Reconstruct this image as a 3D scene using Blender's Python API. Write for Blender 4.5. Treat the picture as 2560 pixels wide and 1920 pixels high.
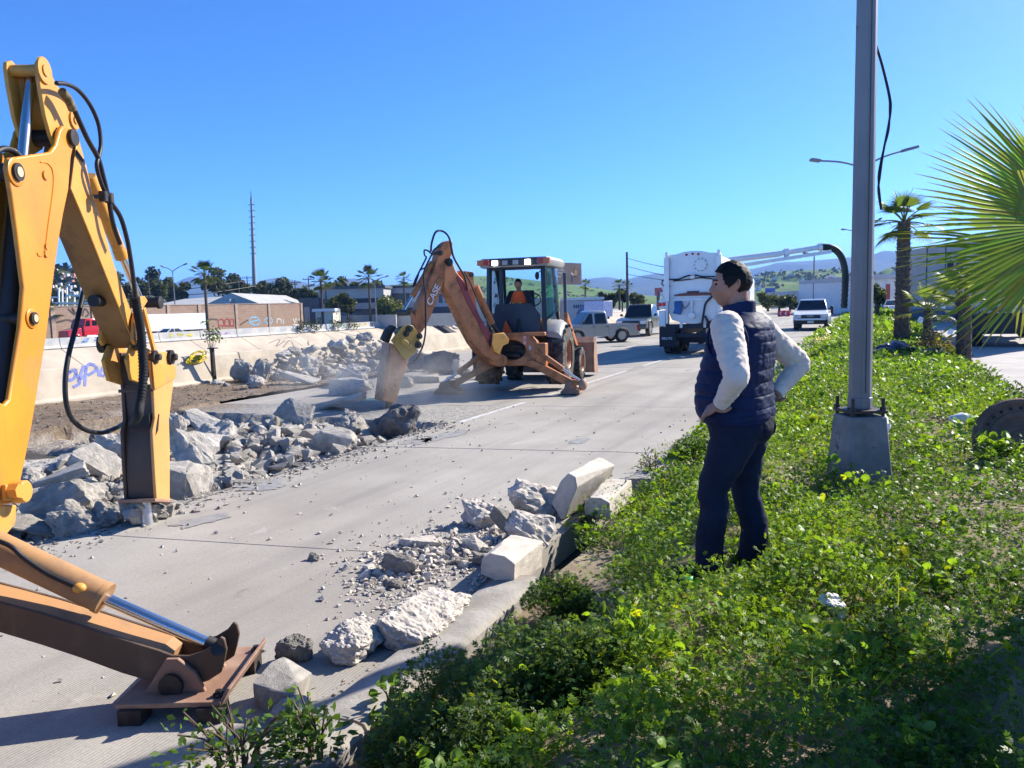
import bpy, bmesh, math, random
import numpy as np
from mathutils import Vector, Matrix, noise as mnoise
for _o in list(bpy.data.objects): bpy.data.objects.remove(_o)
S = bpy.context.scene; COL = S.collection
rad = math.radians
random.seed(7); RNG = np.random.default_rng(7)
V3 = Vector
# ---------------------------------------------------------------- camera (road runs along +Y, road surface z=0)
FPX = 1923.0; YAW = rad(25.0); PITCH = rad(5.8); ROLL = rad(-1.6); CAMH = 1.95
CM = Matrix.Rotation(YAW, 3, 'Z') @ Matrix.Rotation(math.pi/2 - PITCH, 3, 'X') @ Matrix.Rotation(ROLL, 3, 'Z')
CP = V3((0, 0, CAMH))
cam = bpy.data.cameras.new('camera'); camo = bpy.data.objects.new('camera', cam); COL.objects.link(camo)
camo.matrix_world = Matrix.Translation(CP) @ CM.to_4x4()
cam.sensor_fit = 'HORIZONTAL'; cam.sensor_width = 36; cam.lens = 36*FPX/2560; cam.clip_start = .05; cam.clip_end = 30000
S.camera = camo
# ---------------------------------------------------------------- sky and sun
SUN_AZ = rad(59); SUN_EL = rad(33)          # azimuth counted from +X towards +Y
w = bpy.data.worlds.new('World'); S.world = w; w.use_nodes = True
nt = w.node_tree; nt.nodes.clear()
sky = nt.nodes.new('ShaderNodeTexSky'); sky.sky_type = 'NISHITA'; sky.sun_disc = False
sky.sun_elevation = SUN_EL; sky.sun_rotation = math.pi/2 - SUN_AZ
sky.altitude = 100; sky.air_density = .25; sky.dust_density = 0.12; sky.ozone_density = 4.0
bg = nt.nodes.new('ShaderNodeBackground'); bg.inputs[1].default_value = .15
wo = nt.nodes.new('ShaderNodeOutputWorld')
hs_ = nt.nodes.new('ShaderNodeHueSaturation'); hs_.inputs['Saturation'].default_value = 1.2
nt.links.new(sky.outputs[0], hs_.inputs['Color']); nt.links.new(hs_.outputs[0], bg.inputs[0]); nt.links.new(bg.outputs[0], wo.inputs[0])
sl = bpy.data.lights.new('sun', 'SUN'); sl.energy = 3.0; sl.angle = rad(.55); sl.color = (1, .93, .82)
so = bpy.data.objects.new('sun', sl); COL.objects.link(so); so.location = (20, 30, 40)
SUNV = V3((math.cos(SUN_EL)*math.cos(SUN_AZ), math.cos(SUN_EL)*math.sin(SUN_AZ), math.sin(SUN_EL)))
so.rotation_euler = SUNV.to_track_quat('Z', 'Y').to_euler()
S.view_settings.view_transform = 'Standard'; S.view_settings.look = 'None'
S.view_settings.exposure = 1.8; S.view_settings.gamma = 1
S.render.engine = 'CYCLES'
S.cycles.use_denoising = True
S.cycles.max_bounces = 8; S.cycles.diffuse_bounces = 1; S.cycles.glossy_bounces = 3; S.cycles.transmission_bounces = 6
S.cycles.transparent_max_bounces = 12; S.cycles.volume_bounces = 0
S.cycles.sample_clamp_indirect = 6
# ---------------------------------------------------------------- helpers: photograph pixel (2560x1920) to the place
def ray(u, v): return CM @ V3(((u-1280)/FPX, (960-v)/FPX, -1))
def gz(u, v, z=0.0):
    d = ray(u, v); return CP + d*((z-CAMH)/d.z)
def at(u, v, depth): return CP + ray(u, v)*depth
def onx(u, v, x):
    d = ray(u, v); return CP + d*(x/d.x)
def c2w(x, y, z=0): c, s = math.cos(YAW), math.sin(YAW); return V3((x*c-y*s, x*s+y*c, z))
class Plane:
    """vertical working plane through A along direction d; off counts to its right side"""
    def __init__(s, A, d):
        s.A = V3((A[0], A[1], 0)); s.d = V3((d[0], d[1], 0)).normalized(); s.n = V3((s.d.y, -s.d.x, 0))
    def __call__(s, u, v, off=0.0):
        r = ray(u, v); t = (s.n.dot(s.A-CP)+off)/s.n.dot(r); return CP + r*t
def cat(pts, n=6):
    P = [V3(p) for p in pts]; out = []
    for i in range(len(P)-1):
        a = P[max(i-1, 0)]; b = P[i]; c = P[i+1]; d = P[min(i+2, len(P)-1)]
        for k in range(n):
            t = k/n
            out.append(.5*((2*b)+(c-a)*t+(2*a-5*b+4*c-d)*t*t+(3*b-3*c+d-a)*t**3))
    out.append(P[-1]); return out
ORG = {}
def root_of(o):
    while o.parent: o = o.parent
    return o
class MB:
    def __init__(s, M=None): s.v = []; s.f = []; s.fm = []; s.M = M; s.k = 0
    def add(s, vs, fs):
        b = len(s.v)
        s.v += [(s.M @ V3(p)) if s.M else V3(p) for p in vs]
        s.f += [tuple(i+b for i in f) for f in fs]; s.fm += [s.k]*len(fs); return s
    def box(s, x0, x1, y0, y1, z0, z1):
        return s.add([(x0,y0,z0),(x1,y0,z0),(x1,y1,z0),(x0,y1,z0),(x0,y0,z1),(x1,y0,z1),(x1,y1,z1),(x0,y1,z1)],
            [(3,2,1,0),(4,5,6,7),(0,1,5,4),(1,2,6,5),(2,3,7,6),(3,0,4,7)])
    def cbox(s, c, sz, R=None):
        h = [q/2 for q in sz]; pts = []
        for z in (-1,1):
            for x,y in ((-1,-1),(1,-1),(1,1),(-1,1)):
                p = V3((x*h[0],y*h[1],z*h[2])); pts.append(V3(c)+(R@p if R else p))
        return s.add(pts, [(3,2,1,0),(4,5,6,7),(0,1,5,4),(1,2,6,5),(2,3,7,6),(3,0,4,7)])
    def prism(s, A, B):
        n = len(A)
        return s.add(list(A)+list(B), [tuple(range(n-1,-1,-1)), tuple(range(n,2*n))]+[(i,(i+1)%n,n+(i+1)%n,n+i) for i in range(n)])
    def bar(s, p0, p1, wa, wb, up=(0,0,1)):
        p0 = V3(p0); p1 = V3(p1); d = (p1-p0).normalized(); u = V3(up)
        a = d.cross(u)
        if a.length < 1e-4: a = d.cross(V3((1,0,0)))
        a.normalize(); b = a.cross(d); a = a*wa/2; b = b*wb/2
        return s.prism([p0-a-b,p0+a-b,p0+a+b,p0-a+b],[p1-a-b,p1+a-b,p1+a+b,p1-a+b])
    def cyl(s, p0, p1, r0, r1=None, n=14):
        r1 = r0 if r1 is None else r1
        p0 = V3(p0); p1 = V3(p1); d = (p1-p0).normalized(); a = d.orthogonal().normalized(); b = d.cross(a)
        cs = [(math.cos(2*math.pi*i/n), math.sin(2*math.pi*i/n)) for i in range(n)]
        return s.prism([p0+a*(c*r0)+b*(q*r0) for c,q in cs],[p1+a*(c*r1)+b*(q*r1) for c,q in cs])
    def tube(s, pts, r, n=8):
        P = [V3(p) for p in pts]; m = len(P); rr = r if hasattr(r,'__len__') else [r]*m
        T = [(P[min(i+1,m-1)]-P[max(i-1,0)]).normalized() for i in range(m)]
        a = T[0].orthogonal().normalized(); vs = []; fs = []
        for i in range(m):
            a = (a-T[i]*a.dot(T[i])); a = a.normalized() if a.length > 1e-6 else T[i].orthogonal().normalized()
            b = T[i].cross(a)
            for k in range(n):
                t = 2*math.pi*k/n; vs.append(P[i]+a*(math.cos(t)*rr[i])+b*(math.sin(t)*rr[i]))
        for i in range(m-1):
            for k in range(n): k2 = (k+1)%n; fs.append((i*n+k,i*n+k2,(i+1)*n+k2,(i+1)*n+k))
        fs.append(tuple(range(n-1,-1,-1))); fs.append(tuple(range((m-1)*n,m*n)))
        return s.add(vs, fs)
    def loft(s, rings, caps=True):
        n = len(rings[0]); vs = [p for r in rings for p in r]; fs = []
        for i in range(len(rings)-1):
            for k in range(n): k2 = (k+1)%n; fs.append((i*n+k,i*n+k2,(i+1)*n+k2,(i+1)*n+k))
        if caps: fs += [tuple(range(n-1,-1,-1)), tuple(range((len(rings)-1)*n,len(rings)*n))]
        return s.add(vs, fs)
    def ell(s, c, r, R=None, nu=16, nv=10):
        rings = []; c = V3(c); r = (r,r,r) if not hasattr(r,'__len__') else r
        for j in range(1, nv):
            ph = -math.pi/2+math.pi*j/nv; ring = []
            for i in range(nu):
                th = 2*math.pi*i/nu
                p = V3((r[0]*math.cos(ph)*math.cos(th), r[1]*math.cos(ph)*math.sin(th), r[2]*math.sin(ph)))
                ring.append(c+(R@p if R else p))
            rings.append(ring)
        n = nu; vs = [p for q in rings for p in q]; fs = []
        b = V3((0,0,-r[2])); t = V3((0,0,r[2])); vs += [c+(R@b if R else b), c+(R@t if R else t)]; nb = len(vs)-2
        for i in range(nv-2):
            for k in range(n): k2 = (k+1)%n; fs.append((i*n+k,i*n+k2,(i+1)*n+k2,(i+1)*n+k))
        for k in range(n):
            k2 = (k+1)%n; fs.append((nb,k2,k)); fs.append((nb+1,(nv-2)*n+k,(nv-2)*n+k2))
        return s.add(vs, fs)
    def lathe(s, c, axis, prof, n=24, caps=True):
        c = V3(c); d = V3(axis).normalized(); a = d.orthogonal().normalized(); b = d.cross(a); rings = []
        for t, r in prof:
            rings.append([c+d*t+a*(math.cos(2*math.pi*i/n)*r)+b*(math.sin(2*math.pi*i/n)*r) for i in range(n)])
        return s.loft(rings, caps)
    def build(s, name, mat, parent=None, smooth=None, bevel=0, org=None, seg=2):
        o0 = V3(org) if org is not None else (ORG.get(root_of(parent), V3()) if parent else V3())
        me = bpy.data.meshes.new(name); me.from_pydata([p-o0 for p in s.v], [], s.f)
        mats = mat if isinstance(mat, (list,tuple)) else [mat]
        for m in mats: me.materials.append(m)
        if len(mats) > 1:
            for p, k in zip(me.polygons, s.fm): p.material_index = k
        bm = bmesh.new(); bm.from_mesh(me); bmesh.ops.recalc_face_normals(bm, faces=bm.faces); bm.to_mesh(me); bm.free()
        if smooth is not None:
            me.polygons.foreach_set('use_smooth', [True]*len(me.polygons))
            if smooth < 170: me.set_sharp_from_angle(angle=rad(smooth))
        o = bpy.data.objects.new(name, me); COL.objects.link(o)
        if parent: o.parent = parent
        elif org is not None: o.location = o0; ORG[o] = o0
        if bevel:
            b = o.modifiers.new('b','BEVEL'); b.width = bevel; b.segments = seg; b.limit_method = 'ANGLE'; b.angle_limit = rad(40); b.harden_normals = False
            if smooth is None:
                me.polygons.foreach_set('use_smooth', [True]*len(me.polygons)); me.set_sharp_from_angle(angle=rad(35))
        return o
def tag(o, label=None, cat_=None, group=None, kind=None):
    if label: o['label'] = label
    if cat_: o['category'] = cat_
    if group: o['group'] = group
    if kind: o['kind'] = kind
    return o
def thing(name, label, cat_, loc=(0,0,0), group=None, kind=None):
    o = bpy.data.objects.new(name, None); COL.objects.link(o); o.location = loc; ORG[o] = V3(loc)
    o.empty_display_size = .1
    return tag(o, label, cat_, group, kind)
def dup(r, loc, rz=0, label=None, group=None, sc=None):
    def cp(o, par):
        c = o.copy(); COL.objects.link(c); c.parent = par
        for ch in list(KIDS.get(o, ())): cp(ch, c)
        return c
    KIDS = {}
    for o in COL.objects:
        if o.parent: KIDS.setdefault(o.parent, []).append(o)
    c = cp(r, None); c.location = loc; c.rotation_euler = (0,0,rz)
    if sc: c.scale = (sc,sc,sc) if not hasattr(sc,'__len__') else sc
    if label: c['label'] = label
    if group: c['group'] = group
    return c
# ---------------------------------------------------------------- materials
MATS = {}
def lin(h):
    c = [int(h[i:i+2],16)/255 for i in (0,2,4)]
    return tuple(x/12.92 if x <= .04045 else ((x+.055)/1.055)**2.4 for x in c)
class NG:
    def __init__(s, name):
        s.m = bpy.data.materials.new(name); s.m.use_nodes = True; s.t = s.m.node_tree; s.t.nodes.clear()
        s.out = s.n('ShaderNodeOutputMaterial'); s.p = s.n('ShaderNodeBsdfPrincipled'); s.l(s.p.outputs[0], s.out.inputs[0])
        s.tc = s.n('ShaderNodeTexCoord').outputs['Object']
    def n(s, t, **k):
        x = s.t.nodes.new(t)
        for a, b in k.items(): setattr(x, a, b)
        return x
    def l(s, a, b): s.t.links.new(a, b)
    def setv(s, i, v):
        if hasattr(v, 'links') or hasattr(v, 'is_linked'): s.l(v, i)
        else: i.default_value = (*v, 1) if (hasattr(v,'__len__') and len(v) == 3 and i.type == 'RGBA') else v
    def noise(s, sc, det=4, rough=.55, vec=None, dist=0):
        x = s.n('ShaderNodeTexNoise'); x.inputs['Scale'].default_value = sc; x.inputs['Detail'].default_value = det
        x.inputs['Roughness'].default_value = rough; x.inputs['Distortion'].default_value = dist
        s.l(vec if vec is not None else s.tc, x.inputs['Vector']); return x.outputs['Fac']
    def ramp(s, fac, a, b, lo=0., hi=1.):
        x = s.n('ShaderNodeMapRange'); x.interpolation_type = 'SMOOTHSTEP'; s.l(fac, x.inputs[0])
        x.inputs[1].default_value = a; x.inputs[2].default_value = b; x.inputs[3].default_value = lo; x.inputs[4].default_value = hi
        return x.outputs[0]
    def mix(s, f, a, b, mode='MIX'):
        x = s.n('ShaderNodeMix'); x.data_type = 'RGBA'; x.blend_type = mode
        s.setv(x.inputs[0], f); s.setv(x.inputs[6], a); s.setv(x.inputs[7], b); return x.outputs[2]
    def math(s, op, a, b=0.):
        x = s.n('ShaderNodeMath'); x.operation = op; s.setv(x.inputs[0], a); s.setv(x.inputs[1], b); return x.outputs[0]
    def bump(s, h, st=.3, dist=.02, nrm=None):
        x = s.n('ShaderNodeBump'); x.inputs['Strength'].default_value = st; x.inputs['Distance'].default_value = dist
        s.l(h, x.inputs['Height'])
        if nrm is not None: s.l(nrm, x.inputs['Normal'])
        return x.outputs[0]
    def map(s, sc=(1,1,1), vec=None):
        x = s.n('ShaderNodeMapping'); x.inputs['Scale'].default_value = sc; s.l(vec if vec is not None else s.tc, x.inputs[0]); return x.outputs[0]
    def sep(s, vec=None):
        x = s.n('ShaderNodeSeparateXYZ'); s.l(vec if vec is not None else s.tc, x.inputs[0]); return x.outputs
    def set(s, col=None, rough=None, metal=None, nrm=None, spec=None):
        P = s.p.inputs
        for k, v in (('Base Color',col),('Roughness',rough),('Metallic',metal),('Specular IOR Level',spec)):
            if v is not None: s.setv(P[k], v)
        if nrm is not None: s.l(nrm, P['Normal'])
        return s.m
def mat(name, col, rough=.6, metal=0., var=.15, vs=2.5, bump=0., bs=60, dirt=None, da=.55, db=.7, ds=4, spec=.4, bd=.01, world=False):
    if name in MATS: return MATS[name]
    if isinstance(col, str): col = lin(col)
    if isinstance(dirt, str): dirt = lin(dirt)
    g = NG(name)
    if world: g.tc = g.n('ShaderNodeNewGeometry').outputs['Position']
    n1 = g.noise(vs, 5)
    c = g.mix(g.ramp(n1,.3,.7), tuple(x*(1-var) for x in col), tuple(min(1,x*(1+var)) for x in col))
    r = rough
    if dirt:
        f = g.ramp(g.noise(ds, 7, .65), da, db); c = g.mix(f, c, dirt)
        if rough < .7: r = g.ramp(g.noise(ds, 7, .65), da, db, rough, .85)
    nrm = g.bump(g.noise(bs, 5, .6), bump, bd) if bump else None
    MATS[name] = g.set(c, r, metal, nrm, spec); return MATS[name]
def glass(name, tint=(.02,.03,.035), rough=.04, alpha=None):
    if name in MATS: return MATS[name]
    g = NG(name)
    if alpha is None: MATS[name] = g.set(tint, rough, 0., None, .6)
    else:
        t = g.n('ShaderNodeBsdfTransparent'); t.inputs[0].default_value = (*tint,1)
        gl = g.n('ShaderNodeBsdfGlossy'); gl.inputs['Roughness'].default_value = .03
        mx = g.n('ShaderNodeMixShader'); fr = g.n('ShaderNodeFresnel'); fr.inputs[0].default_value = 1.3
        g.l(fr.outputs[0], mx.inputs[0]); g.l(t.outputs[0], mx.inputs[1]); g.l(gl.outputs[0], mx.inputs[2]); g.l(mx.outputs[0], g.out.inputs[0])
        MATS[name] = g.m
    return MATS[name]
def leafmat(name, transl=.45, rough=.45, attr='col'):
    g = NG(name); a = g.n('ShaderNodeAttribute'); a.attribute_name = attr
    d = g.p; g.l(a.outputs['Color'], d.inputs['Base Color']); d.inputs['Roughness'].default_value = rough; d.inputs['Specular IOR Level'].default_value = .25
    tr = g.n('ShaderNodeBsdfTranslucent')
    hs = g.n('ShaderNodeMix'); hs.data_type = 'RGBA'; hs.blend_type = 'MULTIPLY'; hs.inputs[0].default_value = 1
    g.l(a.outputs['Color'], hs.inputs[6]); hs.inputs[7].default_value = (1.9,1.75,.55,1)
    g.l(hs.outputs[2], tr.inputs[0])
    mx = g.n('ShaderNodeMixShader'); mx.inputs[0].default_value = transl
    g.l(d.outputs[0], mx.inputs[1]); g.l(tr.outputs[0], mx.inputs[2]); g.l(mx.outputs[0], g.out.inputs[0]); return g.m
BLACK = mat('black rubber', (.012,.012,.013), .55, var=.3, vs=8)
STEEL = mat('dark steel', (.05,.045,.042), .55, .6, var=.3, vs=9, bump=.15, dirt=(.14,.1,.07))
CHROME = mat('chrome rod', (.66,.64,.62), .24, 1., var=.05)
WHITEP = mat('white paint', (.78,.78,.77), .4, var=.05, dirt=(.42,.38,.32), da=.6, db=.85)
TYRE = mat('dusty tyre rubber', (.03,.029,.028), .85, var=.3, vs=6, bump=.2, dirt=(.22,.19,.15), da=.45, db=.75, ds=3)
# ================================================================ SETTING
def ss(a, b, x):
    t = np.clip((x-a)/(b-a), 0, 1); return t*t*(3-2*t)
def vnoise(x, y, z=0.0): return mnoise.noise(V3((x, y, z)))
def fbm(x, y, z=0, o=4): return mnoise.fractal(V3((x, y, z)), 1.0, 2.0, o)
def soil_z(x, y):
    """height of the planted median"""
    z = .41*float(ss(-1.75,-.75,x)) + .03*vnoise(x*1.3,y*1.3) + .02*vnoise(x*4,y*4,3)
    z = z*(1-float(ss(1.2,2.3,x))) + .12*float(ss(1.2,2.3,x))
    return z - .03*(1-float(ss(-2.0,-1.6,x)))
def gridmesh(name, xs, ys, zf, mt, cf=None, parent=None, skew=None):
    nx, ny = len(xs), len(ys); vs = []; cs = []
    for j, y in enumerate(ys):
        for x in xs:
            yy = skew(x, y) if skew else y
            vs.append((x, yy, zf(x, yy)))
            if cf: cs.append(cf(x, yy, vs[-1][2]))
    fs = [(j*nx+i, j*nx+i+1, (j+1)*nx+i+1, (j+1)*nx+i) for j in range(ny-1) for i in range(nx-1)]
    me = bpy.data.meshes.new(name); me.from_pydata(vs, [], fs); me.materials.append(mt)
    me.polygons.foreach_set('use_smooth', [True]*len(fs))
    if cf:
        a = me.color_attributes.new('col','FLOAT_COLOR','POINT'); a.data.foreach_set('color', np.array([(*c,1) for c in cs],'f').ravel())
    o = bpy.data.objects.new(name, me); COL.objects.link(o)
    if parent: o.parent = parent
    return o
def attrmat(name, rough=.9, bump=.5, bs=25, bd=.03, mott=.25, ms=6):
    g = NG(name); a = g.n('ShaderNodeAttribute'); a.attribute_name = 'col'
    f = g.ramp(g.noise(ms,8,.7),.25,.75,1-mott,1+mott); c = g.mix(1., a.outputs['Color'], f, 'MULTIPLY')
    return g.set(c, rough, 0., g.bump(g.noise(bs,8,.7),bump,bd), .2)
# ground sheet with the canal cut into it
g = NG('urban ground'); n = g.noise(.02,8,.65)
GROUND = g.set(g.mix(g.ramp(n,.4,.62),(.16,.14,.105),(.075,.09,.04)), .95, 0., None, .1)
prof = [(-9000,-1.2),(-74,-1.2),(-72.3,-1.35),(-58,-8.6),(-27,-8.6),(-17.6,-.6),(-17.2,-.45),(2.3,-.45),(2.5,-.02),(9000,-.02)]
mb = MB(); ysg = [-80, 0, 60, 200, 600, 2000, 12000]
for a in range(len(ysg)-1):
    for (x0,z0),(x1,z1) in zip(prof, prof[1:]): mb.add([(x0,ysg[a],z0),(x1,ysg[a],z1),(x1,ysg[a+1],z1),(x0,ysg[a+1],z0)],[(0,1,2,3)])
tag(mb.build('ground', GROUND), kind='structure')
# --- road: concrete slabs
g = NG('road concrete')
big = g.noise(.35,6,.6); strk = g.noise(1.0,6,.6,g.map((2.2,.12,1))); fine = g.noise(45,6,.7); sp = g.noise(9,5,.7)
c = g.mix(g.ramp(big,.3,.7),(.33,.300,.255),(.46,.425,.365))
c = g.mix(g.ramp(strk,.42,.75,0,.42), c, (.17,.16,.15))
c = g.mix(g.ramp(g.noise(1.3,7,.7,None,.6),.60,.70,0,.45), c, (.58,.54,.475))
c = g.mix(g.ramp(fine,.35,.75,.0,.35), c, (.16,.155,.15))
c = g.mix(g.ramp(g.noise(.9,4,.5,g.map((3,1,1))),.70,.76,0,.8), c, (.07,.066,.062))
wv = g.n('ShaderNodeTexWave'); wv.wave_type = 'BANDS'; wv.bands_direction = 'X'; wv.inputs['Scale'].default_value = 15; wv.inputs['Distortion'].default_value = .8
wv.inputs['Detail'].default_value = 3; wv.inputs['Detail Scale'].default_value = .6; g.l(g.tc, wv.inputs['Vector'])
msk = g.ramp(g.noise(.6,4),.40,.62,.25,1)
h = g.math('ADD', g.math('MULTIPLY', wv.outputs['Fac'], msk), g.math('MULTIPLY', fine, .9))
c = g.mix(g.math('MULTIPLY', g.ramp(wv.outputs['Fac'],.55,.0,0,.24), msk), c, (.14,.135,.13))
ROADM = g.set(c, .85, 0., g.bump(h,.35,.006), .3)
road = thing('road', None, None, kind='structure')
LX = [-2.35,-6.45,-9.7,-12.85,-16.6]
def jy(x, k): return 4.98+.17*(x+3.77)+4.5*k
gp = .007
for li in range(4):
    xa, xb = LX[li+1]+gp, LX[li]-gp
    for k in range(-3, 15):
        if li in (1,2) and k < 2: continue
        if li == 3 and k < 4: continue
        mb = MB(); q = [(xa,jy(xa,k)+gp),(xb,jy(xb,k)+gp),(xb,jy(xb,k+1)-gp),(xa,jy(xa,k+1)-gp)]
        dz = random.uniform(-.002,.002)
        mb.prism([(x,y,-.25) for x,y in q],[(x,y,dz) for x,y in q]); mb.build('slab', ROADM, road, bevel=.006)
mb = MB(); ys = [jy(-2.35,15), jy(-16.6,15)]
mb.add([(-16.6,ys[1]+gp,0),(-2.35,ys[0]+gp,0),(-2.35,500,0),(-16.6,500,0)],[(0,1,2,3)]); mb.build('pavement', ROADM, road)
mb = MB(); mb.add([(-17.2,-12,-.26),(-2.0,-12,-.26),(-2.0,120,-.26),(-17.2,120,-.26)],[(0,1,2,3)])
mb.build('subgrade', mat('dark subgrade',(.05,.045,.04),.95), road)
# lane paint (worn) as thin sheets
g = NG('worn lane paint'); f = g.ramp(g.noise(7,7,.75),.40,.62)
PAINT = g.set(g.mix(f,(.62,.61,.58),(.36,.35,.33)), .8)
mb = MB()
for y0 in np.arange(11.4,120,.9):
    if random.random() < .75: mb.add([(-6.36,y0,.004),(-6.24,y0,.004),(-6.24,y0+.9,.004),(-6.36,y0+.9,.004)],[(0,1,2,3)])
for y0 in np.arange(26,160,6.):
    for x in (-9.7,-12.85): mb.add([(x-.06,y0,.004),(x+.06,y0,.004),(x+.06,y0+2.4,.004),(x-.06,y0+2.4,.004)],[(0,1,2,3)])
mb.build('lane_marking', PAINT, road)
# --- broken lanes: pit with cracked slab fragments, and the dirt strip beside it
def cellh(x, y):
    d, p = mnoise.voronoi(V3((x*1.25, y*1.25, 0))); a = p[0]
    r1 = mnoise.cell(a*7.3); r2 = mnoise.cell(a*3.1+V3((9,2,1))); r3 = mnoise.cell(a*5.7+V3((1,7,3)))
    return -.15+.11*r1 + (x*1.25-a.x)*.10*r2 + (y*1.25-a.y)*.10*r3 - (.07 if d[1]-d[0] < .07 else 0)
def pitmask(x, y):
    e1 = -6.55+.16*vnoise(0,y*1.1)+.06*vnoise(3,y*5)-.22*float(ss(4.0,2.4,y)); e0 = -12.85+.05*vnoise(5,y*1.2)
    y1 = 11.2+.35*vnoise(x*1.3,8)+.1*vnoise(x*5,1)
    return x < e1 and x > e0 and y < y1
def pz(x, y):
    if pitmask(x, y): return min(.0, cellh(x, y)) + .02*vnoise(x*6,y*6) - .12*float(ss(-11.2,-12.2,x))
    if x < -12.85: return .05+.05*vnoise(x*.9,y*.6)+.03*vnoise(x*3,y*3)+.012*vnoise(x*9,y*9)
    return 0.004*vnoise(x*3,y*3)
def pcol(x, y, z):
    m = .5+.5*vnoise(x*.8,y*.8,4)
    con = np.array((.33,.31,.275)); dust = np.array((.50,.47,.415)); brn = np.array((.20,.15,.105))
    if x < -12.85: c = brn*(.8+.5*m); k = float(ss(.55,.8,m))*.5; return tuple(c*(1-k)+np.array((.38,.33,.27))*k)
    if pitmask(x, y):
        b = float(ss(-.24,-.34,z))*.5 + float(ss(-10.6,-12.2,x))*.5; c = con*.45+dust*.55
        c = c*(.85+.3*m); return tuple(c*(1-b)+brn*b)
    b = float(ss(-11.3,-12.6,x))*.8; c = con*.75+dust*.25
    return tuple(c*(1-b)+brn*1.2*b)
PITM = attrmat('broken concrete and dirt', .92, .9, 16, .05, .42, 9)
xs = np.concatenate([np.linspace(-16.6,-12.86,40), np.linspace(-12.84,-6.45,92)])
pit = gridmesh('dirt', list(xs), list(np.linspace(0,1,190)), pz, PITM, pcol, skew=lambda x,t: -2.+(jy(x,2)-gp+2.)*t)
tag(pit, kind='structure')
xs = np.linspace(-16.6,-12.86,36)
o = gridmesh('dirt', list(xs), list(np.linspace(0,1,90)), pz, PITM, pcol, skew=lambda x,t: jy(x,2)-gp+9.0*t); tag(o, kind='structure')
# --- kerb pieces along the median
KERBM = mat('kerb concrete',(.34,.315,.275),.9,var=.2,vs=5,bump=.5,bs=35,bd=.01,dirt=(.27,.23,.18),da=.5,db=.75,ds=3)
kerb = thing('kerb', None, None, kind='structure')
kp = [(-2.40,-.12),(-2.40,.01),(-2.36,.05),(-2.30,.066),(-2.10,.08),(-2.06,.07),(-2.04,.04),(-2.04,-.2)]
for y0, y1 in [(-2,.6),(.62,2.7),(2.72,4.75)]+[(7.9+2.5*i,7.88+2.5*(i+1)) for i in range(28)]:
    mb = MB(); mb.prism([(x,y0,z) for x,z in kp],[(x,y1,z) for x,z in kp]); mb.build('kerb_stone', KERBM, kerb, smooth=30)
# --- median soil
g = NG('sandy soil'); n = g.noise(2.2,8,.7)
SOIL = g.set(g.mix(g.ramp(n,.35,.65),(.20,.155,.10),(.36,.30,.21)), .95, 0., g.bump(g.noise(40,8,.7),.7,.02), .1)
def soilz2(x, y): return soil_z(x, y)
xs = list(np.linspace(-2.06,2.3,60)); ys = list(np.concatenate([np.linspace(-2,14,130), np.linspace(14.3,130,160)]))
tag(gridmesh('median_soil', xs, ys, soilz2, SOIL), kind='structure')
# --- service road on the right
g = NG('service road concrete'); n = g.noise(.5,7,.65)
SVC = g.set(g.mix(g.ramp(n,.35,.65),(.36,.335,.31),(.47,.44,.41)), .85, 0., g.bump(g.noise(30,6),.3,.01), .3)
mb = MB(); mb.add([(2.3,-20,.09),(30,-20,.09),(30,400,.09),(2.3,400,.09)],[(0,1,2,3)]); tag(mb.build('service_road', SVC), kind='structure')
# --- parapet wall between road and canal
PARM = mat('parapet concrete',(.50,.43,.33),.9,var=.13,vs=1.6,bump=.25,bs=30,dirt=(.34,.28,.21),da=.52,db=.8,ds=1.3,world=True)
par = thing('parapet_wall','long tan concrete parapet with blue graffiti along the left road edge','wall',(-16.9,11,0))
pp = [(-16.6,-.3),(-16.6,.10),(-16.68,.16),(-16.83,.80),(-16.86,.82),(-17.04,.82),(-17.06,.80),(-17.12,-.6)]
for y0, y1 in [(-9,-.02),(0,8.98),(9,17.1),(17.14,25.98),(26,34.98),(35,43.98),(44,60),(60.02,80),(80.02,110),(110.02,150)]:
    mb = MB(); mb.prism([(x,y0,z) for x,z in pp],[(x,y1,z) for x,z in pp]); mb.build('panel', PARM, par, bevel=.012)
# graffiti: a looping blue tag sprayed on the parapet face
def ribbon(mb, pts, wd, nrm):
    P = cat(pts, 5); n = V3(nrm); L = []; Rr = []
    for i, p in enumerate(P):
        t = (P[min(i+1,len(P)-1)]-P[max(i-1,0)]); s = t.cross(n)
        s = s.normalized()*wd/2 if s.length > 1e-6 else V3((0,0,wd/2)); L.append(p-s); Rr.append(p+s)
    m = len(P); mb.add(L+Rr, [(i,i+1,m+i+1,m+i) for i in range(m-1)])
def onpar(u, v, e=.006):
    a = V3((-16.68,0,.16)); b = V3((-16.83,0,.80)); nn = V3(((b.z-a.z),0,-(b.x-a.x))).normalized()
    r = ray(u, v); t = (a+nn*e-CP).dot(nn)/r.dot(nn); return CP+r*t, nn
def sprayed(strokes, wd, col, name, fn=onpar):
    mb = MB()
    for st in strokes:
        pts = [fn(u,v) for u,v in st]; ribbon(mb, [p for p,_ in pts], wd, pts[0][1])
    return mb, mat('spray paint '+name, col, .8, var=.25, vs=4)
blue = [[(172,930),(190,925),(186,945),(172,950),(168,938),(178,928)],[(186,925),(200,955),(183,968)],[(196,955),(210,915),(214,935),(199,950)],
        [(212,965),(218,915),(235,912),(240,925),(220,938)],[(240,915),(250,935),(262,940)],[(262,912),(246,940)],[(272,912),(262,925),(268,938),(280,928),(276,914)],
        [(282,938),(292,925),(286,915),(278,925)]]
mb, m = sprayed(blue, .07, (.17,.20,.45), 'blue'); mb.build('graffiti', m, par)
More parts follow.
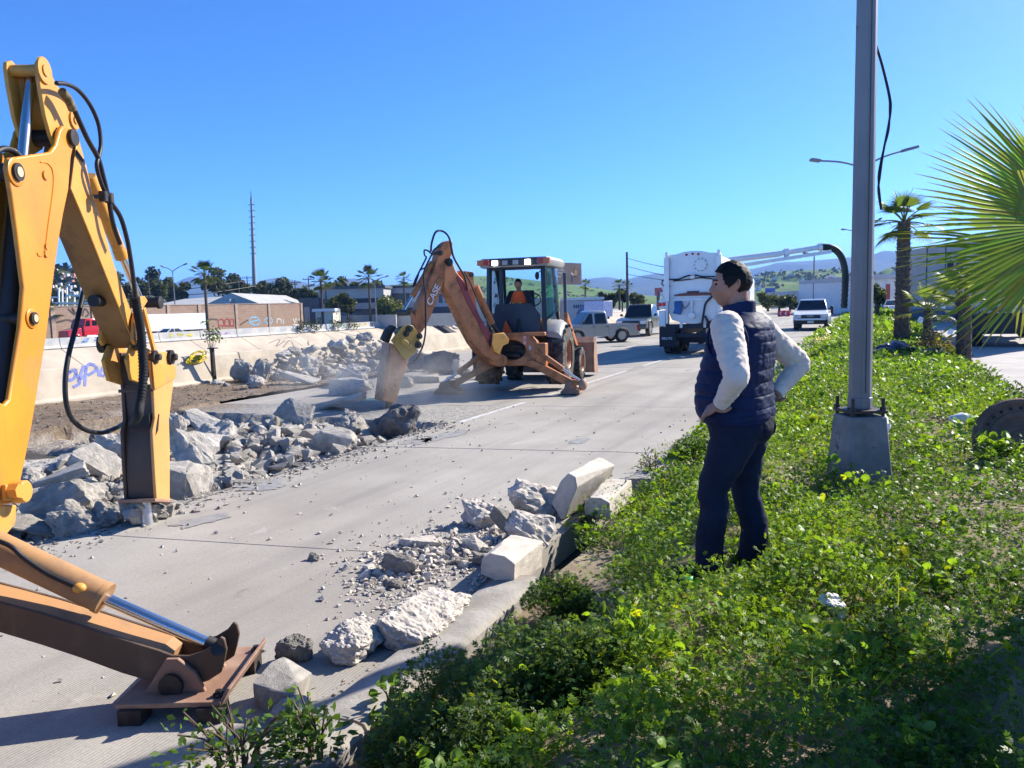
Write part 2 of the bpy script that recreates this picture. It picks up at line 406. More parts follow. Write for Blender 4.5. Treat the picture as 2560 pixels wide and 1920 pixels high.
dk = [[(672,858),(700,848),(690,866),(712,852)],[(705,872),(725,850),(735,868)],[(712,845),(745,842)],[(768,855),(776,880),(770,850)]]
# --- canal bank on the far side, in poured panels
BANKM = mat('canal bank concrete',(.47,.40,.31),.9,var=.12,vs=.35,dirt=(.36,.30,.23),da=.5,db=.8,ds=.25,world=True)
bank = thing('canal_bank', None, None, kind='structure')
base = None
for i in range(44):
    y0 = -6+i*8.
    if base is None:
        mb = MB(); mb.prism([(-58,0,-8.55),(-58,7.9,-8.55),(-72.1,7.9,-1.25),(-72.1,0,-1.25)],[(-58,0,-8.4),(-58,7.9,-8.4),(-72.1,7.9,-1.05),(-72.1,0,-1.05)])
        base = mb.build('panel', BANKM, bank); base.location.y = y0
    else:
        c = base.copy(); COL.objects.link(c); c.location.y = y0
def onbank(u, v):
    nn = V3((8.4-1.05,0,14.1)).normalized(); a = V3((-72.1,0,-1.04)); r = ray(u, v); t = (a-CP).dot(nn)/r.dot(nn); return CP+r*t, nn
mb, m = sprayed(dk, .12, (.16,.13,.11), 'dark', onbank); mb.build('graffiti', m, bank)
# --- upper road across the canal
g = NG('far asphalt'); UPR = g.set(g.mix(g.noise(.3,5),(.10,.098,.095),(.15,.145,.14)), .9)
mb = MB(); mb.add([(-90,-80,-1.0),(-72.2,-80,-1.0),(-72.2,800,-1.0),(-90,800,-1.0)],[(0,1,2,3)]); tag(mb.build('far_road', UPR), kind='structure')
# --- hills and mountains
def hill(name, sil, D, mt, front=.72, amp=.05, rows=26, zb=-1.0, nsc=3., back=1.25, cols=90, colf=None, kind='structure'):
    us = np.linspace(sil[0][0], sil[-1][0], cols); vt = np.interp(us, [p[0] for p in sil], [p[1] for p in sil]); vs = []; cs = []
    tt = list(np.linspace(0,1,rows))+[1.15,1.5]
    for j, t in enumerate(tt):
        for u, v in zip(us, vt):
            top = at(u, v, D); f = front+(1-front)*t if t <= 1 else 1+(back-1)*(t-1)*2
            p = V3((top.x*f, top.y*f, 0)); hz = top.z-zb
            e = t**.85 if t <= 1 else 1-(t-1)*1.2
            nz = mnoise.fractal(V3((p.x,p.y,0))*nsc/D*4,1.,2.,5)*amp*hz*math.sin(min(t,1)*math.pi)**.7*4
            p.z = zb+hz*e+nz; vs.append(p); cs.append(t)
    nx = cols; fs = [(j*nx+i,j*nx+i+1,(j+1)*nx+i+1,(j+1)*nx+i) for j in range(len(tt)-1) for i in range(nx-1)]
    mb = MB(); mb.add(vs, fs); o = mb.build(name, mt, smooth=180); return tag(o, kind=kind)
def hillmat(name, a, b, c, sc, lo=.42, hi=.6):
    g = NG(name); g.tc = g.n('ShaderNodeNewGeometry').outputs['Position']
    f1 = g.ramp(g.noise(sc,8,.65),lo,hi); f2 = g.ramp(g.noise(sc*4,8,.7),.52,.66)
    return g.set(g.mix(g.math('MULTIPLY',f2,.8), g.mix(f1,a,b), c), .95, 0., None, .05)
MTN = hillmat('mountain scrub',(.07,.10,.06),(.10,.12,.075),(.045,.06,.04),.0016)
GRN = hillmat('green grass hill',(.10,.17,.035),(.16,.22,.06),(.05,.075,.03),.009)
SCR = hillmat('bushy hillside',(.05,.07,.03),(.09,.10,.05),(.13,.12,.085),.02,.35,.65)
hill('mountains', [(-300,770),(100,745),(430,712),(470,692),(520,692),(560,705),(620,712),(660,700),(690,694),(730,699),(790,712),(840,708),(860,697),(890,696),(920,704),(980,715),(1100,720),(1400,706),(1480,696),(1520,692),(1560,700),(1600,690),(1640,683),(1690,686),(1760,690),(1880,672),(1960,656),(2050,650),(2110,645),(2200,633),(2240,632),(2300,640),(2420,652),(2600,640),(2900,680)], 6000, MTN, .55, .06, cols=220)
hill('green_hill', [(760,770),(900,735),(980,712),(1060,705),(1120,706),(1180,690),(1250,690),(1330,700),(1430,712),(1500,722),(1580,735),(1650,742),(1760,745),(1850,760)], 1300, GRN, .6, .05, cols=120)
hill('green_hill', [(1640,757),(1760,730),(1850,708),(1900,688),(1960,678),(2010,676),(2080,672),(2120,682),(2170,690),(2220,672),(2330,668),(2480,690),(2700,720)], 1250, GRN, .62, .06, cols=120)
hill('settled_hill', [(-150,700),(60,668),(130,665),(180,676),(230,690),(300,712),(360,735),(440,752),(520,770)], 420, SCR, .55, .03, cols=70)

# damp patches, oil and drag marks on the road
g = NG('damp concrete'); DAMP = g.set(g.mix(g.ramp(g.noise(9,6,.7),.35,.65),(.24,.23,.215),(.34,.325,.295)), .6, 0., None, .4)
g = NG('oil stain'); OILS = g.set((.14,.13,.115), .7, 0., None, .4)
def stain(name, pts, m, seed):
    rg_ = random.Random(seed); P = [gz(u,v) for u,v in pts]; C_ = sum(P,V3())/len(P); out = []
    Q = cat(P+[P[0]],14)[:-1]
    for p in Q: k = 1+.55*mnoise.fractal(p*6+V3((seed,0,0)),1.,2.,4); q = C_+(p-C_)*k; out.append((q.x,q.y,.0045))
    mb = MB(); mb.add(out,[tuple(range(len(out)))]); o = mb.build(name, m, road); return o
for i,(m,pts) in enumerate(((DAMP,[(590,1212),(640,1200),(705,1205),(690,1222),(640,1228),(600,1222)]),(DAMP,[(1040,1100),(1090,1088),(1165,1075),(1160,1086),(1110,1098),(1060,1106)]),(DAMP,[(1000,1110),(1030,1098),(1075,1096),(1050,1112)]),
    (DAMP,[(425,1318),(470,1300),(560,1285),(575,1292),(500,1312),(440,1328)]),
    (DAMP,[(1415,1108),(1440,1098),(1470,1100),(1450,1110)]))): stain('stain',pts,m,i)
# ================================================================ BACKHOE LOADERS
def paint(name, col, dirt, da=.5, db=.72, ds=3., rough=.38, vs=1.5, var=.1):
    """machine enamel with scuffs, dust film and rust specks"""
    g = NG(name); n1 = g.noise(vs,5); c = g.mix(g.ramp(n1,.3,.7), tuple(x*(1-var) for x in col), tuple(min(1,x*(1+var)) for x in col))
    f = g.ramp(g.noise(ds,8,.7),da,db); c = g.mix(g.math('MULTIPLY',f,.75), c, dirt)
    f2 = g.ramp(g.noise(ds*5,6,.75),.66,.72); c = g.mix(f2, c, (.10,.05,.025))
    f3 = g.ramp(g.noise(1.,5,.7,g.map((6,6,.7))),.60,.75,0,.45); c = g.mix(f3, c, dirt)
    MATS[name] = g.set(c, g.ramp(f,0,1,rough,.8), 0., g.bump(g.noise(60,4),.06,.004), .4); return g.m
YEL = paint('construction yellow paint',(.70,.255,.018),(.40,.165,.045),.46,.78,2.6)
YELD = paint('worn yellow steel',(.70,.32,.055),(.33,.18,.08),.46,.74,4.)
ORG1 = paint('faded orange machine paint',(.50,.175,.055),(.15,.075,.04),.42,.68,4.)
RUSTP = paint('rubbed breaker steel',(.46,.22,.11),(.22,.13,.09),.40,.68,5.)
PADM = paint('scraped stabilizer steel',(.30,.17,.11),(.42,.28,.19),.42,.7,6.,.6)
MAROON = paint('maroon boom stripe',(.20,.025,.03),(.16,.06,.05),.55,.8,3.)
OLIVE = paint('ochre adapter paint',(.42,.25,.04),(.18,.12,.05),.48,.7,5.)
HOSE = mat('hydraulic hose',(.014,.014,.016),.5,var=.25,vs=10)
SLEEVE = mat('braided hose sleeve',(.010,.010,.011),.75,var=.3,vs=14,bump=.6,bs=90)
def shift(pts, n, off): return [p+n*off for p in pts]
def pin(mb, c, n, r, a, b, k=12):
    mb.cyl(c+n*a, c+n*b, r, n=k)
# ---------------- tractor body shared by both machines (local: x right, y forward, z up, origin under the rear axle)
def tractor(root, M, body, lift=.1, lit=True, white=None):
    B = lambda: MB(M)
    white = white or WHITEP
    def wheel(x, y, r, wd, rr, lugs, z, nm):
        sg = 1 if x > 0 else -1
        mb = B(); p = [(-wd/2,rr),(-wd/2,r*.82),(-wd/2*.9,r*.93),(-wd/2*.7,r*.965),(wd/2*.7,r*.965),(wd/2*.9,r*.93),(wd/2,r*.82),(wd/2,rr)]
        mb.lathe((x,y,z),(1,0,0),p,36,False)
        for i in range(lugs):
            for s in (-1,1):
                a = 2*math.pi*(i+(.5 if s > 0 else 0))/lugs; c = V3((x+s*wd*.24,y+math.cos(a)*r*.97,z+math.sin(a)*r*.97))
                Rm = Matrix.Rotation(a,3,'X') @ Matrix.Rotation(s*.75,3,'Y')
                mb.cbox(c,(wd*.62,.06*r/.68,.07*r/.68),Matrix.Rotation(a-math.pi/2,3,'X') @ Matrix.Rotation(s*.7,3,'Z'))
        ty = mb.build('wheel', TYRE, root, smooth=40)
        mb = B(); d = sg
        mb.lathe((x,y,z),(d,0,0),[(-.05,rr*1.02),(wd*.42,rr*1.02),(wd*.46,rr*.98),(wd*.40,rr*.9),(wd*.18,rr*.8),(wd*.14,rr*.42),(wd*.30,rr*.36),(wd*.34,rr*.2),(wd*.34,.01)],28)
        for i in range(8):
            a = 2*math.pi*i/8; c = V3((x+d*wd*.14,y+math.cos(a)*rr*.55,z+math.sin(a)*rr*.55)); mb.cyl(c,c+V3((d*.04,0,0)),.022,n=8)
        mb.build('rim', body, ty, smooth=35)
    for sx in (-1,1):
        wheel(sx*.86,0,.68,.47,.34,15,.68+lift,'r'); wheel(sx*.84,2.15,.44,.31,.24,13,.44,'f')
    L = lift
    mb = B(); mb.box(-.36,.36,-.85,3.0,.5+L,.88+L); mb.box(-.62,.62,-.16,.16,.52+L,.84+L); mb.box(-.7,.7,2.05,2.25,.36,.52); mb.build('chassis', STEEL, root, bevel=.02)
    mb = B(); mb.prism([(-.42,.95,.9+L),(.42,.95,.9+L),(.42,.95,1.5+L),(-.42,.95,1.5+L)],[(-.40,2.95,.85+L),(.40,2.95,.85+L),(.38,2.95,1.32+L),(-.38,2.95,1.32+L)]); mb.build('hood', body, root, bevel=.04)
    # rear frame with a round opening
    mb = B(); n = 20; y0, y1 = -1.12,-.92
    ring = [(.33*math.cos(2*math.pi*i/n)+.02, .86+L+.22*math.sin(2*math.pi*i/n)) for i in range(n)]
    out = []
    for i in range(n):
        a = 2*math.pi*i/n; c, s_ = math.cos(a), math.sin(a); k = 1/max(abs(c)/.60,abs(s_)/.33); out.append((c*k, .84+L+s_*k))
    for ya, yb in ((y0,y1),):
        vs = [(x,ya,z) for x,z in out]+[(x,ya,z) for x,z in ring]+[(x,yb,z) for x,z in out]+[(x,yb,z) for x,z in ring]
        fs = []
        for i in range(n):
            j = (i+1)%n; fs += [(i,j,n+j,n+i),(2*n+i,3*n+i,3*n+j,2*n+j),(i,2*n+i,2*n+j,j),(n+i,n+j,3*n+j,3*n+i)]
        mb.add(vs, fs)
    mb.box(-.78,.78,-1.10,-.95,1.16+L,1.24+L); mb.box(-.80,-.58,-1.16,-.9,.42+L,1.0+L); mb.box(.58,.80,-1.16,-.9,.42+L,1.0+L)
    rf = mb.build('rear_frame', body, root, bevel=.015)
    mb = B(); mb.box(-.5,.5,-.93,-.88,.5+L,1.15+L); mb.cyl((-.15,-1.0,.75+L),(.2,-1.0,.72+L),.06); mb.cyl((.05,-1.02,.95+L),(.25,-1.0,.9+L),.05); mb.build('valve_block', STEEL, root)
    mb = B(); mb.box(.30,.36,-1.135,-1.12,.98+L,1.16+L); mb.build('warning_sticker', mat('white and red sticker',(.7,.35,.32),.6,var=.5,vs=30), rf)
    mb = B(); mb.box(.42,.47,-1.135,-1.12,.86+L,.95+L); mb.build('warning_sticker', mat('pale sticker',(.55,.52,.5),.6,var=.2,vs=30), rf)
    # cab
    CABM = mat('black cab frame',(.014,.018,.028),.4,var=.2,vs=4)
    cab = B(); zb, zt = 1.18+L, 2.83+L-.1
    cab.box(-.70,.70,-.62,.95,zb-.06,zb)
    for x in (-.66,.66): cab.bar((x,-.58,zb),(x*.95,-.50,zt),.10,.09); cab.bar((x,.9,zb),(x*.93,.62,zt),.07,.07)
    cab.bar((-.36,-.57,zb+.5),(-.35,-.50,zt),.09,.05); cab.box(-.66,.66,-.53,-.47,zt-.09,zt)
    cab.bar((-.66,-.58,zb+.48),(-.66,.9,zb+.48),.05,.05); cab.bar((.66,-.6,zb+.30),(.66,.9,zb+.55),.05,.05)
    cabo = cab.build('cab', CABM, root, bevel=.012)
    mb = B(); mb.prism([(-.50,-.63,zb-.04),(.50,-.63,zb-.04),(.58,-.63,zb+.12),(.56,-.62,zb+.45),(.36,-.61,zb+.70),(-.46,-.61,zb+.70),(-.56,-.63,zb+.3)],
        [(-.50,-.59,zb-.04),(.50,-.59,zb-.04),(.58,-.59,zb+.12),(.56,-.58,zb+.45),(.36,-.57,zb+.70),(-.46,-.57,zb+.70),(-.56,-.59,zb+.3)]); mb.build('rear_panel', mat('dark rear panel',(.02,.028,.042),.45,var=.2,vs=3), cabo, bevel=.008)
    TEAL = glass('teal cab glass',(.28,.66,.63),alpha=1)
    for x in (-.69,.69):
        mb = B(); N = 8; A = []; Bv = []
        for i in range(N+1):
            t = i/N; y = -.52+1.36*t; bz = zb+.30+.28*t if x > 0 else zb+.45
            bow = .05*math.sin(math.pi*t); xx = x+(bow if x > 0 else -bow); A.append((xx,y,bz)); Bv.append((xx*.97,y*(.93),zt-.02))
        mb.add(A+Bv,[(i,i+1,N+2+i,N+1+i) for i in range(N)]); mb.build('side_window', TEAL, cabo, smooth=180)
    mb = B(); mb.add([(-.62,.90,zb+.3),(.62,.90,zb+.3),(.60,.64,zt),(-.60,.64,zt)],[(0,1,2,3)]); mb.build('windscreen', glass('pale cab glass',(.75,.90,.90),alpha=1), cabo)
    mb = B()
    rp = [(-.80,-.72),(.80,-.72),(.86,-.45),(.84,.85),(.6,1.0),(-.6,1.0),(-.84,.85),(-.86,-.45)]
    mb.loft([[(x*.96,y*.96,zt-.03) for x,y in rp],[(x,y,zt+.03) for x,y in rp],[(x,y,zt+.10) for x,y in rp],[(x*.93,y*.93,zt+.17) for x,y in rp]])
    roof = mb.build('roof', mat('grey cab roof',(.30,.29,.27),.6,var=.15), root, smooth=40)
    mb = B(); mb.box(-.56,.56,-.735,-.70,zt+.0,zt+.15); mb.build('light_bar', CABM, roof, bevel=.01)
    RED = mat('red lens',(.35,.02,.02),.25,var=.1); AMB = mat('amber lens',(.55,.13,.02),.25,var=.1)
    for s in (-1,1):
        mb = B(); mb.box(s*.56,s*.68,-.76,-.70,zt+.02,zt+.14); mb.build('tail_lamp', RED, roof, bevel=.008)
        mb = B(); mb.box(s*.682,s*.84,-.755,-.66,zt+.02,zt+.14); mb.build('turn_lamp', AMB, roof, bevel=.008)
    g = NG('lit work lamp'); em = g.n('ShaderNodeEmission'); em.inputs[0].default_value = (1,.94,.8,1); em.inputs[1].default_value = 6; g.l(em.outputs[0], g.out.inputs[0]); LIT = g.m
    OFFL = mat('unlit lamp glass',(.30,.29,.27),.2,var=.1)
    for i, (x, on) in enumerate(((-.42,1),(-.18,0),(.06,0),(.34,1))):
        mb = B(); mb.box(x-.062,x+.062,-.765,-.73,zt+.01,zt+.115); mb.build('work_lamp', LIT if (on and lit) else OFFL, roof, bevel=.006)
    # fender covers, seat, wheel, mirror, loader
    for s in (-1,1):
        mb = B(); A = []
        for i in range(9):
            a = rad(138-118*i/8); r = .80; A.append((math.cos(a)*r, .68+L+math.sin(a)*r*.95))
        lo = [[(s*.64,y,z+.06),(s*.84,y,z+.05),(s*.98,y,z),(s*1.04,y,z-.07),(s*1.04,y,z-.12),(s*.66,y,z-.06)] for y,z in A]
        mb.loft(lo); mb.build('fender', mat('grey fender plastic',(.26,.26,.25),.5,var=.12,dirt=(.34,.31,.27),da=.5,db=.75), root, smooth=50)
    mb = B(); mb.box(-.28,.28,.0,.1,zb+.35,zb+1.0); mb.box(-.28,.28,-.45,.05,zb+.25,zb+.38); mb.build('seat', mat('seat vinyl',(.03,.03,.035),.6), root, bevel=.04)
    mb = B(); c = V3((.12,.55,zb+.78)); ax = V3((.1,-.75,.6)).normalized(); a = ax.orthogonal().normalized(); b = ax.cross(a)
    mb.tube([c+a*math.cos(t)*.19+b*math.sin(t)*.19 for t in np.linspace(0,2*math.pi,20)],.016); mb.tube([c,c-ax*.35+V3((0,.05,-.1))],.03); mb.tube([c-a*.19,c+a*.19],.012); mb.build('steering_wheel', BLACK, root, smooth=60)
    mb = B(); mb.tube([(.58,-.45,zt-.12),(.48,-.38,zt-.18)],.012); mb.ell((.46,-.38,zt-.24),(.05,.02,.09)); mb.build('mirror', BLACK, cabo, smooth=60)
    mb = B()
    for s in (-1,1): mb.bar((s*.56,1.25,1.15+L),(s*.62,2.9,.75),.1,.2); mb.bar((s*.80,1.05,.62),(s*.80,1.05,1.75),.05,.10); mb.bar((s*.80,1.15,1.65),(s*.72,3.0,.62),.08,.16)
    mb.build('loader_arm', body, root, bevel=.01)
    mb = B(); bp = [(2.95,.12),(3.55,.06),(3.62,.10),(3.1,.28),(3.02,.55),(3.12,.85),(3.30,1.02),(3.24,1.06),(3.0,.92),(2.88,.55)]
    mb.prism([(-1.12,y,z) for y,z in bp],[(1.12,y,z) for y,z in bp])
    sp = [(2.95,.12),(3.55,.06),(3.30,1.02),(3.0,.92),(2.88,.55)]
    for s in (-1,1): mb.prism([(s*1.10,y,z) for y,z in sp],[(s*1.16,y,z) for y,z in sp])
    mb.build('bucket', PADM, root, smooth=30)
    return cabo
# ================================================================ NEAR BACKHOE (left edge of the photograph)
NA = c2w(-3.27,5.0); ND = c2w(-3.36,7.05)-NA
NP = Plane(NA, ND); nn = NP.n
near = thing('backhoe_loader','yellow backhoe arm with rock breaker standing large at the left edge','backhoe', c2w(-3.2,3.0))
Mn = Matrix.Translation(c2w(-3.45,1.75)) @ Matrix.Rotation(YAW+math.pi,4,'Z')
tractor(near, Mn, YEL, .05, lit=False)
WB = -.34
bp = [(22,395),(127,380),(140,362),(150,325),(158,314),(172,318),(184,335),(187,352),(178,395),(172,474),(159,536),(148,601),(137,680),(117,839),(101,939),(91,998),(81,1062),(64,1149),(52,1205),(52,1235),(46,1255),(-40,1275),(-75,1150),(-40,1040),(0,1005),(12,1012),(24,998),(52,819),(60,720),(43,583),(29,482),(18,420)]
A = [NP(u,v) for u,v in bp]
mb = MB(); mb.prism(A, shift(A,nn,-.035)); mb.prism(shift(A,nn,WB+.035), shift(A,nn,WB))
boom = mb.build('boom', YEL, near, bevel=.012)
wb_ = [(150,400),(172,474),(159,536),(148,601),(137,680),(117,839),(101,939),(91,998),(81,1062),(64,1149),(44,1205),(20,1180),(60,1040),(84,839),(104,680),(120,536),(122,440)]
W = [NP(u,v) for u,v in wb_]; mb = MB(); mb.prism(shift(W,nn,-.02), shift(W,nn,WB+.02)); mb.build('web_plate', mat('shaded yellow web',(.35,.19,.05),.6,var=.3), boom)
# raised boss plates, rib and pins on the boom side
mb = MB()
rib = [(100,405),(118,408),(131,428),(132,470),(120,560),(110,630),(98,640),(92,632)]
mb.tube(cat([NP(u,v,.0) for u,v in rib],4),.007,6)
mb.build('stiffener_rib', YEL, boom, smooth=40)
for u, v, r in ((38,430,.075),(112,438,.028),(78,796,.055)):
    c = NP(u,v); mb = MB(); mb.lathe(c,nn,[(-.01,r*1.25),(.008,r*1.25),(.012,r*1.15),(.012,r*.95)],20); mb.build('boss_ring', YEL, boom, smooth=40)
for u, v, r in ((38,430,.06),(178,344,.062),(78,796,.043)):
    c = NP(u,v); mb = MB(); mb.cyl(c-nn*.4,c+nn*.03,r,n=18); pp_ = mb.build('pivot_pin', STEEL, boom, smooth=40)
for u, v, r in ((38,430,.034),(78,796,.026)):
    c = NP(u,v); mb = MB(); mb.cyl(c+nn*.028,c+nn*.036,r,n=14); mb.build('pin_cap', mat('bare yellow pin',(.6,.45,.25),.5), boom, smooth=40)
for u, v in ((116,617),(114,634)):
    c = NP(u,v); mb = MB(); mb.lathe(c,nn,[(0,.028),(.012,.026),(.012,.012)],12); mb.build('grease_fitting', YEL, boom, smooth=40)
c = NP(14,1230); mb = MB(); q = [(2,1212),(44,1210),(48,1250),(2,1252)]; Q = [NP(u,v,.0) for u,v in q]; mb.prism(Q, shift(Q,nn,.03)); mb.build('pin_bracket', YELD, boom, bevel=.006)
mb = MB(); c = NP(36,1230); mb.lathe(c,nn,[(.02,.075),(.07,.075),(.08,.065),(.08,.025)],16); c2 = NP(14,1228); mb.cyl(c2+nn*.02,c2+nn*.09,.05,n=6); mb.build('pin_bolt', YELD, boom, smooth=40)
fl = [(-40,1262),(42,1262),(40,1310),(10,1345),(-40,1360)]; Q = [NP(u,v,-.03) for u,v in fl]; mb = MB(); mb.prism(Q, shift(Q,nn,-.28)); mb.build('swing_post', YELD, near, bevel=.01)
# dipper stick
sp = [(95,170),(96,154),(108,150),(118,162),(141,210),(159,232),(184,294),(195,337),(217,416),(231,482),(260,572),(286,662),(304,713),(325,770),(340,800),(346,870),(334,856),(314,807),(286,740),(262,680),(231,601),(202,529),(177,471),(150,392),(128,340),(114,290),(101,215)]
DS = -.045; A = [NP(u,v,DS) for u,v in sp]; WS = -.25
up = [(95,170),(96,154),(108,150),(118,162),(141,210),(159,232),(184,294),(195,337),(180,372),(150,392),(128,340),(114,290),(101,215)]
lo = sp[7:23]
mb = MB(); U = [NP(u,v,DS) for u,v in up]; mb.prism(U, shift(U,nn,-.03)); mb.prism(shift(U,nn,WS+.03), shift(U,nn,WS))
Lw = [NP(u,v,DS) for u,v in lo]; mb.prism(Lw, shift(Lw,nn,-.014))
uw = [(118,170),(141,212),(159,236),(184,298),(193,337),(170,350),(150,310),(128,250)]; Q = [NP(u,v,DS) for u,v in uw]; mb.prism(shift(Q,nn,-.02), shift(Q,nn,WS+.02))
stick = mb.build('dipper_stick', YELD, near, bevel=.006)
mb = MB(); mb.prism(shift(Lw,nn,-.0142), shift(Lw,nn,WS)); mb.build('box_section', paint('grimy shaded stick underside',(.30,.150,.045),(.14,.08,.04),.42,.7,4.), stick, bevel=.006)  # shade on the underside is put into this darker, grimy brown
for u, v, r in ((108,176,.06),(184,300,.045)):
    c = NP(u,v,DS); mb = MB(); mb.lathe(c,nn,[(0,r*1.6),(.015,r*1.55),(.015,r*1.05)],18); mb.cyl(c+nn*WS,c+nn*.025,r*.7,n=14); mb.build('pivot_pin', YELD, stick, smooth=40)
mb = MB(); c = NP(258,752,DS-.12); 
for u, v in ((256,752),):
    c = NP(u,v,DS-.135); mb.cyl(c-ND.normalized()*.16,c-ND.normalized()*.02,.05,n=16)
mb.build('hole_ring', BLACK, stick, smooth=40)
mb = MB(); Q = [NP(u,v,DS+.004) for u,v in ((190,373),(196,381),(209,400),(207,406),(190,388))]; mb.prism(Q, shift(Q,nn,.004)); mb.build('dark_stripe', BLACK, stick)
# rod inside the fork
mid = -.17
mb = MB(); mb.cyl(NP(76,190,mid),NP(50,470,mid),.036,n=18); mb.build('cylinder_rod', CHROME, near, smooth=40)
mb = MB(); mb.cyl(NP(52,430,mid),NP(-10,1150,mid),.062,n=18); mb.build('cylinder_body', mat('black cylinder',(.03,.028,.027),.5), near, smooth=40)
mb = MB(); mb.tube(cat([NP(-20,385,mid),NP(8,372,mid),NP(30,376,mid),NP(48,390,mid)],5),.022); mb.build('hose', HOSE, near, smooth=60)
# breaker cylinder along the stick
mb = MB(); mb.cyl(NP(222,440,mid),NP(304,640,mid),.055,n=18); mb.cyl(NP(298,625,mid),NP(305,645,mid),.06,n=18); cyl = mb.build('cylinder_body', YELD, near, smooth=40)
mb = MB(); mb.cyl(NP(304,640,mid),NP(352,752,mid),.032,n=16); mb.build('cylinder_rod', CHROME, near, smooth=40)
# bell crank links
mb = MB(); c = NP(372,756,-.10); mb.cyl(NP(355,757,mid)-nn*.10,NP(355,757,mid)+nn*.16,.05,n=16); mb.lathe(NP(355,757,mid)+nn*.15,nn,[(0,.062),(.03,.062),(.03,.05),(.034,.035),(.034,.01)],16); mb.build('link_pin', STEEL, near, smooth=40)
lk = [(350,742),(362,740),(370,752),(360,768),(350,800),(352,850),(340,862),(333,850),(336,800)]
Q = [NP(u,v,-.0) for u,v in lk]; mb = MB(); mb.prism(Q, shift(Q,nn,-.03)); mb.prism(shift(Q,nn,WB+.06), shift(Q,nn,WB+.03)); mb.build('bell_crank', YELD, near, bevel=.006)
for off in (-.02,-.28): mb = MB(); mb.bar(NP(358,770,off),NP(386,880,off),.05,.03,up=nn); mb.build('link_bar', YELD, near, bevel=.005)
# --- breaker: box housing with adapter bracket
br = [(376,879),(437,879),(434,919),(436,942),(431,982),(423,1050),(425,1117),(425,1252),(392,1250),(388,1190),(384,1117),(382,1078),(388,1046),(384,974),(378,919)]
BO = .02; BWD = -.30
Q = [NP(u,v,BO) for u,v in br]; mb = MB(); mb.prism(Q, shift(Q,nn,-.03)); QL = Q
ins = [(384,960),(432,985),(424,1050),(425,1117),(425,1250),(394,1248),(390,1190),(388,1117),(388,1078),(392,1046)]
brk = mb.build('breaker', paint('scuffed lit breaker side paint',(.66,.33,.10),(.42,.24,.13),.48,.75,5.), near, bevel=.008)  # sunlit side plate, given a brighter colour than the shaded steel
OILY_SHADE = paint('oily shaded breaker steel',(.085,.05,.032),(.17,.10,.06),.50,.75,5.,.45)  # shade of the near faces painted in along with the oil
Q2 = [NP(u,v,BO) for u,v in ins]; mb = MB(); mb.prism(shift(Q2,nn,-.03), shift(Q2,nn,BWD+.03)); mb.build('hammer_body', OILY_SHADE, brk, bevel=.006)
mb = MB(); mb.prism(shift(QL,nn,BWD+.03), shift(QL,nn,BWD)); mb.build('side_plate', OILY_SHADE, brk, bevel=.006)
Q = [NP(u,v,BO+.006) for u,v in ((378,905),(437,915),(437,945),(384,975))]; mb = MB(); mb.prism(Q, shift(Q,nn,.012)); mb.build('doubler_plate', YELD, brk, bevel=.004)
Q = [NP(u,v,BO+.02) for u,v in ((388,1246),(430,1249),(431,1256),(388,1254))]; mb = MB(); mb.prism(Q, shift(Q,nn,BWD-.04)); mb.build('bottom_flange', PADM, brk, bevel=.004)
dd = NP.d
def onb(u, v, e=.0):   # on the dark rear face of the breaker (plane through the crease, facing back along -d)
    c = NP(388,1100,BO); r = ray(u,v); t = (c-dd*e-CP).dot(dd)/r.dot(dd); return CP+r*t
mb = MB(); q = [onb(320,1062,.004),onb(372,1034,.004),onb(374,1070,.004),onb(324,1072,.004)]; mb.prism(q,[p+dd*.05 for p in q]); mb.build('hose_port', BLACK, brk)
mb = MB(); q = [onb(365,1180,.005),onb(372,1172,.005),onb(380,1180,.005),onb(381,1212,.005),onb(372,1222,.005),onb(364,1212,.005)]; mb.prism(q,[p+dd*.03 for p in q]); mb.cyl(onb(373,1226,.006),onb(373,1226,-.02),.02,n=12); mb.build('tool_hole', BLACK, brk)
mb = MB(); mb.tube(cat([onb(371,1182,.02),onb(369,1200,.03),onb(372,1218,.02)],4),.008,6); mb.build('retainer_wire', mat('dull wire',(.35,.33,.3),.5,.6), brk, smooth=60)
for v in (978,1150,1196):
    mb = MB(); a = onb(296+ (v-978)*.06,v,.012); b = onb(383,v-3,.012); mb.bar(a,b,.012,.03,up=(0,0,1)); mb.build('weld_strap', OILY_SHADE, brk, bevel=.003)
mb = MB(); Q = [NP(u,v,BO+.002) for u,v in ((392,1060),(396,1036),(398,1034),(395,1075),(389,1088))]; mb.prism(Q, shift(Q,nn,.003)); mb.build('slot', BLACK, brk)
# cross pins and ears at the top of the breaker
for u, v, r in ((383,893,.05),(424,893,.055)):
    c = NP(u,v,BO); mb = MB(); mb.lathe(c,nn,[(-.02,r*1.3),(.03,r*1.3),(.03,r*.7),(.07,r*.6),(.075,r*.2)],18); mb.cyl(c+nn*(BWD-.03),c,r*.7,n=14); mb.build('pivot_pin', STEEL, brk, smooth=40)
mb = MB(); c1 = NP(330,905,-.06); mb.cyl(NP(372,895,-.0),NP(372,895,BWD),.055,n=16); mb.build('cross_tube', STEEL, brk, smooth=40)
ad = [(330,862),(348,862),(392,880),(396,915),(360,960),(330,950),(318,900)]
Q = [NP(u,v,-.06) for u,v in ad]; mb = MB(); mb.prism(Q, shift(Q,nn,-.03)); mb.prism(shift(Q,nn,-.20), shift(Q,nn,-.23)); mb.build('adapter_plate', YELD, brk, bevel=.006)
c = NP(356,872,-.02); mb = MB(); mb.lathe(NP(338,858,DS),nn,[(.0,.07),(.05,.07),(.05,.03)],14); mb.build('knuckle_boss', STEEL, stick, smooth=40)
mb = MB(); mb.lathe(NP(338,858,DS)+nn*WS,-nn,[(.0,.08),(.06,.08),(.06,.03)],14); mb.build('knuckle_boss', STEEL, stick, smooth=40)
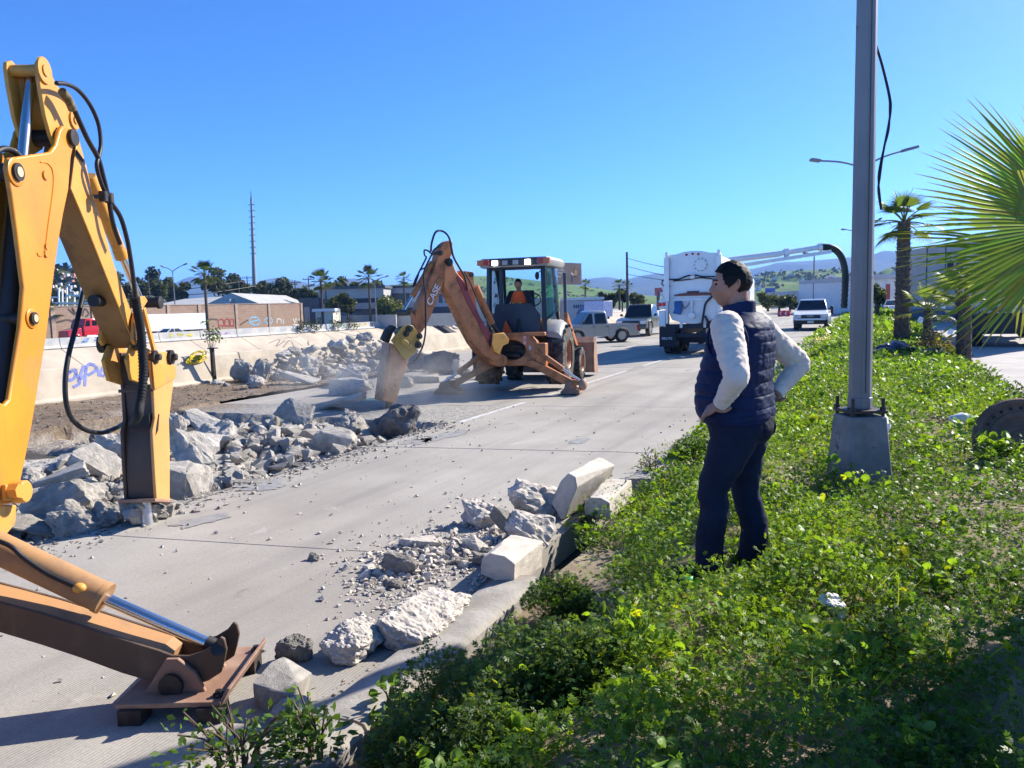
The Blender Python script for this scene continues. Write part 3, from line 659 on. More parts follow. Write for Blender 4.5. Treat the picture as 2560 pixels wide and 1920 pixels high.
tp = NP(402,1245,BO)+nn*(BWD/2-.01); ch = CP+ray(369,1322)*((tp-CP).dot(CM@V3((0,0,-1))))
mb = MB(); mb.cyl(ch,tp+(tp-ch).normalized()*.1,.058,.062,n=18); print('CHISEL', ch, tp); mb.build('chisel', mat('polished chisel steel',(.55,.54,.53),.35,.8,var=.15,dirt=(.12,.11,.10),da=.62,db=.7,ds=5), brk, smooth=40)
# hoses
def hose(name, pts, r, par, m=HOSE, n=6): 
    mb = MB(); mb.tube(cat(pts,n),r); return mb.build(name, m, par, smooth=60)
H = lambda u,v,o=.05: NP(u,v,o)
hose('hose',[H(141,208),H(165,210),H(195,225),H(225,262),H(246,310),H(252,360),H(247,390),H(242,415),H(252,455),H(265,485),H(275,500)],.017,near)
hose('hose',[H(165,235),H(180,262),H(197,300),H(220,350),H(245,395),H(258,440),H(272,500),H(283,560),H(300,610)],.020,near)
hose('hose',[H(272,500),H(300,540),H(317,595),H(327,650),H(334,700),H(340,750)],.020,near)
hose('braided_sleeve',[H(338,745),H(346,790),H(352,830),H(356,880),H(358,940),H(352,1000),H(345,1040),H(332,1058,-.1)],.036,near,SLEEVE)
mb = MB(); P = cat([H(338,745),H(346,790),H(352,830),H(356,880),H(358,940),H(352,1000),H(345,1040)],14)
for i in range(0,len(P)-1,2): mb.cyl(P[i]-(P[i+1]-P[i]).normalized()*.006,P[i]+(P[i+1]-P[i]).normalized()*.006,.041,n=10)
mb.build('sleeve_ribs', SLEEVE, near, smooth=60)
J = lambda u,v,o=-.42: NP(u,v,o)
hose('hose',[J(212,715),J(200,770),J(186,830),J(171,890),J(163,950),J(166,1010),J(182,1050),J(215,1075),J(255,1082),J(290,1070)],.021,near)
hose('hose_end',[J(268,1080),J(298,1066),J(322,1049,-.36)],.022,near,mat('grey hose end',(.32,.31,.29),.5))
mb = MB()
for u, v in ((258,488),(273,492)): c = H(u,v); mb.cyl(c-V3((0,0,.05)),c+V3((0,0,.03)),.035,n=10)
mb.bar(H(238,492,-.1),H(275,490,.06),.05,.03); mb.build('hose_clamp', STEEL, near, smooth=40)
mb = MB(); P = cat([H(155,228),H(170,248),H(182,275)],4); mb.tube(P,.032); mb.build('hose_wrap', mat('taped hose wrap',(.16,.12,.05),.8,var=.5,vs=20,bump=.5,bs=60), near, smooth=60)
# --- stabilizer leg and pad
LP = Plane(c2w(-1.6,3.66), c2w(1,0)); ln = LP.n; LW = -.20
lg = [(-120,1476),(0,1506),(100,1533),(200,1564),(300,1597),(395,1627),(430,1640),(470,1641),(505,1630),(535,1612),(550,1593),(560,1598),(566,1625),(560,1655),(552,1682),(520,1703),(490,1712),(440,1712),(380,1706),(303,1683),(200,1645),(100,1612),(0,1582),(-120,1545)]
Q = [LP(u,v) for u,v in lg]; mb = MB(); mb.prism(Q, shift(Q,ln,-.022)); mb.prism(shift(Q,ln,LW+.022), shift(Q,ln,LW))
cr = [(-120,1478),(0,1508),(100,1535),(200,1566),(300,1599),(395,1629),(420,1645),(410,1700),(303,1681),(200,1643),(100,1610),(-120,1543)]
LEGM = paint('dusty lit stabilizer paint',(.42,.22,.085),(.26,.155,.09),.44,.7,3.,.6); LEGD = paint('grimy shaded stabilizer side',(.10,.062,.038),(.20,.13,.08),.45,.72,4.,.6)  # shade of the near side painted in with grime; paler copy for the lit top
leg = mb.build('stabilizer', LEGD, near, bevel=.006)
Q = [LP(u,v) for u,v in cr]; mb = MB(); mb.prism(shift(Q,ln,-.012), shift(Q,ln,LW+.012)); mb.build('lit_leg_top', LEGM, leg)  # beam core in the paler paint, so the sunlit top reads brighter
mb = MB(); mb.cyl(LP(-150,1300,-.10),LP(262,1496,-.10),.077,n=22); mb.cyl(LP(250,1490,-.10),LP(264,1497,-.10),.081,n=22); cb = mb.build('cylinder_body', LEGM, leg, smooth=40)
mb = MB(); mb.cyl(LP(262,1496,-.10),LP(530,1613,-.10),.030,n=18); mb.build('cylinder_rod', CHROME, leg, smooth=40)
mb = MB(); mb.cyl(LP(515,1606,-.10),LP(535,1615,-.10),.038,n=14); mb.cyl(LP(545,1622,.01),LP(545,1622,LW-.01),.035,n=14); mb.build('rod_eye', STEEL, leg, smooth=40)
mb = MB(); mb.tube(cat([LP(-60,1335,-.02),LP(20,1362,-.02),LP(60,1395,-.02),LP(120,1435,-.02),LP(185,1465,-.02)],5),.012); mb.build('hose', HOSE, leg, smooth=60)
mb = MB(); mb.ell(LP(198,1470,-.025),(.035,.03,.025)); mb.build('hose_fitting', YELD, leg, smooth=60)
def CB(mb, x0,x1,y0,y1,z0,z1):
    q = [(x0,y0),(x1,y0),(x1,y1),(x0,y1)]; mb.prism([c2w(x,y,z0) for x,y in q],[c2w(x,y,z1) for x,y in q])
mb = MB(); CB(mb,-1.95,-1.44,3.52,4.13,.075,.10)
q = [(-1.44,3.52,.075),(-1.44,4.13,.075),(-1.40,4.12,.15),(-1.40,3.55,.15)]; mb.prism([c2w(*p) for p in q],[c2w(p[0]-.02,p[1],p[2]) for p in q])
for y in (3.625,3.885):
    t = [(-1.86,.09),(-1.55,.09),(-1.60,.20),(-1.68,.27),(-1.74,.27)]; mb.prism([c2w(x,y,z) for x,z in t],[c2w(x,y+.025,z) for x,z in t])
pad = mb.build('stabilizer_pad', PADM, near, bevel=.005)
mb = MB(); c = LP(438,1703,.0); mb.cyl(c+ln*.05,c-ln*.28,.045,n=16); mb.lathe(c+ln*.04,ln,[(0,.06),(.02,.06),(.02,.03)],14); mb.build('pad_pin', STEEL, pad, smooth=40)
for x in (-1.93,-1.55):
    for y in (3.50,4.0):
        mb = MB()
        for k in range(7): CB(mb,x+k*.0158,x+k*.0158+.0165,y,y+.12+.008*(k%2),0,.075)
        mb.build('rubber_block', mat('worn rubber block',(.06,.045,.035),.95,var=.4,vs=12), pad)
for x, y in ((-1.47,3.58),(-1.45,4.07)):
    mb = MB(); p = c2w(x,y,.10); mb.cyl(p,p+V3((0,0,.03)),.016,n=6); mb.cyl(p,p+V3((0,0,.012)),.028,n=10); mb.build('bolt', STEEL, pad)
# ================================================================ FAR BACKHOE (centre)
far = thing('backhoe_loader','orange backhoe loader with enclosed cab and operator, breaker arm swung left','backhoe', (-7.36,16.49,0))
FH = rad(9)
Mf = Matrix.Translation((-7.36,16.49,0)) @ Matrix.Rotation(FH,4,'Z')
tractor(far, Mf, ORG1, .12)
FA = c2w(-.26,16.6); FP = Plane(FA, c2w(-.80,-.60)); fn = FP.n
if fn.dot(CP-FA) < 0: fn = -fn; FP.n = fn
def z4(x, y): return 900+x/3.607, 560+y/3.607
def F4(x, y, off=0.): return FP(*z4(x,y), off)
def fpoly(pts, o0, o1, name, m, par, bv=.008):
    Q = [F4(x,y,o0) for x,y in pts]; mb = MB(); mb.prism(Q, shift(Q,fn,o1-o0)); return mb.build(name, m, par, bevel=bv)
bm_ = [(765,420),(760,560),(830,680),(890,800),(960,950),(1030,1080),(1100,1170),(1200,1240),(1290,1215),(1260,1180),(1190,1130),(1200,1050),(1160,960),(1080,830),(1000,660),(930,500),(870,430),(835,345),(812,318),(785,322),(768,350)]
fb = fpoly(bm_, 0, -.30, 'boom', ORG1, far, .02)
fpoly([(868,480),(890,462),(935,520),(1010,680),(1090,850),(1165,965),(1192,1010),(1182,1118),(1150,1060),(1060,880),(960,700)], .012, -.005, 'stripe_panel', MAROON, fb, .003)
fpoly([(905,420),(1020,432),(1032,560),(1050,760),(1075,820),(1000,660),(940,520)], -.10, -.24, 'boom_bracket', ORG1, far, .01)
c = F4(1003,458,-.08); mb = MB(); mb.lathe(c,fn,[(0,.05),(.03,.05),(.03,.03)],14); mb.build('bracket_pin', STEEL, far, smooth=40)
mb = MB(); mb.cyl(F4(1040,560,-.15),F4(1190,900,-.15),.075,n=16); mb.build('cylinder_body', ORG1, far, smooth=40)
mb = MB(); mb.cyl(F4(1190,900,-.15),F4(1250,985,-.15),.045,n=14); mb.build('cylinder_rod', STEEL, far, smooth=40)
st = [(745,185),(790,152),(820,146),(838,168),(832,270),(800,340),(752,520),(700,690),(620,870),(572,960),(545,985),(512,960),(505,900),(500,800),(560,670),(600,580),(660,440),(690,330),(715,240)]
fs_ = fpoly(st, -.04, -.26, 'dipper_stick', ORG1, far, .012)
fpoly([(662,560),(712,470),(752,515),(742,560),(690,700),(620,800),(590,815),(600,760)], -.028, -.05, 'name_plate', ORG1, fs_, .003)
# lettering on the stick
def lettering(txt, p0, px, pz, h, m, par, ext=.004, name='lettering'):
    cu = bpy.data.curves.new(name,'FONT'); cu.body = txt; cu.size = h; cu.extrude = ext; cu.align_x = 'LEFT'
    t = bpy.data.objects.new('tmp', cu); COL.objects.link(t); dg = bpy.context.evaluated_depsgraph_get()
    me = bpy.data.meshes.new_from_object(t.evaluated_get(dg)); COL.objects.unlink(t); bpy.data.objects.remove(t)
    px = V3(px).normalized(); nz = px.cross(V3(pz)).normalized(); py = nz.cross(px)
    org = ORG.get(root_of(par),V3()); Mx = Matrix((px,py,nz)).transposed().to_4x4(); Mx.translation = V3(p0)-org
    me.transform(Mx); me.name = name; me.materials.clear(); me.materials.append(m)
    o = bpy.data.objects.new(name, me); COL.objects.link(o); o.parent = par; return o
LTW = mat('white lettering',(.75,.74,.72),.6,var=.05)
a = F4(640,742,-.022); b = F4(738,545,-.022)
lettering('CASE', a, b-a, F4(600,700,-.022)-a, (b-a).length/2.62, LTW, fs_)
for p, r in (((800,345),.085),((725,262),.05)):
    mb = MB(); c = F4(*p,0); mb.lathe(c,fn,[(-.3,r*.6),(0,r),(.03,r),(.03,r*.62),(.06,r*.6),(.06,.01)],16); mb.build('pivot_pin', STEEL, fb, smooth=40)
mb = MB(); mb.cyl(F4(650,350,-.15),F4(470,655,-.15),.06,n=16); mb.build('cylinder_body', ORG1, far, smooth=40)
mb = MB(); mb.cyl(F4(470,655,-.15),F4(392,785,-.15),.036,n=14); mb.build('cylinder_rod', CHROME, far, smooth=40)
c = F4(400,800,-.15); mb = MB(); mb.cyl(c-fn*.24,c+fn*.16,.06,n=14); mb.build('link_pin', STEEL, far, smooth=40)
fpoly([(432,780),(460,778),(500,850),(556,990),(552,1022),(528,1020),(480,900),(470,850)], -.0, -.04, 'link_bar', ORG1, far, .006)
fpoly([(432,780),(460,778),(500,850),(556,990),(552,1022),(528,1020),(480,900),(470,850)], -.27, -.30, 'link_bar', ORG1, far, .006)
ad = [(285,1050),(335,985),(385,925),(430,905),(475,915),(510,960),(548,1080),(520,1112),(495,1165),(420,1232),(380,1190),(315,1095)]
fbk = fpoly([(275,1072),(312,1088),(440,1110),(450,1185),(388,1400),(322,1620),(205,1592),(235,1380)], .01, -.36, 'breaker', RUSTP, far, .015)
fa = fpoly(ad, .06, .02, 'adapter_plate', OLIVE, fbk, .008)
fpoly(ad, -.36, -.40, 'adapter_plate', OLIVE, fbk, .008)
fpoly([(360,1030),(420,1050),(470,1100),(500,1130),(470,1150),(420,1110),(380,1080)], .085, .06, 'stiffener', OLIVE, fa, .006)
for p, r in (((440,945),.07),((412,990),.06),((532,1012),.06),((522,1090),.07)):
    mb = MB(); c = F4(*p,.05); mb.lathe(c,fn,[(-.4,r*.6),(0,r*1.1),(.04,r),(.04,r*.5),(.07,r*.45),(.07,.01)],12); mb.build('pivot_pin', STEEL, fbk, smooth=40)
for p in ((255,1395),(300,1480),(330,1400),(240,1500),(325,1460)):
    mb = MB(); c = F4(*p,.01); mb.cyl(c-fn*.005,c+fn*.035,.032,n=8); mb.build('bolt', RUSTP, fbk)
# grooved dark back of the housing: channel plates
fd = FP.d
for k, o in enumerate((.0,-.11,-.25,-.35)):
    q = [F4(x,y,o) for x,y in ((268,1080),(232,1385),(204,1588),(196,1588),(224,1385),(260,1080))]; mb = MB(); mb.prism(q, shift(q,fn,-.03)); mb.build('guide_rail', RUSTP, fbk, bevel=.004)
fpoly([(205,1040),(240,960),(290,910),(330,930),(300,980),(262,1075)], -.12, -.26, 'hammer_bracket', STEEL, fbk, .01)
p0 = F4(262,1600,-.18); mb = MB(); mb.cyl(p0+V3((0,0,.1)), p0+fd*.0+V3((-.03,-.02,-.42)), .06,n=14); mb.build('chisel', STEEL, fbk, smooth=40)
# far hoses
G = lambda x,y,o=.05: F4(x,y,o)
def fh(pts, r, m=HOSE): return hose('hose', pts, r, far, m)
fh([G(640,250,-.1),G(645,180,-.1),G(670,95,-.1),G(700,62,-.1),G(745,65,-.1),G(790,100),G(812,150),G(825,220),G(845,300),G(900,400),G(940,470),G(970,600)],.022)
fh([G(640,265,-.1),G(610,240,-.1),G(580,238,-.1),G(582,280,-.1),G(598,300,-.1),G(575,350,-.1),G(540,420,-.1),G(500,500,-.1),G(480,560,-.1)],.018)
fh([G(720,200),G(670,230),G(640,290),G(600,370),G(575,440),G(575,520),G(590,620),G(590,720),G(592,850),G(590,970),G(575,1070),G(545,1150),G(500,1230),G(430,1270)],.018)
fh([G(600,390,-.2),G(540,420,-.2),G(520,480,-.2),G(490,560,-.2)],.016)
fh([G(940,430),G(1000,540),G(1090,760),G(1150,880),G(1190,980),G(1175,1110)],.016)
# swing casting, triangle reflector
mb = MB()
sw = [(1200,1000),(1240,985),(1300,980),(1345,1040),(1340,1075),(1290,1100),(1260,1180),(1215,1150),(1190,1080)]
Q = [F4(x,y,.08) for x,y in sw]; mb.prism(Q, shift(Q,fn,-.06)); mb.prism(shift(Q,fn,-.38), shift(Q,fn,-.44)); mb.build('swing_casting', YELD, far, bevel=.01)
q = [F4(x,y,-.05) for x,y in ((1120,1170),(1240,1150),(1330,1200),(1330,1270),(1260,1290),(1180,1260))]; mb = MB(); mb.prism(q, shift(q,fn,-.35)); mb.build('swing_post', ORG1, far, bevel=.015)
mb = MB(); q = [V3((x,-.70,z)) for x,z in ((-.33,1.32),(-.02,1.28),(-.22,1.62))]; q = [Mf@p for p in q]; mb.prism(q,[p+Mf.to_3x3()@V3((0,.01,0)) for p in q]); mb.build('reflector_triangle', mat('red orange reflector',(.75,.08,.01),.5), far)
# stabilizers of the far machine
SP = Plane(Mf@V3((0,-1.15,0)), Mf.to_3x3()@V3((1,0,0))); sn = SP.n
if sn.dot(CP-SP.A) < 0: sn = -sn; SP.n = sn
def z8(x, y): return 1100+x/4.366, 620+y/4.366
def S8(x, y, o=0.): return SP(*z8(x,y),o)
for nm, arm, c0, c1, c2_, pd in (('r',[(960,1230),(1010,1225),(1160,1295),(1300,1370),(1430,1440),(1530,1450),(1525,1500),(1420,1505),(1330,1480),(1180,1400),(1020,1310),(950,1290)],(1050,1115),(1345,1325),(1530,1450),(1310,1525,1480,1590)),
    ('l',[(560,1240),(560,1310),(420,1380),(300,1440),(180,1510),(90,1550),(-10,1560),(-20,1500),(60,1490),(200,1420),(330,1350),(480,1270)],(480,1150),(200,1355),(0,1495),(-70,205,1510,1610))):
    Q = [S8(x,y,.06) for x,y in arm]; mb = MB(); mb.prism(Q, shift(Q,sn,-.16)); ar = mb.build('stabilizer', ORG1, far, bevel=.008)
    mb = MB(); mb.cyl(S8(*c0,-.02),S8(*c1,-.02),.058,n=14); mb.build('cylinder_body', ORG1, ar, smooth=40)
    mb = MB(); mb.cyl(S8(*c1,-.02),S8(*c2_,-.02),.03,n=12); mb.build('cylinder_rod', CHROME, ar, smooth=40)
    x0,x1,y0,y1 = pd; mb = MB(); a = S8(x0,y1,.1); b = S8(x1,y1,.1); a.z = b.z = .02
    e = (b-a).normalized(); L_ = (b-a).length
    pf = [(0,.0),(L_,.0),(L_*.98,.10),(L_*.72,.12),(L_*.62,.27),(L_*.30,.27),(L_*.2,.12),(0.02,.06)]
    pts = [a+e*s_+V3((0,0,z)) for s_,z in pf]; mb.prism(pts,[p-sn*.05 for p in pts]); mb.prism([p-sn*.32 for p in pts],[p-sn*.37 for p in pts])
    q = [(0,.0),(L_,.0),(L_,.05),(0,.05)]; pts = [a+e*s_+V3((0,0,z)) for s_,z in q]; mb.prism([p-sn*.04 for p in pts],[p-sn*.34 for p in pts])
    mb.build('stabilizer_pad', PADM, ar, bevel=.006)
mb = MB(); c = S8(1560,1490,.1); mb.ell(c,(.09,.12,.13)); mb.build('pad_knuckle', PADM, far, smooth=60)
# ================================================================ PEOPLE
g = NG('skin'); SKIN = g.set(g.mix(g.ramp(g.noise(9,4),.3,.7),(.33,.165,.105),(.42,.22,.15)), .5, 0., g.bump(g.noise(300,3),.05,.001), .35); g.p.inputs['Subsurface Weight'].default_value = .08
g = NG('black hair'); HAIR = g.set((.004,.0035,.0035), .6, 0., g.bump(g.noise(1,5,.7,g.map((220,220,50))),.8,.004), .25)
def fabric(name, a, b, sc=6, rough=.8, bump=.25, wsc=500, sheen=.2):
    g = NG(name); m = g.set(g.mix(g.ramp(g.noise(sc,6,.6),.3,.7),a,b), rough, 0., g.bump(g.noise(wsc,3),bump,.001), .3)
    g.p.inputs['Sheen Weight'].default_value = sheen; return m
NAVY = fabric('navy quilted nylon',(.006,.014,.050),(.009,.021,.072),4,.6,.1,250,0); NAVY.node_tree.nodes['Principled BSDF'].inputs['Specular IOR Level'].default_value = .14
SHIRT = fabric('cream shirt cotton',(.66,.55,.45),(.74,.63,.52),7,.85,.2,600)
DENIM = fabric('dark blue denim',(.006,.010,.026),(.011,.019,.045),5,.9,.35,700,0)
SHOE = mat('black suede shoe',(.010,.010,.012),.8,var=.3)
def ringpts(c, ax, fwd, a, b, n=20, ph=0):
    """ellipse ring round axis ax; a across, b along fwd"""
    ax = V3(ax).normalized(); f = V3(fwd); f = (f-ax*f.dot(ax)).normalized(); r = f.cross(ax)
    return [V3(c)+r*(a*math.cos(2*math.pi*i/n))+f*(b*math.sin(2*math.pi*i/n)) for i in range(n)]
def limb(mb, pts, rr, fwd=(0,1,0), n=18, sub=5, wr=0., seed=0):
    P = cat(pts, sub); m = len(P); R_ = np.interp(np.linspace(0,len(pts)-1,m), range(len(pts)), [r[0] if hasattr(r,'__len__') else r for r in rr])
    R2 = np.interp(np.linspace(0,len(pts)-1,m), range(len(pts)), [r[1] if hasattr(r,'__len__') else r for r in rr]); rings = []
    for i in range(m):
        ax = P[min(i+1,m-1)]-P[max(i-1,0)]
        q = ringpts(P[i], ax, fwd, R_[i], R2[i], n)
        if wr:
            q = [P[i]+(p-P[i])*(1+wr*mnoise.noise(V3((i*.9+seed,k*.35,seed)))+wr*.5*math.sin(i*1.9+k*.5+seed)) for k,p in enumerate(q)]
        rings.append(q)
    mb.loft(rings)
def remesh(o, vox, smooth=6, disp=0, dsc=.1, sub=0):
    r = o.modifiers.new('r','REMESH'); r.mode = 'VOXEL'; r.voxel_size = vox; r.use_smooth_shade = True
    if smooth: s_ = o.modifiers.new('s','SMOOTH'); s_.iterations = smooth; s_.factor = .5
    if disp:
        t = bpy.data.textures.new('folds','CLOUDS'); t.noise_scale = dsc; t.noise_depth = 3
        d = o.modifiers.new('d','DISPLACE'); d.texture = t; d.strength = disp; d.mid_level = .5; d.texture_coords = 'LOCAL'
    return o
def gauss(x, s): return math.exp(-x*x/(2*s*s))
def headpoint(th, ph, k=1.0, sc=1.0):
    """th 0 = face front (+y), ph = elevation"""
    x = math.sin(th)*math.cos(ph); y = math.cos(th)*math.cos(ph); z = math.sin(ph)
    X = .078*x; Y = .097*y; Z = .118*z
    if z < 0:
        t = -z; X *= 1-.30*t*t; Y = Y*(1-.22*t*t)+.022*t
        if y < 0: Y += .035*t
    if y > 0:
        fz = Z; ax_ = abs(X)
        nose = .021*gauss(X,.011)*(gauss(fz+.020,.015)) + .008*gauss(X,.012)*gauss(fz-.004,.022)
        brow = .006*gauss(fz-.028,.010)*gauss(ax_-.025,.03)
        eye = -.009*gauss(fz-.012,.011)*gauss(ax_-.031,.013)
        lip = .009*gauss(X,.018)*(gauss(fz+.052,.006)+gauss(fz+.064,.006)) - .004*gauss(fz+.058,.002)*gauss(X,.018)
        chin = .012*gauss(X,.022)*gauss(fz+.095,.016); cheek = .005*gauss(ax_-.045,.016)*gauss(fz+.02,.02)
        Y += (nose+brow+eye+lip+chin+cheek)
    return V3((X,Y,Z))*k*sc
def headmesh(mb, c, R3, k=1.0, sc=1.0, nu=64, nv=48, keep=None, nz=0):
    vs = []; idx = {}; fs = []
    for j in range(nv+1):
        ph = -math.pi/2+math.pi*j/nv
        for i in range(nu):
            th = 2*math.pi*i/nu-math.pi; p = headpoint(th,ph,k,sc)
            if nz: p = p*(1+nz*mnoise.fractal(p*60,1.,2.,3))
            idx[(i,j)] = len(vs); vs.append(V3(c)+R3@p)
    for j in range(nv):
        for i in range(nu):
            th = 2*math.pi*(i+.5)/nu-math.pi; ph = -math.pi/2+math.pi*(j+.5)/nv
            if keep and not keep(th,ph): continue
            fs.append((idx[(i,j)],idx[((i+1)%nu,j)],idx[((i+1)%nu,j+1)],idx[(i,j+1)]))
    mb.add(vs, fs)
def hairline(th, ph):
    a = abs(th)                    # 0 face .. pi back
    lim = np.interp(a,[0,.6,.95,1.15,1.35,1.75,1.95,2.4,3.2],[.62,.60,.52,.05,-.12,.12,-.30,-.52,-.58])
    return ph > lim
def ear(mb, c, R3, s, sc=1.0):
    P = [(s*.073,-.012,.018),(s*.082,-.026,.028),(s*.085,-.034,.015),(s*.082,-.030,-.008),(s*.076,-.018,-.026),(s*.073,-.010,-.022)]
    mb.tube(cat([V3(c)+R3@(V3(p)*sc) for p in P],4),.0062*sc,7); mb.ell(V3(c)+R3@(V3((s*.077,-.020,.0))*sc),(.005*sc,.014*sc,.024*sc),R3)
def hand(mb, wrist, palm_end, curl, across, thumb, sc=1.0):
    """palm slab from wrist to palm_end, four curled fingers and a thumb"""
    w_ = V3(wrist); e = V3(palm_end); d = (e-w_).normalized(); ac = V3(across); ac = (ac-d*ac.dot(d)).normalized(); cu = V3(curl).normalized()
    limb(mb, [w_-d*.03, w_+d*.02, w_+(e-w_)*.6, e], [(.026*sc,.019*sc),(.030*sc,.018*sc),(.041*sc,.017*sc),(.041*sc,.014*sc)], fwd=cu, n=14)
    for k, ln in enumerate((.070,.080,.075,.058)):
        b = e+ac*((k-1.5)*.0205*sc)-d*.008; q = d+cu*.25+ac*((k-1.5)*.06)
        p1 = b+q.normalized()*ln*.45*sc; p2 = p1+(d*.55+cu*.8).normalized()*ln*.33*sc; p3 = p2+(d*.05+cu).normalized()*ln*.28*sc
        limb(mb,[b,p1,p2,p3],[.0098*sc,.0092*sc,.0085*sc,.0068*sc],fwd=ac,n=10,sub=3)
    b = w_+d*.025-ac*.026*sc; t = V3(thumb).normalized()
    limb(mb,[b,b+(t*.7+d*.4).normalized()*.035*sc,b+(t*.8+d*.3).normalized()*.062*sc,b+t*.086*sc],[.014*sc,.012*sc,.0105*sc,.008*sc],fwd=cu,n=10,sub=3)
# ---------------------------------------------------------------- standing man
mp = c2w(1.265,4.25); mz = .40
man = thing('person','man in navy quilted vest, cream shirt and dark jeans, hands on hips in the weeds','person',(mp.x,mp.y,mz))
fc = c2w(-.83,.56); mr = math.atan2(fc.y,fc.x)-math.pi/2
MM = Matrix.Translation((mp.x,mp.y,mz)) @ Matrix.Rotation(mr,4,'Z') @ Matrix.Scale(1.012,4)
hc = V3((0,.045,1.610)); HR = Matrix.Rotation(rad(24),3,'Z') @ Matrix.Rotation(rad(-3),3,'X')
LSh, LEl, LWr = V3((-.232,-.005,1.375)), V3((-.395,-.11,1.150)), V3((-.290,.0,1.005))
RSh, REl, RWr = V3((.232,-.01,1.375)), V3((.43,-.215,1.155)), V3((.27,-.13,1.00))
mb = MB(MM); headmesh(mb, hc, HR)
for s in (-1,1): ear(mb, hc, HR, s)
limb(mb,[(0,-.015,1.36),(0,-.008,1.44),(0,.008,1.52),(0,.015,1.58)],[.085,.066,.060,.055])
limb(mb,[(0,0,.90),(0,.01,1.05),(0,0,1.25),(0,-.01,1.38)],[(.12,.08),(.11,.09),(.13,.08),(.10,.06)])
for Sh,El,Wr in ((LSh,LEl,LWr),(RSh,REl,RWr)): limb(mb,[V3((0,-.01,1.36)),Sh*.9+V3((0,0,.12)),El,Wr,Wr+(Wr-El)*.1],[.06,.042,.036,.027,.026])
for s,(kx,ky),(ax,ay) in ((-1,(-.115,.13),(-.105,.135)),(1,(.125,.02),(.125,-.035))):
    limb(mb,[(s*.08,0,.92),(s*.10,.01,.80),(kx,ky,.48),(ax,ay,.10)],[.07,.07,.045,.038])
hand(mb, LWr+V3((.0,.015,-.01)), LWr+V3((.012,.085,-.055)), V3((.55,.1,-.8)), V3((-.55,.25,.0))*-1+V3((0,0,.5)), V3((.10,-.95,.12)))
hand(mb, RWr+V3((0,.01,-.005)), RWr+V3((-.02,.09,-.05)), V3((-.6,.2,-.8)), V3((.5,.2,.4)), V3((-.2,-.9,.1)))
body = mb.build('body', SKIN, man, smooth=180); remesh(body,.0058,3)
mb = MB(MM)
for s in (-1,1): mb.ell(hc+HR@V3((s*.031,.083,.012)),(.012,.010,.0065),HR)
mb.build('eyes', mat('dark eye',(.03,.02,.015),.2), man, smooth=180)
mb = MB(MM)
for s in (-1,1): mb.tube(cat([hc+HR@V3((s*.012,.097,.030)),hc+HR@V3((s*.030,.094,.036)),hc+HR@V3((s*.050,.079,.031))],4),.0035,6)
mb.build('eyebrows', HAIR, man, smooth=180)
mb = MB(MM); headmesh(mb, hc+V3((0,-.004,.004)), HR, 1.115, nu=96, nv=72, keep=hairline, nz=.03)
N_ = len(mb.v)
hr = mb.build('hair', HAIR, man, smooth=180); sd = hr.modifiers.new('so','SOLIDIFY'); sd.thickness = .012; sd.offset = -1
mb = MB(MM); rg = random.Random(3)
for i in range(900):
    th = rg.uniform(-math.pi,math.pi); ph = rg.uniform(-.6,1.5)
    if not hairline(th,ph) : continue
    p = headpoint(th,ph,1.10); nrm_ = p.normalized(); fl = V3((nrm_.x*.4,.5 if nrm_.y > .2 else -.6,-.35)); q = p+nrm_*.010+fl*.016
    mb.add([hc+HR@(p+V3((.0022,0,0))),hc+HR@(p-V3((.0022,0,0))),hc+HR@q],[(0,1,2)])
mb.build('hair_strands', HAIR, hr)
# shirt sleeves and body
mb = MB(MM)
for Sh,El,Wr,sd_ in ((LSh,LEl,LWr,1.),(RSh,REl,RWr,7.)):
    up = (El-Sh); fo = (Wr-El)
    limb(mb,[Sh*.72+V3((0,0,.42*.93)),Sh+V3((0,0,.015)),Sh+up*.45,El-up*.05,El+fo*.18,El+fo*.6,Wr],[.070,.084,.076,.064,.060,.052,.040],n=28,sub=10,wr=.055,seed=sd_)
limb(mb,[(0,0,.98),(0,.02,1.1),(0,0,1.3),(0,-.01,1.42),(0,-.002,1.46)],[(.15,.11),(.15,.12),(.17,.10),(.12,.075),(.07,.065)],n=24)
sh = mb.build('shirt', SHIRT, man, smooth=180); remesh(sh,.0075,1,.013,.03)
for Wr,El in ((LWr,LEl),(RWr,REl)):
    d = (Wr-El).normalized(); mb = MB(MM); mb.loft([ringpts(Wr-d*.045,d,(0,1,0),.041,.041,24),ringpts(Wr-d*.04,d,(0,1,0),.0445,.0445,24),ringpts(Wr+d*.012,d,(0,1,0),.044,.044,24),ringpts(Wr+d*.014,d,(0,1,0),.039,.039,24)]); mb.build('cuff', SHIRT, sh, smooth=50)
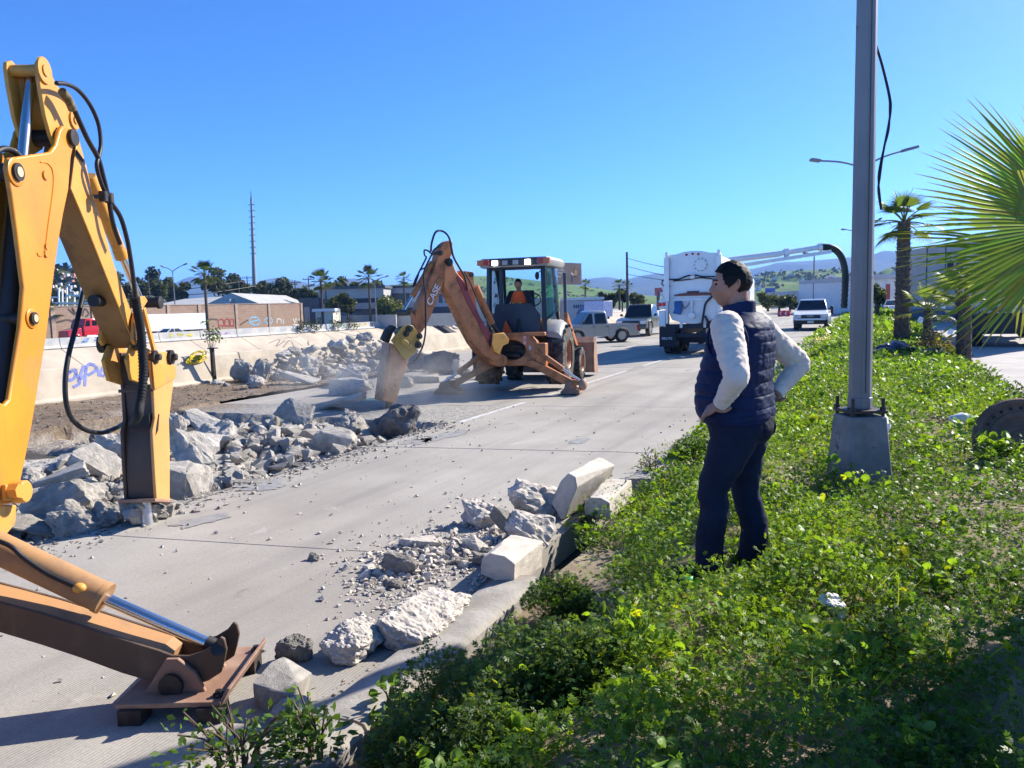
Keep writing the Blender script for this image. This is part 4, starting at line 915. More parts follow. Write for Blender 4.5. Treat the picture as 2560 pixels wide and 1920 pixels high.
# quilted vest
zs = [.865,.88,.93,1.0,1.08,1.17,1.25,1.32,1.38,1.42,1.445,1.46]
hw = [.222,.235,.244,.246,.243,.240,.242,.244,.236,.195,.130,.092]
fr = [.190,.205,.228,.238,.226,.200,.178,.158,.132,.108,.088,.076]
bk = [.160,.170,.172,.162,.156,.160,.168,.172,.164,.142,.115,.095]
mb = MB(MM); rings = []; NR = 150; NC = 144
for j in range(NR):
    z = .865+(1.462-.865)*j/(NR-1); a = np.interp(z,zs,hw); f_ = np.interp(z,zs,fr); b_ = np.interp(z,zs,bk); ring = []
    band = .068 if z < 1.22 else .060
    zz = (z-.885)/band; s1 = abs(math.sin(math.pi*zz))**.45
    for i in range(NC):
        t = 2*math.pi*i/NC; cx, cy = math.cos(t), math.sin(t)
        k = abs(cx)**2.5+abs(cy)**2.5; k = k**(-1/2.5); x = a*cx*k; y = (f_ if cy > 0 else b_)*cy*k-.005
        q = s1
        if z > 1.09 and cy < .2:                       # grid stitching over the upper back
            vx = (x/.048+.5); s2 = abs(math.sin(math.pi*vx))**.4; q = s1*(.35+.65*s2)
        amp = .008 if z > .885 else .004
        wv_ = .006*mnoise.fractal(V3((x*16,y*16,z*26)),1.,2.,3)
        n2 = V3((x/(a*a),y/(f_ if cy > 0 else b_)**2,0)).normalized()
        seam = -.006*gauss(x-.0,.004) if cy > .5 else 0
        ring.append(V3((x,y,z))+n2*(amp*q+wv_+seam-.006))
    rings.append(ring)
mb.loft(rings); vest = mb.build('vest', NAVY, man, smooth=180)
mb = MB(MM); rings = []
for z, k, dz in ((1.425,1.25,0),(1.45,1.10,0),(1.478,1.04,.008),(1.502,1.04,.014),(1.512,1.02,.014),(1.512,.93,.014),(1.49,.90,.01),(1.45,.9,0)):
    rings.append([V3((math.cos(2*math.pi*i/40)*.078*k, .004+math.sin(2*math.pi*i/40)*.084*k, z+dz*math.sin(2*math.pi*i/40)*-1+.004*mnoise.noise(V3((i*.5,z*30,0))))) for i in range(40)])
mb.loft(rings, False); mb.build('collar', NAVY, vest, smooth=180)
for s in (-1,1):   # armhole binding
    mb = MB(MM); c = V3((s*.228,-.004,1.315)); pts = [c+V3((s*(.012*math.cos(t)),.118*math.sin(t)*.9,.118*math.cos(t))) for t in np.linspace(0,2*math.pi,33)]
    mb.tube(pts,.009,8); mb.build('armhole', NAVY, vest, smooth=180)
mb = MB(MM); mb.tube(cat([V3((-.213,.065,1.02)),V3((-.212,.085,.97)),V3((-.205,.10,.91))],4),.006,6); mb.build('pocket_zip', NAVY, vest, smooth=180)
# jeans, belt line, shoes
mb = MB(MM)
limb(mb,[(0,0,.96),(0,.0,.90),(0,-.01,.83),(0,-.005,.77)],[(.205,.165),(.215,.175),(.215,.178),(.17,.13)],n=28)
for s,(kx,ky),(ax,ay) in ((-1,(-.125,.108),(-.122,.128)),(1,(.138,.012),(.142,-.035))):
    limb(mb,[(s*.105,-.005,.90),(s*.108,0,.78),((s*.105+kx)/2,ky*.5,.64),(kx,ky,.49),(kx,ky-.01,.40),(ax,ay-.005,.25),(ax,ay,.13),(ax,ay+.005,.045)],[(.108,.148),(.104,.128),(.088,.102),(.074,.081),(.070,.081),(.070,.077),(.069,.077),(.074,.084)],n=26,sub=6,wr=.035,seed=s*3+9)
jn = mb.build('jeans', DENIM, man, smooth=180); remesh(jn,.010,3,.020,.07)
for s in (-1,1):
    mb = MB(MM); q = [(-.06,.09),(.06,.09),(.058,-.03),(0,-.065),(-.058,-.03)]; m_ = 7
    for a_ in range(m_):
        for b_ in range(m_):
            def pt(a,b):
                z = .09-.15*b; wdt = .06 if b < .78 else .06*(1-(b-.78)/.22*.75); return V3((s*.095+(a-.5)*2*wdt,-.26,.80+z))
            mb.add([pt(a_/m_,b_/m_),pt((a_+1)/m_,b_/m_),pt((a_+1)/m_,(b_+1)/m_),pt(a_/m_,(b_+1)/m_)],[(0,1,2,3)])
    pk = mb.build('back_pocket', DENIM, jn, smooth=180); w_ = pk.modifiers.new('w','SHRINKWRAP'); w_.target = jn; w_.wrap_method = 'NEAREST_SURFACEPOINT'; w_.offset = .006
for s,(ax,ay),an in ((-1,(-.118,.135),-.25),(1,(.14,-.03),.3)):
    mb = MB(MM @ Matrix.Translation((ax,ay,0)) @ Matrix.Rotation(-an,4,'Z'))
    prof_ = [(-.085,.026,.055),(-.075,.036,.075),(-.03,.040,.095),(.03,.042,.088),(.09,.047,.066),(.15,.044,.052),(.185,.030,.042),(.20,.012,.03)]
    rings = []
    for y,a,h in prof_: rings.append([V3((a*math.cos(2*math.pi*i/20), y, max(.0,h*.5+h*.55*math.sin(2*math.pi*i/20)))) for i in range(20)])
    mb.loft(rings); sho = mb.build('shoe', SHOE, man, smooth=60)
    mb = MB(MM @ Matrix.Translation((ax,ay,0)) @ Matrix.Rotation(-an,4,'Z')); o_ = [(-.03,-.09),(.03,-.09),(.045,.02),(.05,.10),(.03,.19),(0,.207),(-.03,.19),(-.05,.10),(-.045,.02)]
    mb.prism([(x,y,-.012) for x,y in o_],[(x,y,.014) for x,y in o_]); mb.build('sole', BLACK, sho, bevel=.004)
# ---------------------------------------------------------------- machine operator in the cab
op_l = Mf @ V3((-.02,-.18,1.42)); 
op = thing('person','machine operator in dark shirt and orange safety vest seated inside the orange backhoe cab','person',tuple(op_l))
OM = Mf @ Matrix.Translation((-.02,-.22,1.42)) @ Matrix.Rotation(math.pi-.15,4,'Z')     # sits turned to the rear
DARKS = fabric('dark operator shirt',(.012,.012,.02),(.02,.02,.03)); HIV = fabric('orange safety mesh',(.85,.09,.015),(.95,.14,.03)); LIME = mat('lime reflective strip',(.55,.85,.15),.5,var=.05)
ohc = V3((0,.03,1.02)); OHR = Matrix.Rotation(rad(12),3,'Z') @ Matrix.Rotation(rad(-14),3,'X')
oa = [(V3((-.20,0,.80)),V3((-.29,.06,.56)),V3((-.08,.24,.50))),(V3((.20,0,.80)),V3((.30,.05,.56)),V3((.06,.27,.48)))]
mb = MB(OM); headmesh(mb, ohc, OHR, 1.05, nu=40, nv=30)
for s in (-1,1): ear(mb, ohc, OHR, s)
limb(mb,[(0,-.01,.75),(0,0,.86),(0,.01,.95)],[.07,.058,.052]); limb(mb,[(0,0,.15),(0,0,.5),(0,0,.8)],[(.12,.09),(.13,.09),(.12,.07)])
for Sh,El,Wr in oa:
    limb(mb,[Sh*.8+V3((0,0,.15)),Sh,El,Wr],[.05,.045,.036,.028]); hand(mb,Wr,Wr+(Wr-El).normalized()*.08,V3((0,.1,-1)),V3((1,0,0)),V3((.3,.6,.3)))
for s in (-1,1): limb(mb,[(s*.09,0,.14),(s*.12,.35,.18),(s*.12,.42,-.1)],[.075,.06,.045])
ob = mb.build('body', SKIN, op, smooth=180); remesh(ob,.010,2)
mb = MB(OM); headmesh(mb, ohc, OHR, 1.13, nu=48, nv=36, keep=hairline); oh = mb.build('hair', HAIR, op, smooth=180)
mb = MB(OM); limb(mb,[(0,0,.10),(0,.02,.35),(0,.01,.6),(0,-.01,.80),(0,-.005,.87)],[(.19,.14),(.20,.15),(.20,.13),(.17,.10),(.07,.07)],n=24)
for Sh,El,Wr in oa: limb(mb,[Sh*.75+V3((0,0,.2)),Sh,El,El+(Wr-El)*.75],[.07,.072,.055,.045],wr=.05)
for s in (-1,1): limb(mb,[(s*.09,0,.13),(s*.12,.36,.18),(s*.12,.44,-.1)],[.09,.078,.06])
osx = mb.build('shirt', DARKS, op, smooth=180); remesh(osx,.014,2,.02,.06)
mb = MB(OM); rings = []
for z,a,f_ in ((.12,.205,.162),(.35,.215,.172),(.55,.21,.155),(.70,.195,.135),(.80,.155,.115),(.855,.11,.09)):
    rings.append(ringpts((0,.008,z),(0,0,1),(0,1,0),a,f_,32))
mb.loft(rings,False); ov = mb.build('safety_vest', HIV, op, smooth=180)
for s in (-1,1):
    mb = MB(OM); q = [(s*.07,.36),(s*.115,.36),(s*.11,.60),(s*.07,.60)]
    A = [V3((x,.008+np.interp(z,[.35,.55,.7],[.172,.155,.135])*math.sqrt(max(0,1-(x/.21)**2))+.006,z)) for x,z in q]; mb.prism(A,[p+V3((0,.006,0)) for p in A]); mb.build('reflective_strip', LIME, ov)
# ================================================================ RUBBLE
g = NG('broken concrete'); g.tc = g.n('ShaderNodeTexCoord').outputs['Object']
oi = g.n('ShaderNodeObjectInfo').outputs['Random']
c = g.mix(g.ramp(g.noise(4,8,.7),.3,.7),(.40,.365,.315),(.66,.61,.53)); c = g.mix(g.ramp(g.noise(1.3,5,.6),.58,.75,0,.6), c, (.20,.175,.145))
c = g.mix(g.ramp(g.noise(38,4,.7),.55,.75,0,.5), c, (.20,.19,.18)); c = g.mix(1., c, g.ramp(oi,0,1,.82,1.12), 'MULTIPLY')
CONC = g.set(c, .92, 0., g.bump(g.noise(20,9,.8),1.,.04), .2)
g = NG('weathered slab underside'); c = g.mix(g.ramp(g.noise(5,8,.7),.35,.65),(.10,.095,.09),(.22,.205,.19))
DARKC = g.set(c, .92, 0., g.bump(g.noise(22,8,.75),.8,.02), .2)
def rockmesh(seed, dims=(1,1,1), npts=16, rough=.06, box=.5, cuts=2, name='concrete_chunk', flat=0, fq=1.):
    r = random.Random(seed); bm = bmesh.new(); hx, hy, hz = [d/2 for d in dims]
    for i in range(npts):
        v = V3((r.uniform(-1,1),r.uniform(-1,1),r.uniform(-1,1)))
        m = max(abs(v.x),abs(v.y),abs(v.z)); u = v.normalized()*(1-box)+v/m*box
        bm.verts.new((u.x*hx,u.y*hy,u.z*hz))
    h = bmesh.ops.convex_hull(bm, input=bm.verts); bmesh.ops.delete(bm, geom=[e for e in h['geom_interior'] if isinstance(e,bmesh.types.BMVert)], context='VERTS')
    bmesh.ops.dissolve_limit(bm, angle_limit=.15, verts=bm.verts, edges=bm.edges)
    bmesh.ops.bevel(bm, geom=list(bm.edges), offset=.02*min(dims), segments=1, affect='EDGES', clamp_overlap=True)
    bmesh.ops.triangulate(bm, faces=bm.faces)
    for k in range(cuts):
        lim = min(dims)*(.32,.17,.09,.055)[k]; es = [e for e in bm.edges if e.calc_length() > lim]
        if es: bmesh.ops.subdivide_edges(bm, edges=es, cuts=1, use_grid_fill=False); bmesh.ops.triangulate(bm, faces=bm.faces)
    off = V3((seed*3.7,seed*1.3,seed*.7)); sc = 3.0*fq/min(dims); mn = min(dims)
    bm.normal_update()
    for v in bm.verts:
        flatf = .25 if (flat and abs(v.normal.z) > .85) else 1.
        v.co += v.normal*flatf*rough*mn*(mnoise.fractal(v.co*sc+off,1.,2.,4)+.5*mnoise.fractal(v.co*sc*3+off,1.,2.,2))
    me = bpy.data.meshes.new(name); bm.to_mesh(me); bm.free(); me.materials.append(CONC)
    return me
PRO = [rockmesh(i+1,(1,.8+.1*(i%3),.62+.06*(i%4)),14+i%7,.10,.35+.06*(i%4),3) for i in range(14)]
SLB = [rockmesh(50+i,(1,.72,.26+.03*(i%3)),17,.12,.75,3,flat=1) for i in range(7)]
def lowz(me, R3, sc): return min((R3@V3((v.co.x*sc[0],v.co.y*sc[1],v.co.z*sc[2]))).z for v in me.vertices)
def chunk(me, x, y, z, sc, rot, label, group=None, name='concrete_chunk', sit=True, m=None):
    o = bpy.data.objects.new(name, me); COL.objects.link(o); sc = (sc,sc,sc) if not hasattr(sc,'__len__') else sc
    R3 = Matrix.Rotation(rot[2],3,'Z') @ Matrix.Rotation(rot[1],3,'Y') @ Matrix.Rotation(rot[0],3,'X')
    o.rotation_mode = 'XYZ'; o.rotation_euler = R3.to_euler(); o.scale = sc
    o.location = (x, y, z-(lowz(me,R3,sc) if sit else 0)-.01)
    if m: o.material_slots[0].link = 'OBJECT'; o.material_slots[0].material = m
    return tag(o, label, 'rubble', group)
rr = random.Random(11)
def pzz(x, y): return pz(x,y) if x < -6.45 and y < 13 else 0.
def P2(u, v, z=0): p = gz(u,v,z); return p.x, p.y
# --- named big pieces in and beside the pit (pixel of the base centre, depth-true size)
def big(u, v, sc, rot, lab, me, z=None, m=None):
    x, y = P2(u, v, -.1 if z is None else z); zz = pzz(x,y) if z is None else z
    if z is None: sc = tuple(q*1.08 for q in sc)
    return chunk(me, x, y, zz-.03, sc, rot, lab, m=m)
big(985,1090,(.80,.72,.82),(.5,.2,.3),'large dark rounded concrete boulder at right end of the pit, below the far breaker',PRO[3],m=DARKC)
big(838,1128,(.56,.42,.46),(.05,.1,.4),'blocky concrete chunk with black tarry front face at the pit edge',rockmesh(91,(1,.9,.75),30,.05,.92,2),m=None)
big(878,1085,(.58,.5,.62),(.3,.5,.2),'pale rough rounded chunk between the black-faced block and the dark boulder',PRO[5])
big(850,1035,(1.25,.65,.72),(.2,-.25,-.15),'long jagged grey slab on the rubble crest below the far breaker',SLB[0])
big(738,1070,(.62,.66,.7),(1.0,.35,.6),'slab fragment standing upright with wet dark stain in the pit',SLB[1])
big(800,1075,(.50,.42,.44),(.8,.1,1.2),'grey chunk leaning behind the black-faced block',PRO[6])
big(880,995,(.95,.75,1.25),(0.05,.03,.2),'flat cracked slab lying beside the far breaker tool',SLB[2])
big(515,1070,(1.05,.62,.60),(.3,.35,-.3),'long rough chunk behind the near breaker at the pit back edge',SLB[3])
big(535,1128,(.72,.6,.55),(.5,-.3,.6),'pyramid shaped grey chunk in the middle of the pit',PRO[1])
big(462,1215,(.66,.5,.6),(.9,.35,.5),'tilted broad slab right of the near breaker, upper one',SLB[4])
big(505,1190,(.75,.62,.58),(.4,.9,.2),'rounded rough boulder right of the near breaker',PRO[8])
big(468,1255,(.52,.46,.5),(.2,.3,1.),'grooved concrete block right of the near breaker foot',rockmesh(92,(1,.8,.85),26,.05,.85,2))
big(438,1100,(.42,.40,.66),(.1,.1,.3),'upright grey block directly right of the near breaker housing',PRO[9])
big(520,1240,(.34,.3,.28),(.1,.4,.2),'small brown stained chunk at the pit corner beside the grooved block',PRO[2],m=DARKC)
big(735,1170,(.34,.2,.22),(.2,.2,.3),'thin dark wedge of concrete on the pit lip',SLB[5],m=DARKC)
big(650,1225,(.62,.3,.18),(.05,.03,.45),'low brown edged slab strip along the pit lip',SLB[6])
big(905,1128,(.3,.25,.24),(.1,.2,.3),'small rusty brown stone right of the black-faced block',PRO[4],m=DARKC)
big(247,1205,(.58,.46,.5),(.5,.75,.5),'leaning square concrete block left of the near breaker',rockmesh(93,(1,.85,.55),24,.05,.85,2))
big(288,1140,(.55,.5,.5),(.2,.3,.4),'tan pointed chunk behind the leaning square block',PRO[7])
big(242,1120,(.22,.2,.26),(.2,.1,.4),'small brown stone perched above the leaning square block',PRO[10],m=DARKC)
big(80,1215,(.45,.42,.45),(.6,.3,.4),'grey chunk nearest the yellow boom on the pit rubble',PRO[0])
big(160,1225,(.75,.5,.6),(.25,-.3,.5),'wide rough slab between the yellow boom and near breaker',SLB[3])
big(165,1300,(.72,.52,.6),(.7,-.5,.8),'angular dark sided wedge at the front of the left rubble',PRO[11])
big(195,1325,(.55,.46,.42),(.4,.5,.2),'broad pale boulder at the front of the left rubble',PRO[12])
big(90,1330,(.72,.5,.42),(.2,.4,.9),'long pale slab at the front of the left rubble beside the yellow boom',SLB[1])
big(300,1318,(.45,.32,.28),(.2,.25,.6),'smooth grey slab leaning against the near chisel',SLB[2])
big(395,1290,(.30,.26,.22),(.3,.2,.1),'small dark pitted chunk just right of the near chisel',PRO[13],m=DARKC)
# --- pit fill, anonymous pieces
def scatter(n, zone, smin, smax, label, group, slab=.3, pile=None, fl=.8, tl=.45):
    """label = (words for the piece, place); size, shape and place in the heap go into each label"""
    for i in range(n):
        x, y = zone(); hz = 0
        s = smin+(smax-smin)*rr.random()**2.2; sl_ = rr.random() < slab; me = rr.choice(SLB) if sl_ else rr.choice(PRO)
        if pile: hz = pile(x,y)*rr.random()**.6
        z = pzz(x,y)-.03+hz
        q = (s-smin)/(smax-smin); sz = 'large' if q > .45 else 'middling' if q > .12 else 'small'
        o = chunk(me, x, y, z, (s*rr.uniform(.8,1.2),s*rr.uniform(.8,1.2),s*fl*rr.uniform(.8,1.2)), (rr.uniform(-tl,tl),rr.uniform(-tl,tl),rr.uniform(0,6.3)), None, group)
        cu = CM.transposed() @ (o.location-CP); u = 1280+FPX*cu.x/-cu.z; GR.setdefault(group,[]).append((u,o,sz,'slab' if sl_ else 'lump',label,hz))
GR = {}
def name_scatter():
    for gname, L in GR.items():
        L.sort(key=lambda t: t[0]); n = len(L)
        for k, (u,o,sz,sh_,label,hz) in enumerate(L):
            t = k/n; part = 'far left' if t < .17 else 'left' if t < .38 else 'middle' if t < .62 else 'right' if t < .83 else 'far right'
            o['label'] = f"{sz} grey {sh_} {'high ' if hz > .45 else ''}at {part} of {label}"
def zleft():
    u = rr.uniform(-10,400); v = rr.uniform(1200,1345)-.05*(u); x,y = P2(u,v,-.05); return min(x,-6.3), y
scatter(46, zleft, .15,.46,'heap at near breaker','rubble around the near breaker')
def zmid():
    return rr.uniform(-10.5,-6.7), rr.uniform(5.6,10.6)
scatter(34, zmid, .12,.5,'open pit','rubble in the middle of the pit',.55)
# --- pile against the parapet (left of the far breaker)
def hpile(x, y):
    a = math.exp(-((y-21.3)/2.6)**2)*1.15+math.exp(-((y-17.9)/1.3)**2)*.75
    return a*max(0,1-abs(x+15.3)/1.55)
def zpile():
    while True:
        y = rr.uniform(16.2,24.5); x = rr.uniform(-16.4,-13.6)
        if hpile(x,y) > .08 or rr.random() < .12: return x, y
scatter(108, zpile, .26,.72,'tall parapet pile','rubble pile against the parapet',.15,hpile)
for u,v,sc,rot,lab,me in ((605,952,(.75,.6,.95),(.2,.2,.4),'upright shield shaped slab at the left end of the parapet pile',PRO[9]),
    (655,955,(.55,.5,.85),(.1,.3,1.),'tall narrow chunk second from the left end of the parapet pile',PRO[7]),
    (560,940,(.75,.7,.6),(1.2,.1,.4),'black triangular plate leaning at the left end of the parapet pile',SLB[1]),
    (640,968,(.55,.45,.45),(.4,.2,.3),'low rounded stone in front of the tall narrow chunk',PRO[5]),
    (750,960,(1.15,.7,.65),(.1,.2,.1),'wide flat faced block at the foot of the parapet pile',SLB[4]),
    (880,958,(.95,.75,.6),(.3,.2,.3),'pitted boulder at the foot of the parapet pile beside the far breaker',PRO[3])):
    big(u,v,sc,rot,lab,me,z=.06,m=DARKC if 'black' in lab else None)
def zlow(): 
    u = rr.uniform(455,640); x,y = P2(u,rr.uniform(962,978)-.06*(u-455)); return x,y
scatter(15, zlow, .14,.36,'low row at parapet foot','low rubble row at the parapet foot',.2)
# --- slabs behind the far breaker
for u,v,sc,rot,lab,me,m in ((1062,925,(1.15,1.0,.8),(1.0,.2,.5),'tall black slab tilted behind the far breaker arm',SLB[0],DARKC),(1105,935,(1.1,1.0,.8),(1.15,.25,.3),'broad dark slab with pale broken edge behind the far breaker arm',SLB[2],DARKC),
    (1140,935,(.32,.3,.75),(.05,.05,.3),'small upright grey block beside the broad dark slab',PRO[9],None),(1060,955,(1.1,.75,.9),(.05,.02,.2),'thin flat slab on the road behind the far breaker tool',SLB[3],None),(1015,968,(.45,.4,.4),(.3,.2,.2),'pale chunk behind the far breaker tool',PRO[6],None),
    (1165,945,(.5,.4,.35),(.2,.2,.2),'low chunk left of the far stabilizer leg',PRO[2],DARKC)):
    big(u,v,sc,rot,lab,me,z=0.,m=m)
def zbk():
    u = rr.uniform(1000,1140); x,y = P2(u, rr.uniform(920,958)); return x,y
scatter(14, zbk, .15,.45,'slabs behind far breaker','loose lumps behind the far breaker',.2)
# --- kerb side rubble (foreground)
def kb(u, v, sc, rot, lab, me, z=0., m=None): return big(u,v,sc,rot,lab,me,z=z,m=m)
KB1 = rockmesh(101,(1.,.36,.36),40,.02,.97,2,flat=1); KPALE = mat('pale kerb face',(.52,.47,.40),.9,var=.15,vs=5,bump=.4,bs=30,dirt=(.36,.31,.25),da=.55,db=.75,ds=3); KB2 = rockmesh(102,(1.,.42,.36),46,.075,.9,4,fq=1.8); KB3 = rockmesh(105,(1.,.62,.6),30,.07,.8,4,fq=1.6); KB4 = rockmesh(106,(1.,.85,.8),26,.075,.5,4,fq=1.5)
kb(1068,1572,(.70,.85,.46),(.22,.0,1.60),'long rough lump of broken kerb lying on the road edge',KB2,m=KPALE)
kb(885,1632,(.38,.42,.30),(.25,.1,1.5),'pale rough kerb lump second along the road edge',KB3,m=KPALE)
kb(738,1648,(.20,.20,.21),(.2,.3,.2),'grey round concrete lump on the road edge near the stabilizer pad',KB4)
kb(650,1628,(.09,.08,.12),(.2,.3,.2),'little stone at the corner of the near stabilizer pad',PRO[0])
kb(1285,1430,(.70,.80,.60),(.14,.10,1.66),'smooth square cut kerb block lying skewed by the weeds',KB1,m=KPALE)
kb(1462,1268,(1.0,.55,1.25),(.42,.05,1.52),'long kerb slab tipped on its side at the far end of the kerb rubble',KB1,m=KPALE)
kb(1525,1262,(.85,.75,.6),(.0,.0,1.60),'pale kerb stone half under the weeds behind the tipped slab',KB1,z=.08,m=KPALE)
kb(1350,1285,(.62,.52,.44),(.2,.3,.5),'big rough lump next to the tipped kerb slab',PRO[12],m=KPALE)
kb(1205,1310,(.42,.36,.36),(.3,.2,.9),'round pale lump at the back of the kerb rubble',PRO[5],m=KPALE)
kb(1275,1345,(.40,.24,.38),(.4,.9,.4),'steep grey shard in the middle of the kerb rubble',SLB[2])
kb(1330,1352,(.48,.36,.30),(.3,.1,.3),'knobbly pale lump against the square cut kerb block',PRO[10],m=KPALE)
kb(1240,1395,(.30,.12,.32),(1.2,.2,.2),'dark sided plate standing beside the square cut kerb block',SLB[5],m=DARKC)
kb(1185,1378,(.24,.18,.3),(.5,.6,.3),'white faced shard left of the dark sided plate',SLB[1],m=KPALE)
kb(1050,1360,(.36,.28,.4),(.12,.1,.5),'flat grey flake at the left of the kerb rubble',SLB[3],m=KPALE)
kb(1000,1430,(.30,.2,.22),(.2,.3,.4),'rough low lump at the near corner of the kerb rubble',PRO[7])
kb(1225,1408,(.3,.2,.18),(.2,.2,.6),'rough lump under the near end of the square cut kerb block',PRO[13])
kb(785,1400,(.105,.09,.10),(.3,.2,.5),'lone fist sized stone casting a shadow on the bare road',PRO[11])
kb(637,1385,(.07,.05,.03),(.1,.1,.2),'thin chip on the bare road left of the lone stone',SLB[0])
kb(225,1372,(.10,.07,.06),(.2,.1,.2),'small stone on the road below the left rubble',PRO[1])
kb(705,1750,(.22,.34,.26),(.15,.1,.3),'smooth wedge of kerb lying in shade on the road edge',rockmesh(103,(1,.8,.7),30,.015,.93,2),m=KERBM)
kb(732,1800,(.2,.25,.2),(.1,.1,.8),'rounded kerb end piece among the leggy weeds',rockmesh(104,(1,.8,.7),40,.01,.3,2),m=KERBM)
def zk():
    a = rr.random(); u = 920+a*330+rr.gauss(0,25); v = 1440-a*105+rr.gauss(0,28); x,y = P2(u,v); return min(x,-2.45), y
scatter(34, zk, .06,.19,'kerb rubble on road','fragments in the kerb rubble',.75,None,.7,.3)
name_scatter()
# --- fine debris: stuff
def debris(name, n, zone, smin, smax, m, label, zf=lambda x,y: 0., cat_='gravel'):
    o8 = np.array([(1,0,0),(-1,0,0),(0,1,0),(0,-1,0),(0,0,1),(0,0,-1)],float); f8 = np.array([(0,2,4),(2,1,4),(1,3,4),(3,0,4),(2,0,5),(1,2,5),(3,1,5),(0,3,5)])
    V_ = []; F_ = []
    for i in range(n):
        x, y = zone(); s = smin+(smax-smin)*RNG.random()**3; d = o8*s*RNG.uniform(.45,1.1,(6,1))*np.array((1,1,.6)); a = RNG.uniform(0,6.3)
        c_, s_ = math.cos(a), math.sin(a); d = d@np.array([[c_,s_,0],[-s_,c_,0],[0,0,1]]) + RNG.normal(0,.15*s,(6,3))
        V_.append(d+np.array((x,y,zf(x,y)+s*.3))); F_.append(f8+6*i)
    me = bpy.data.meshes.new(name); me.from_pydata(np.concatenate(V_).tolist(), [], np.concatenate(F_).tolist()); me.materials.append(m)
    o = bpy.data.objects.new(name, me); COL.objects.link(o); return tag(o, label, cat_, kind='stuff')
def rubble_stuff(name, n, zone, smin, smax, m, label, zf):
    T = []
    for k in range(8):
        r_ = random.Random(200+k); bm = bmesh.new()
        for i in range(9): v = V3((r_.gauss(0,1),r_.gauss(0,1),r_.gauss(0,1))).normalized(); bm.verts.new((v.x,v.y*.8,v.z*(.4+.08*k)))
        bmesh.ops.convex_hull(bm, input=bm.verts); bm.verts.ensure_lookup_table(); bm.verts.index_update()
        T.append((np.array([v.co[:] for v in bm.verts]), [tuple(v.index for v in f.verts) for f in bm.faces])); bm.free()
    V_ = []; F_ = []; b = 0
    for i in range(n):
        x, y = zone(); tv, tf = T[i%8]; s_ = smin+(smax-smin)*RNG.random()**2.5
        Rm = np.array(Matrix.Rotation(RNG.uniform(0,6.3),3,'Z') @ Matrix.Rotation(RNG.uniform(-.5,.5),3,'X'))
        d = (tv*s_*RNG.uniform(.7,1.2,3))@Rm.T; V_.append(d+np.array((x,y,zf(x,y)+s_*.3))); F_ += [tuple(q+b for q in f) for f in tf]; b += len(tv)
    me = bpy.data.meshes.new(name); me.from_pydata(np.concatenate(V_).tolist(), [], F_); me.materials.append(m); o = bpy.data.objects.new(name, me); COL.objects.link(o)
    return tag(o, label, 'rubble', kind='stuff')
def zl2():
    u = rr.uniform(-20,430); v = rr.uniform(1195,1352)-.06*u; x,y = P2(u,v,-.05); return min(x,-6.2), y
rubble_stuff('rubble',1100,zl2,.025,.15,CONC,'pale crumbled concrete bits between the chunks at the near breaker',lambda x,y: pzz(x,y)+.12*abs(vnoise(x*3,y*3)))
rubble_stuff('rubble',1300,zmid,.02,.19,CONC,'pale crumbled concrete bits over the open pit floor',pzz)
rubble_stuff('rubble',700,zpile,.03,.16,CONC,'small broken bits filling the tall pile by the tan parapet',lambda x,y: hpile(x,y)*rr.uniform(.3,.9))
rubble_stuff('rubble',700,zk,.012,.055,KPALE,'small concrete bits filling the kerb rubble',lambda x,y: .0)
def dz1():
    if rr.random() < .16: return rr.uniform(-6.4,-2.5), rr.uniform(2,14)
    a = rr.random(); u = 880+a*420+rr.gauss(0,60); v = 1470-a*130+rr.gauss(0,60); x,y = P2(u,v); return min(x,-2.46), y
debris('gravel',3000,dz1,.003,.032,KPALE,'pale concrete crumbs scattered over the road by the kerb')
def dz2():
    if rr.random() < .5: y = rr.uniform(2.5,11.4); return -6.5+rr.gauss(0,.28), y
    return rr.uniform(-12.6,-6.6), rr.uniform(3,11)
debris('gravel',4200,dz2,.006,.045,CONC,'pale crushed concrete covering the pit and its lip',pzz)
debris('gravel',2600,lambda: (rr.uniform(-16.5,-12.9), rr.uniform(6,24)),.008,.05,mat('brown grit',(.24,.19,.14),.95,var=.4,vs=30),'brown grit and stones on the dirt strip',lambda x,y: pz(x,y))
debris('gravel',900,lambda: (-2.42+rr.gauss(0,.05), rr.uniform(.5,8)),.003,.016,mat('kerb grit',(.28,.22,.17),.95,var=.4,vs=30),'brown grit gathered along the kerb line')
# ================================================================ VEHICLES AND ROAD THINGS
GL = glass('dark car glass',(.012,.016,.02),.05)
def carpaint(name, col, metal=.0, rough=.25, dust=(.45,.42,.38), da=.62):
    g = NG(name); c = g.mix(g.ramp(g.noise(3,6,.6),da,.85,0,.6), col, dust); m = g.set(c, rough, metal, None, .5); g.p.inputs['Coat Weight'].default_value = .5; g.p.inputs['Coat Roughness'].default_value = .08; return m
SILV = carpaint('silver beige car paint',(.50,.48,.44),.45); WCAR = carpaint('white car paint',(.80,.80,.79)); DGRN = carpaint('dark green grey car paint',(.07,.085,.08),.2); REDC = carpaint('red cab paint',(.55,.015,.02)); BLUC = carpaint('blue van paint',(.05,.08,.22))
ALLOY = mat('alloy wheel',(.55,.55,.54),.3,.9,var=.1); BPL = mat('black plastic',(.018,.018,.019),.5,var=.2)
TLR = mat('tail light red',(.40,.012,.015),.2,var=.1); HLG = mat('headlight glass',(.62,.64,.66),.08,var=.05,metal=.3); AMBL = mat('amber light',(.6,.2,.03),.25)
PLATE = mat('pale plate',(.55,.55,.5),.6)
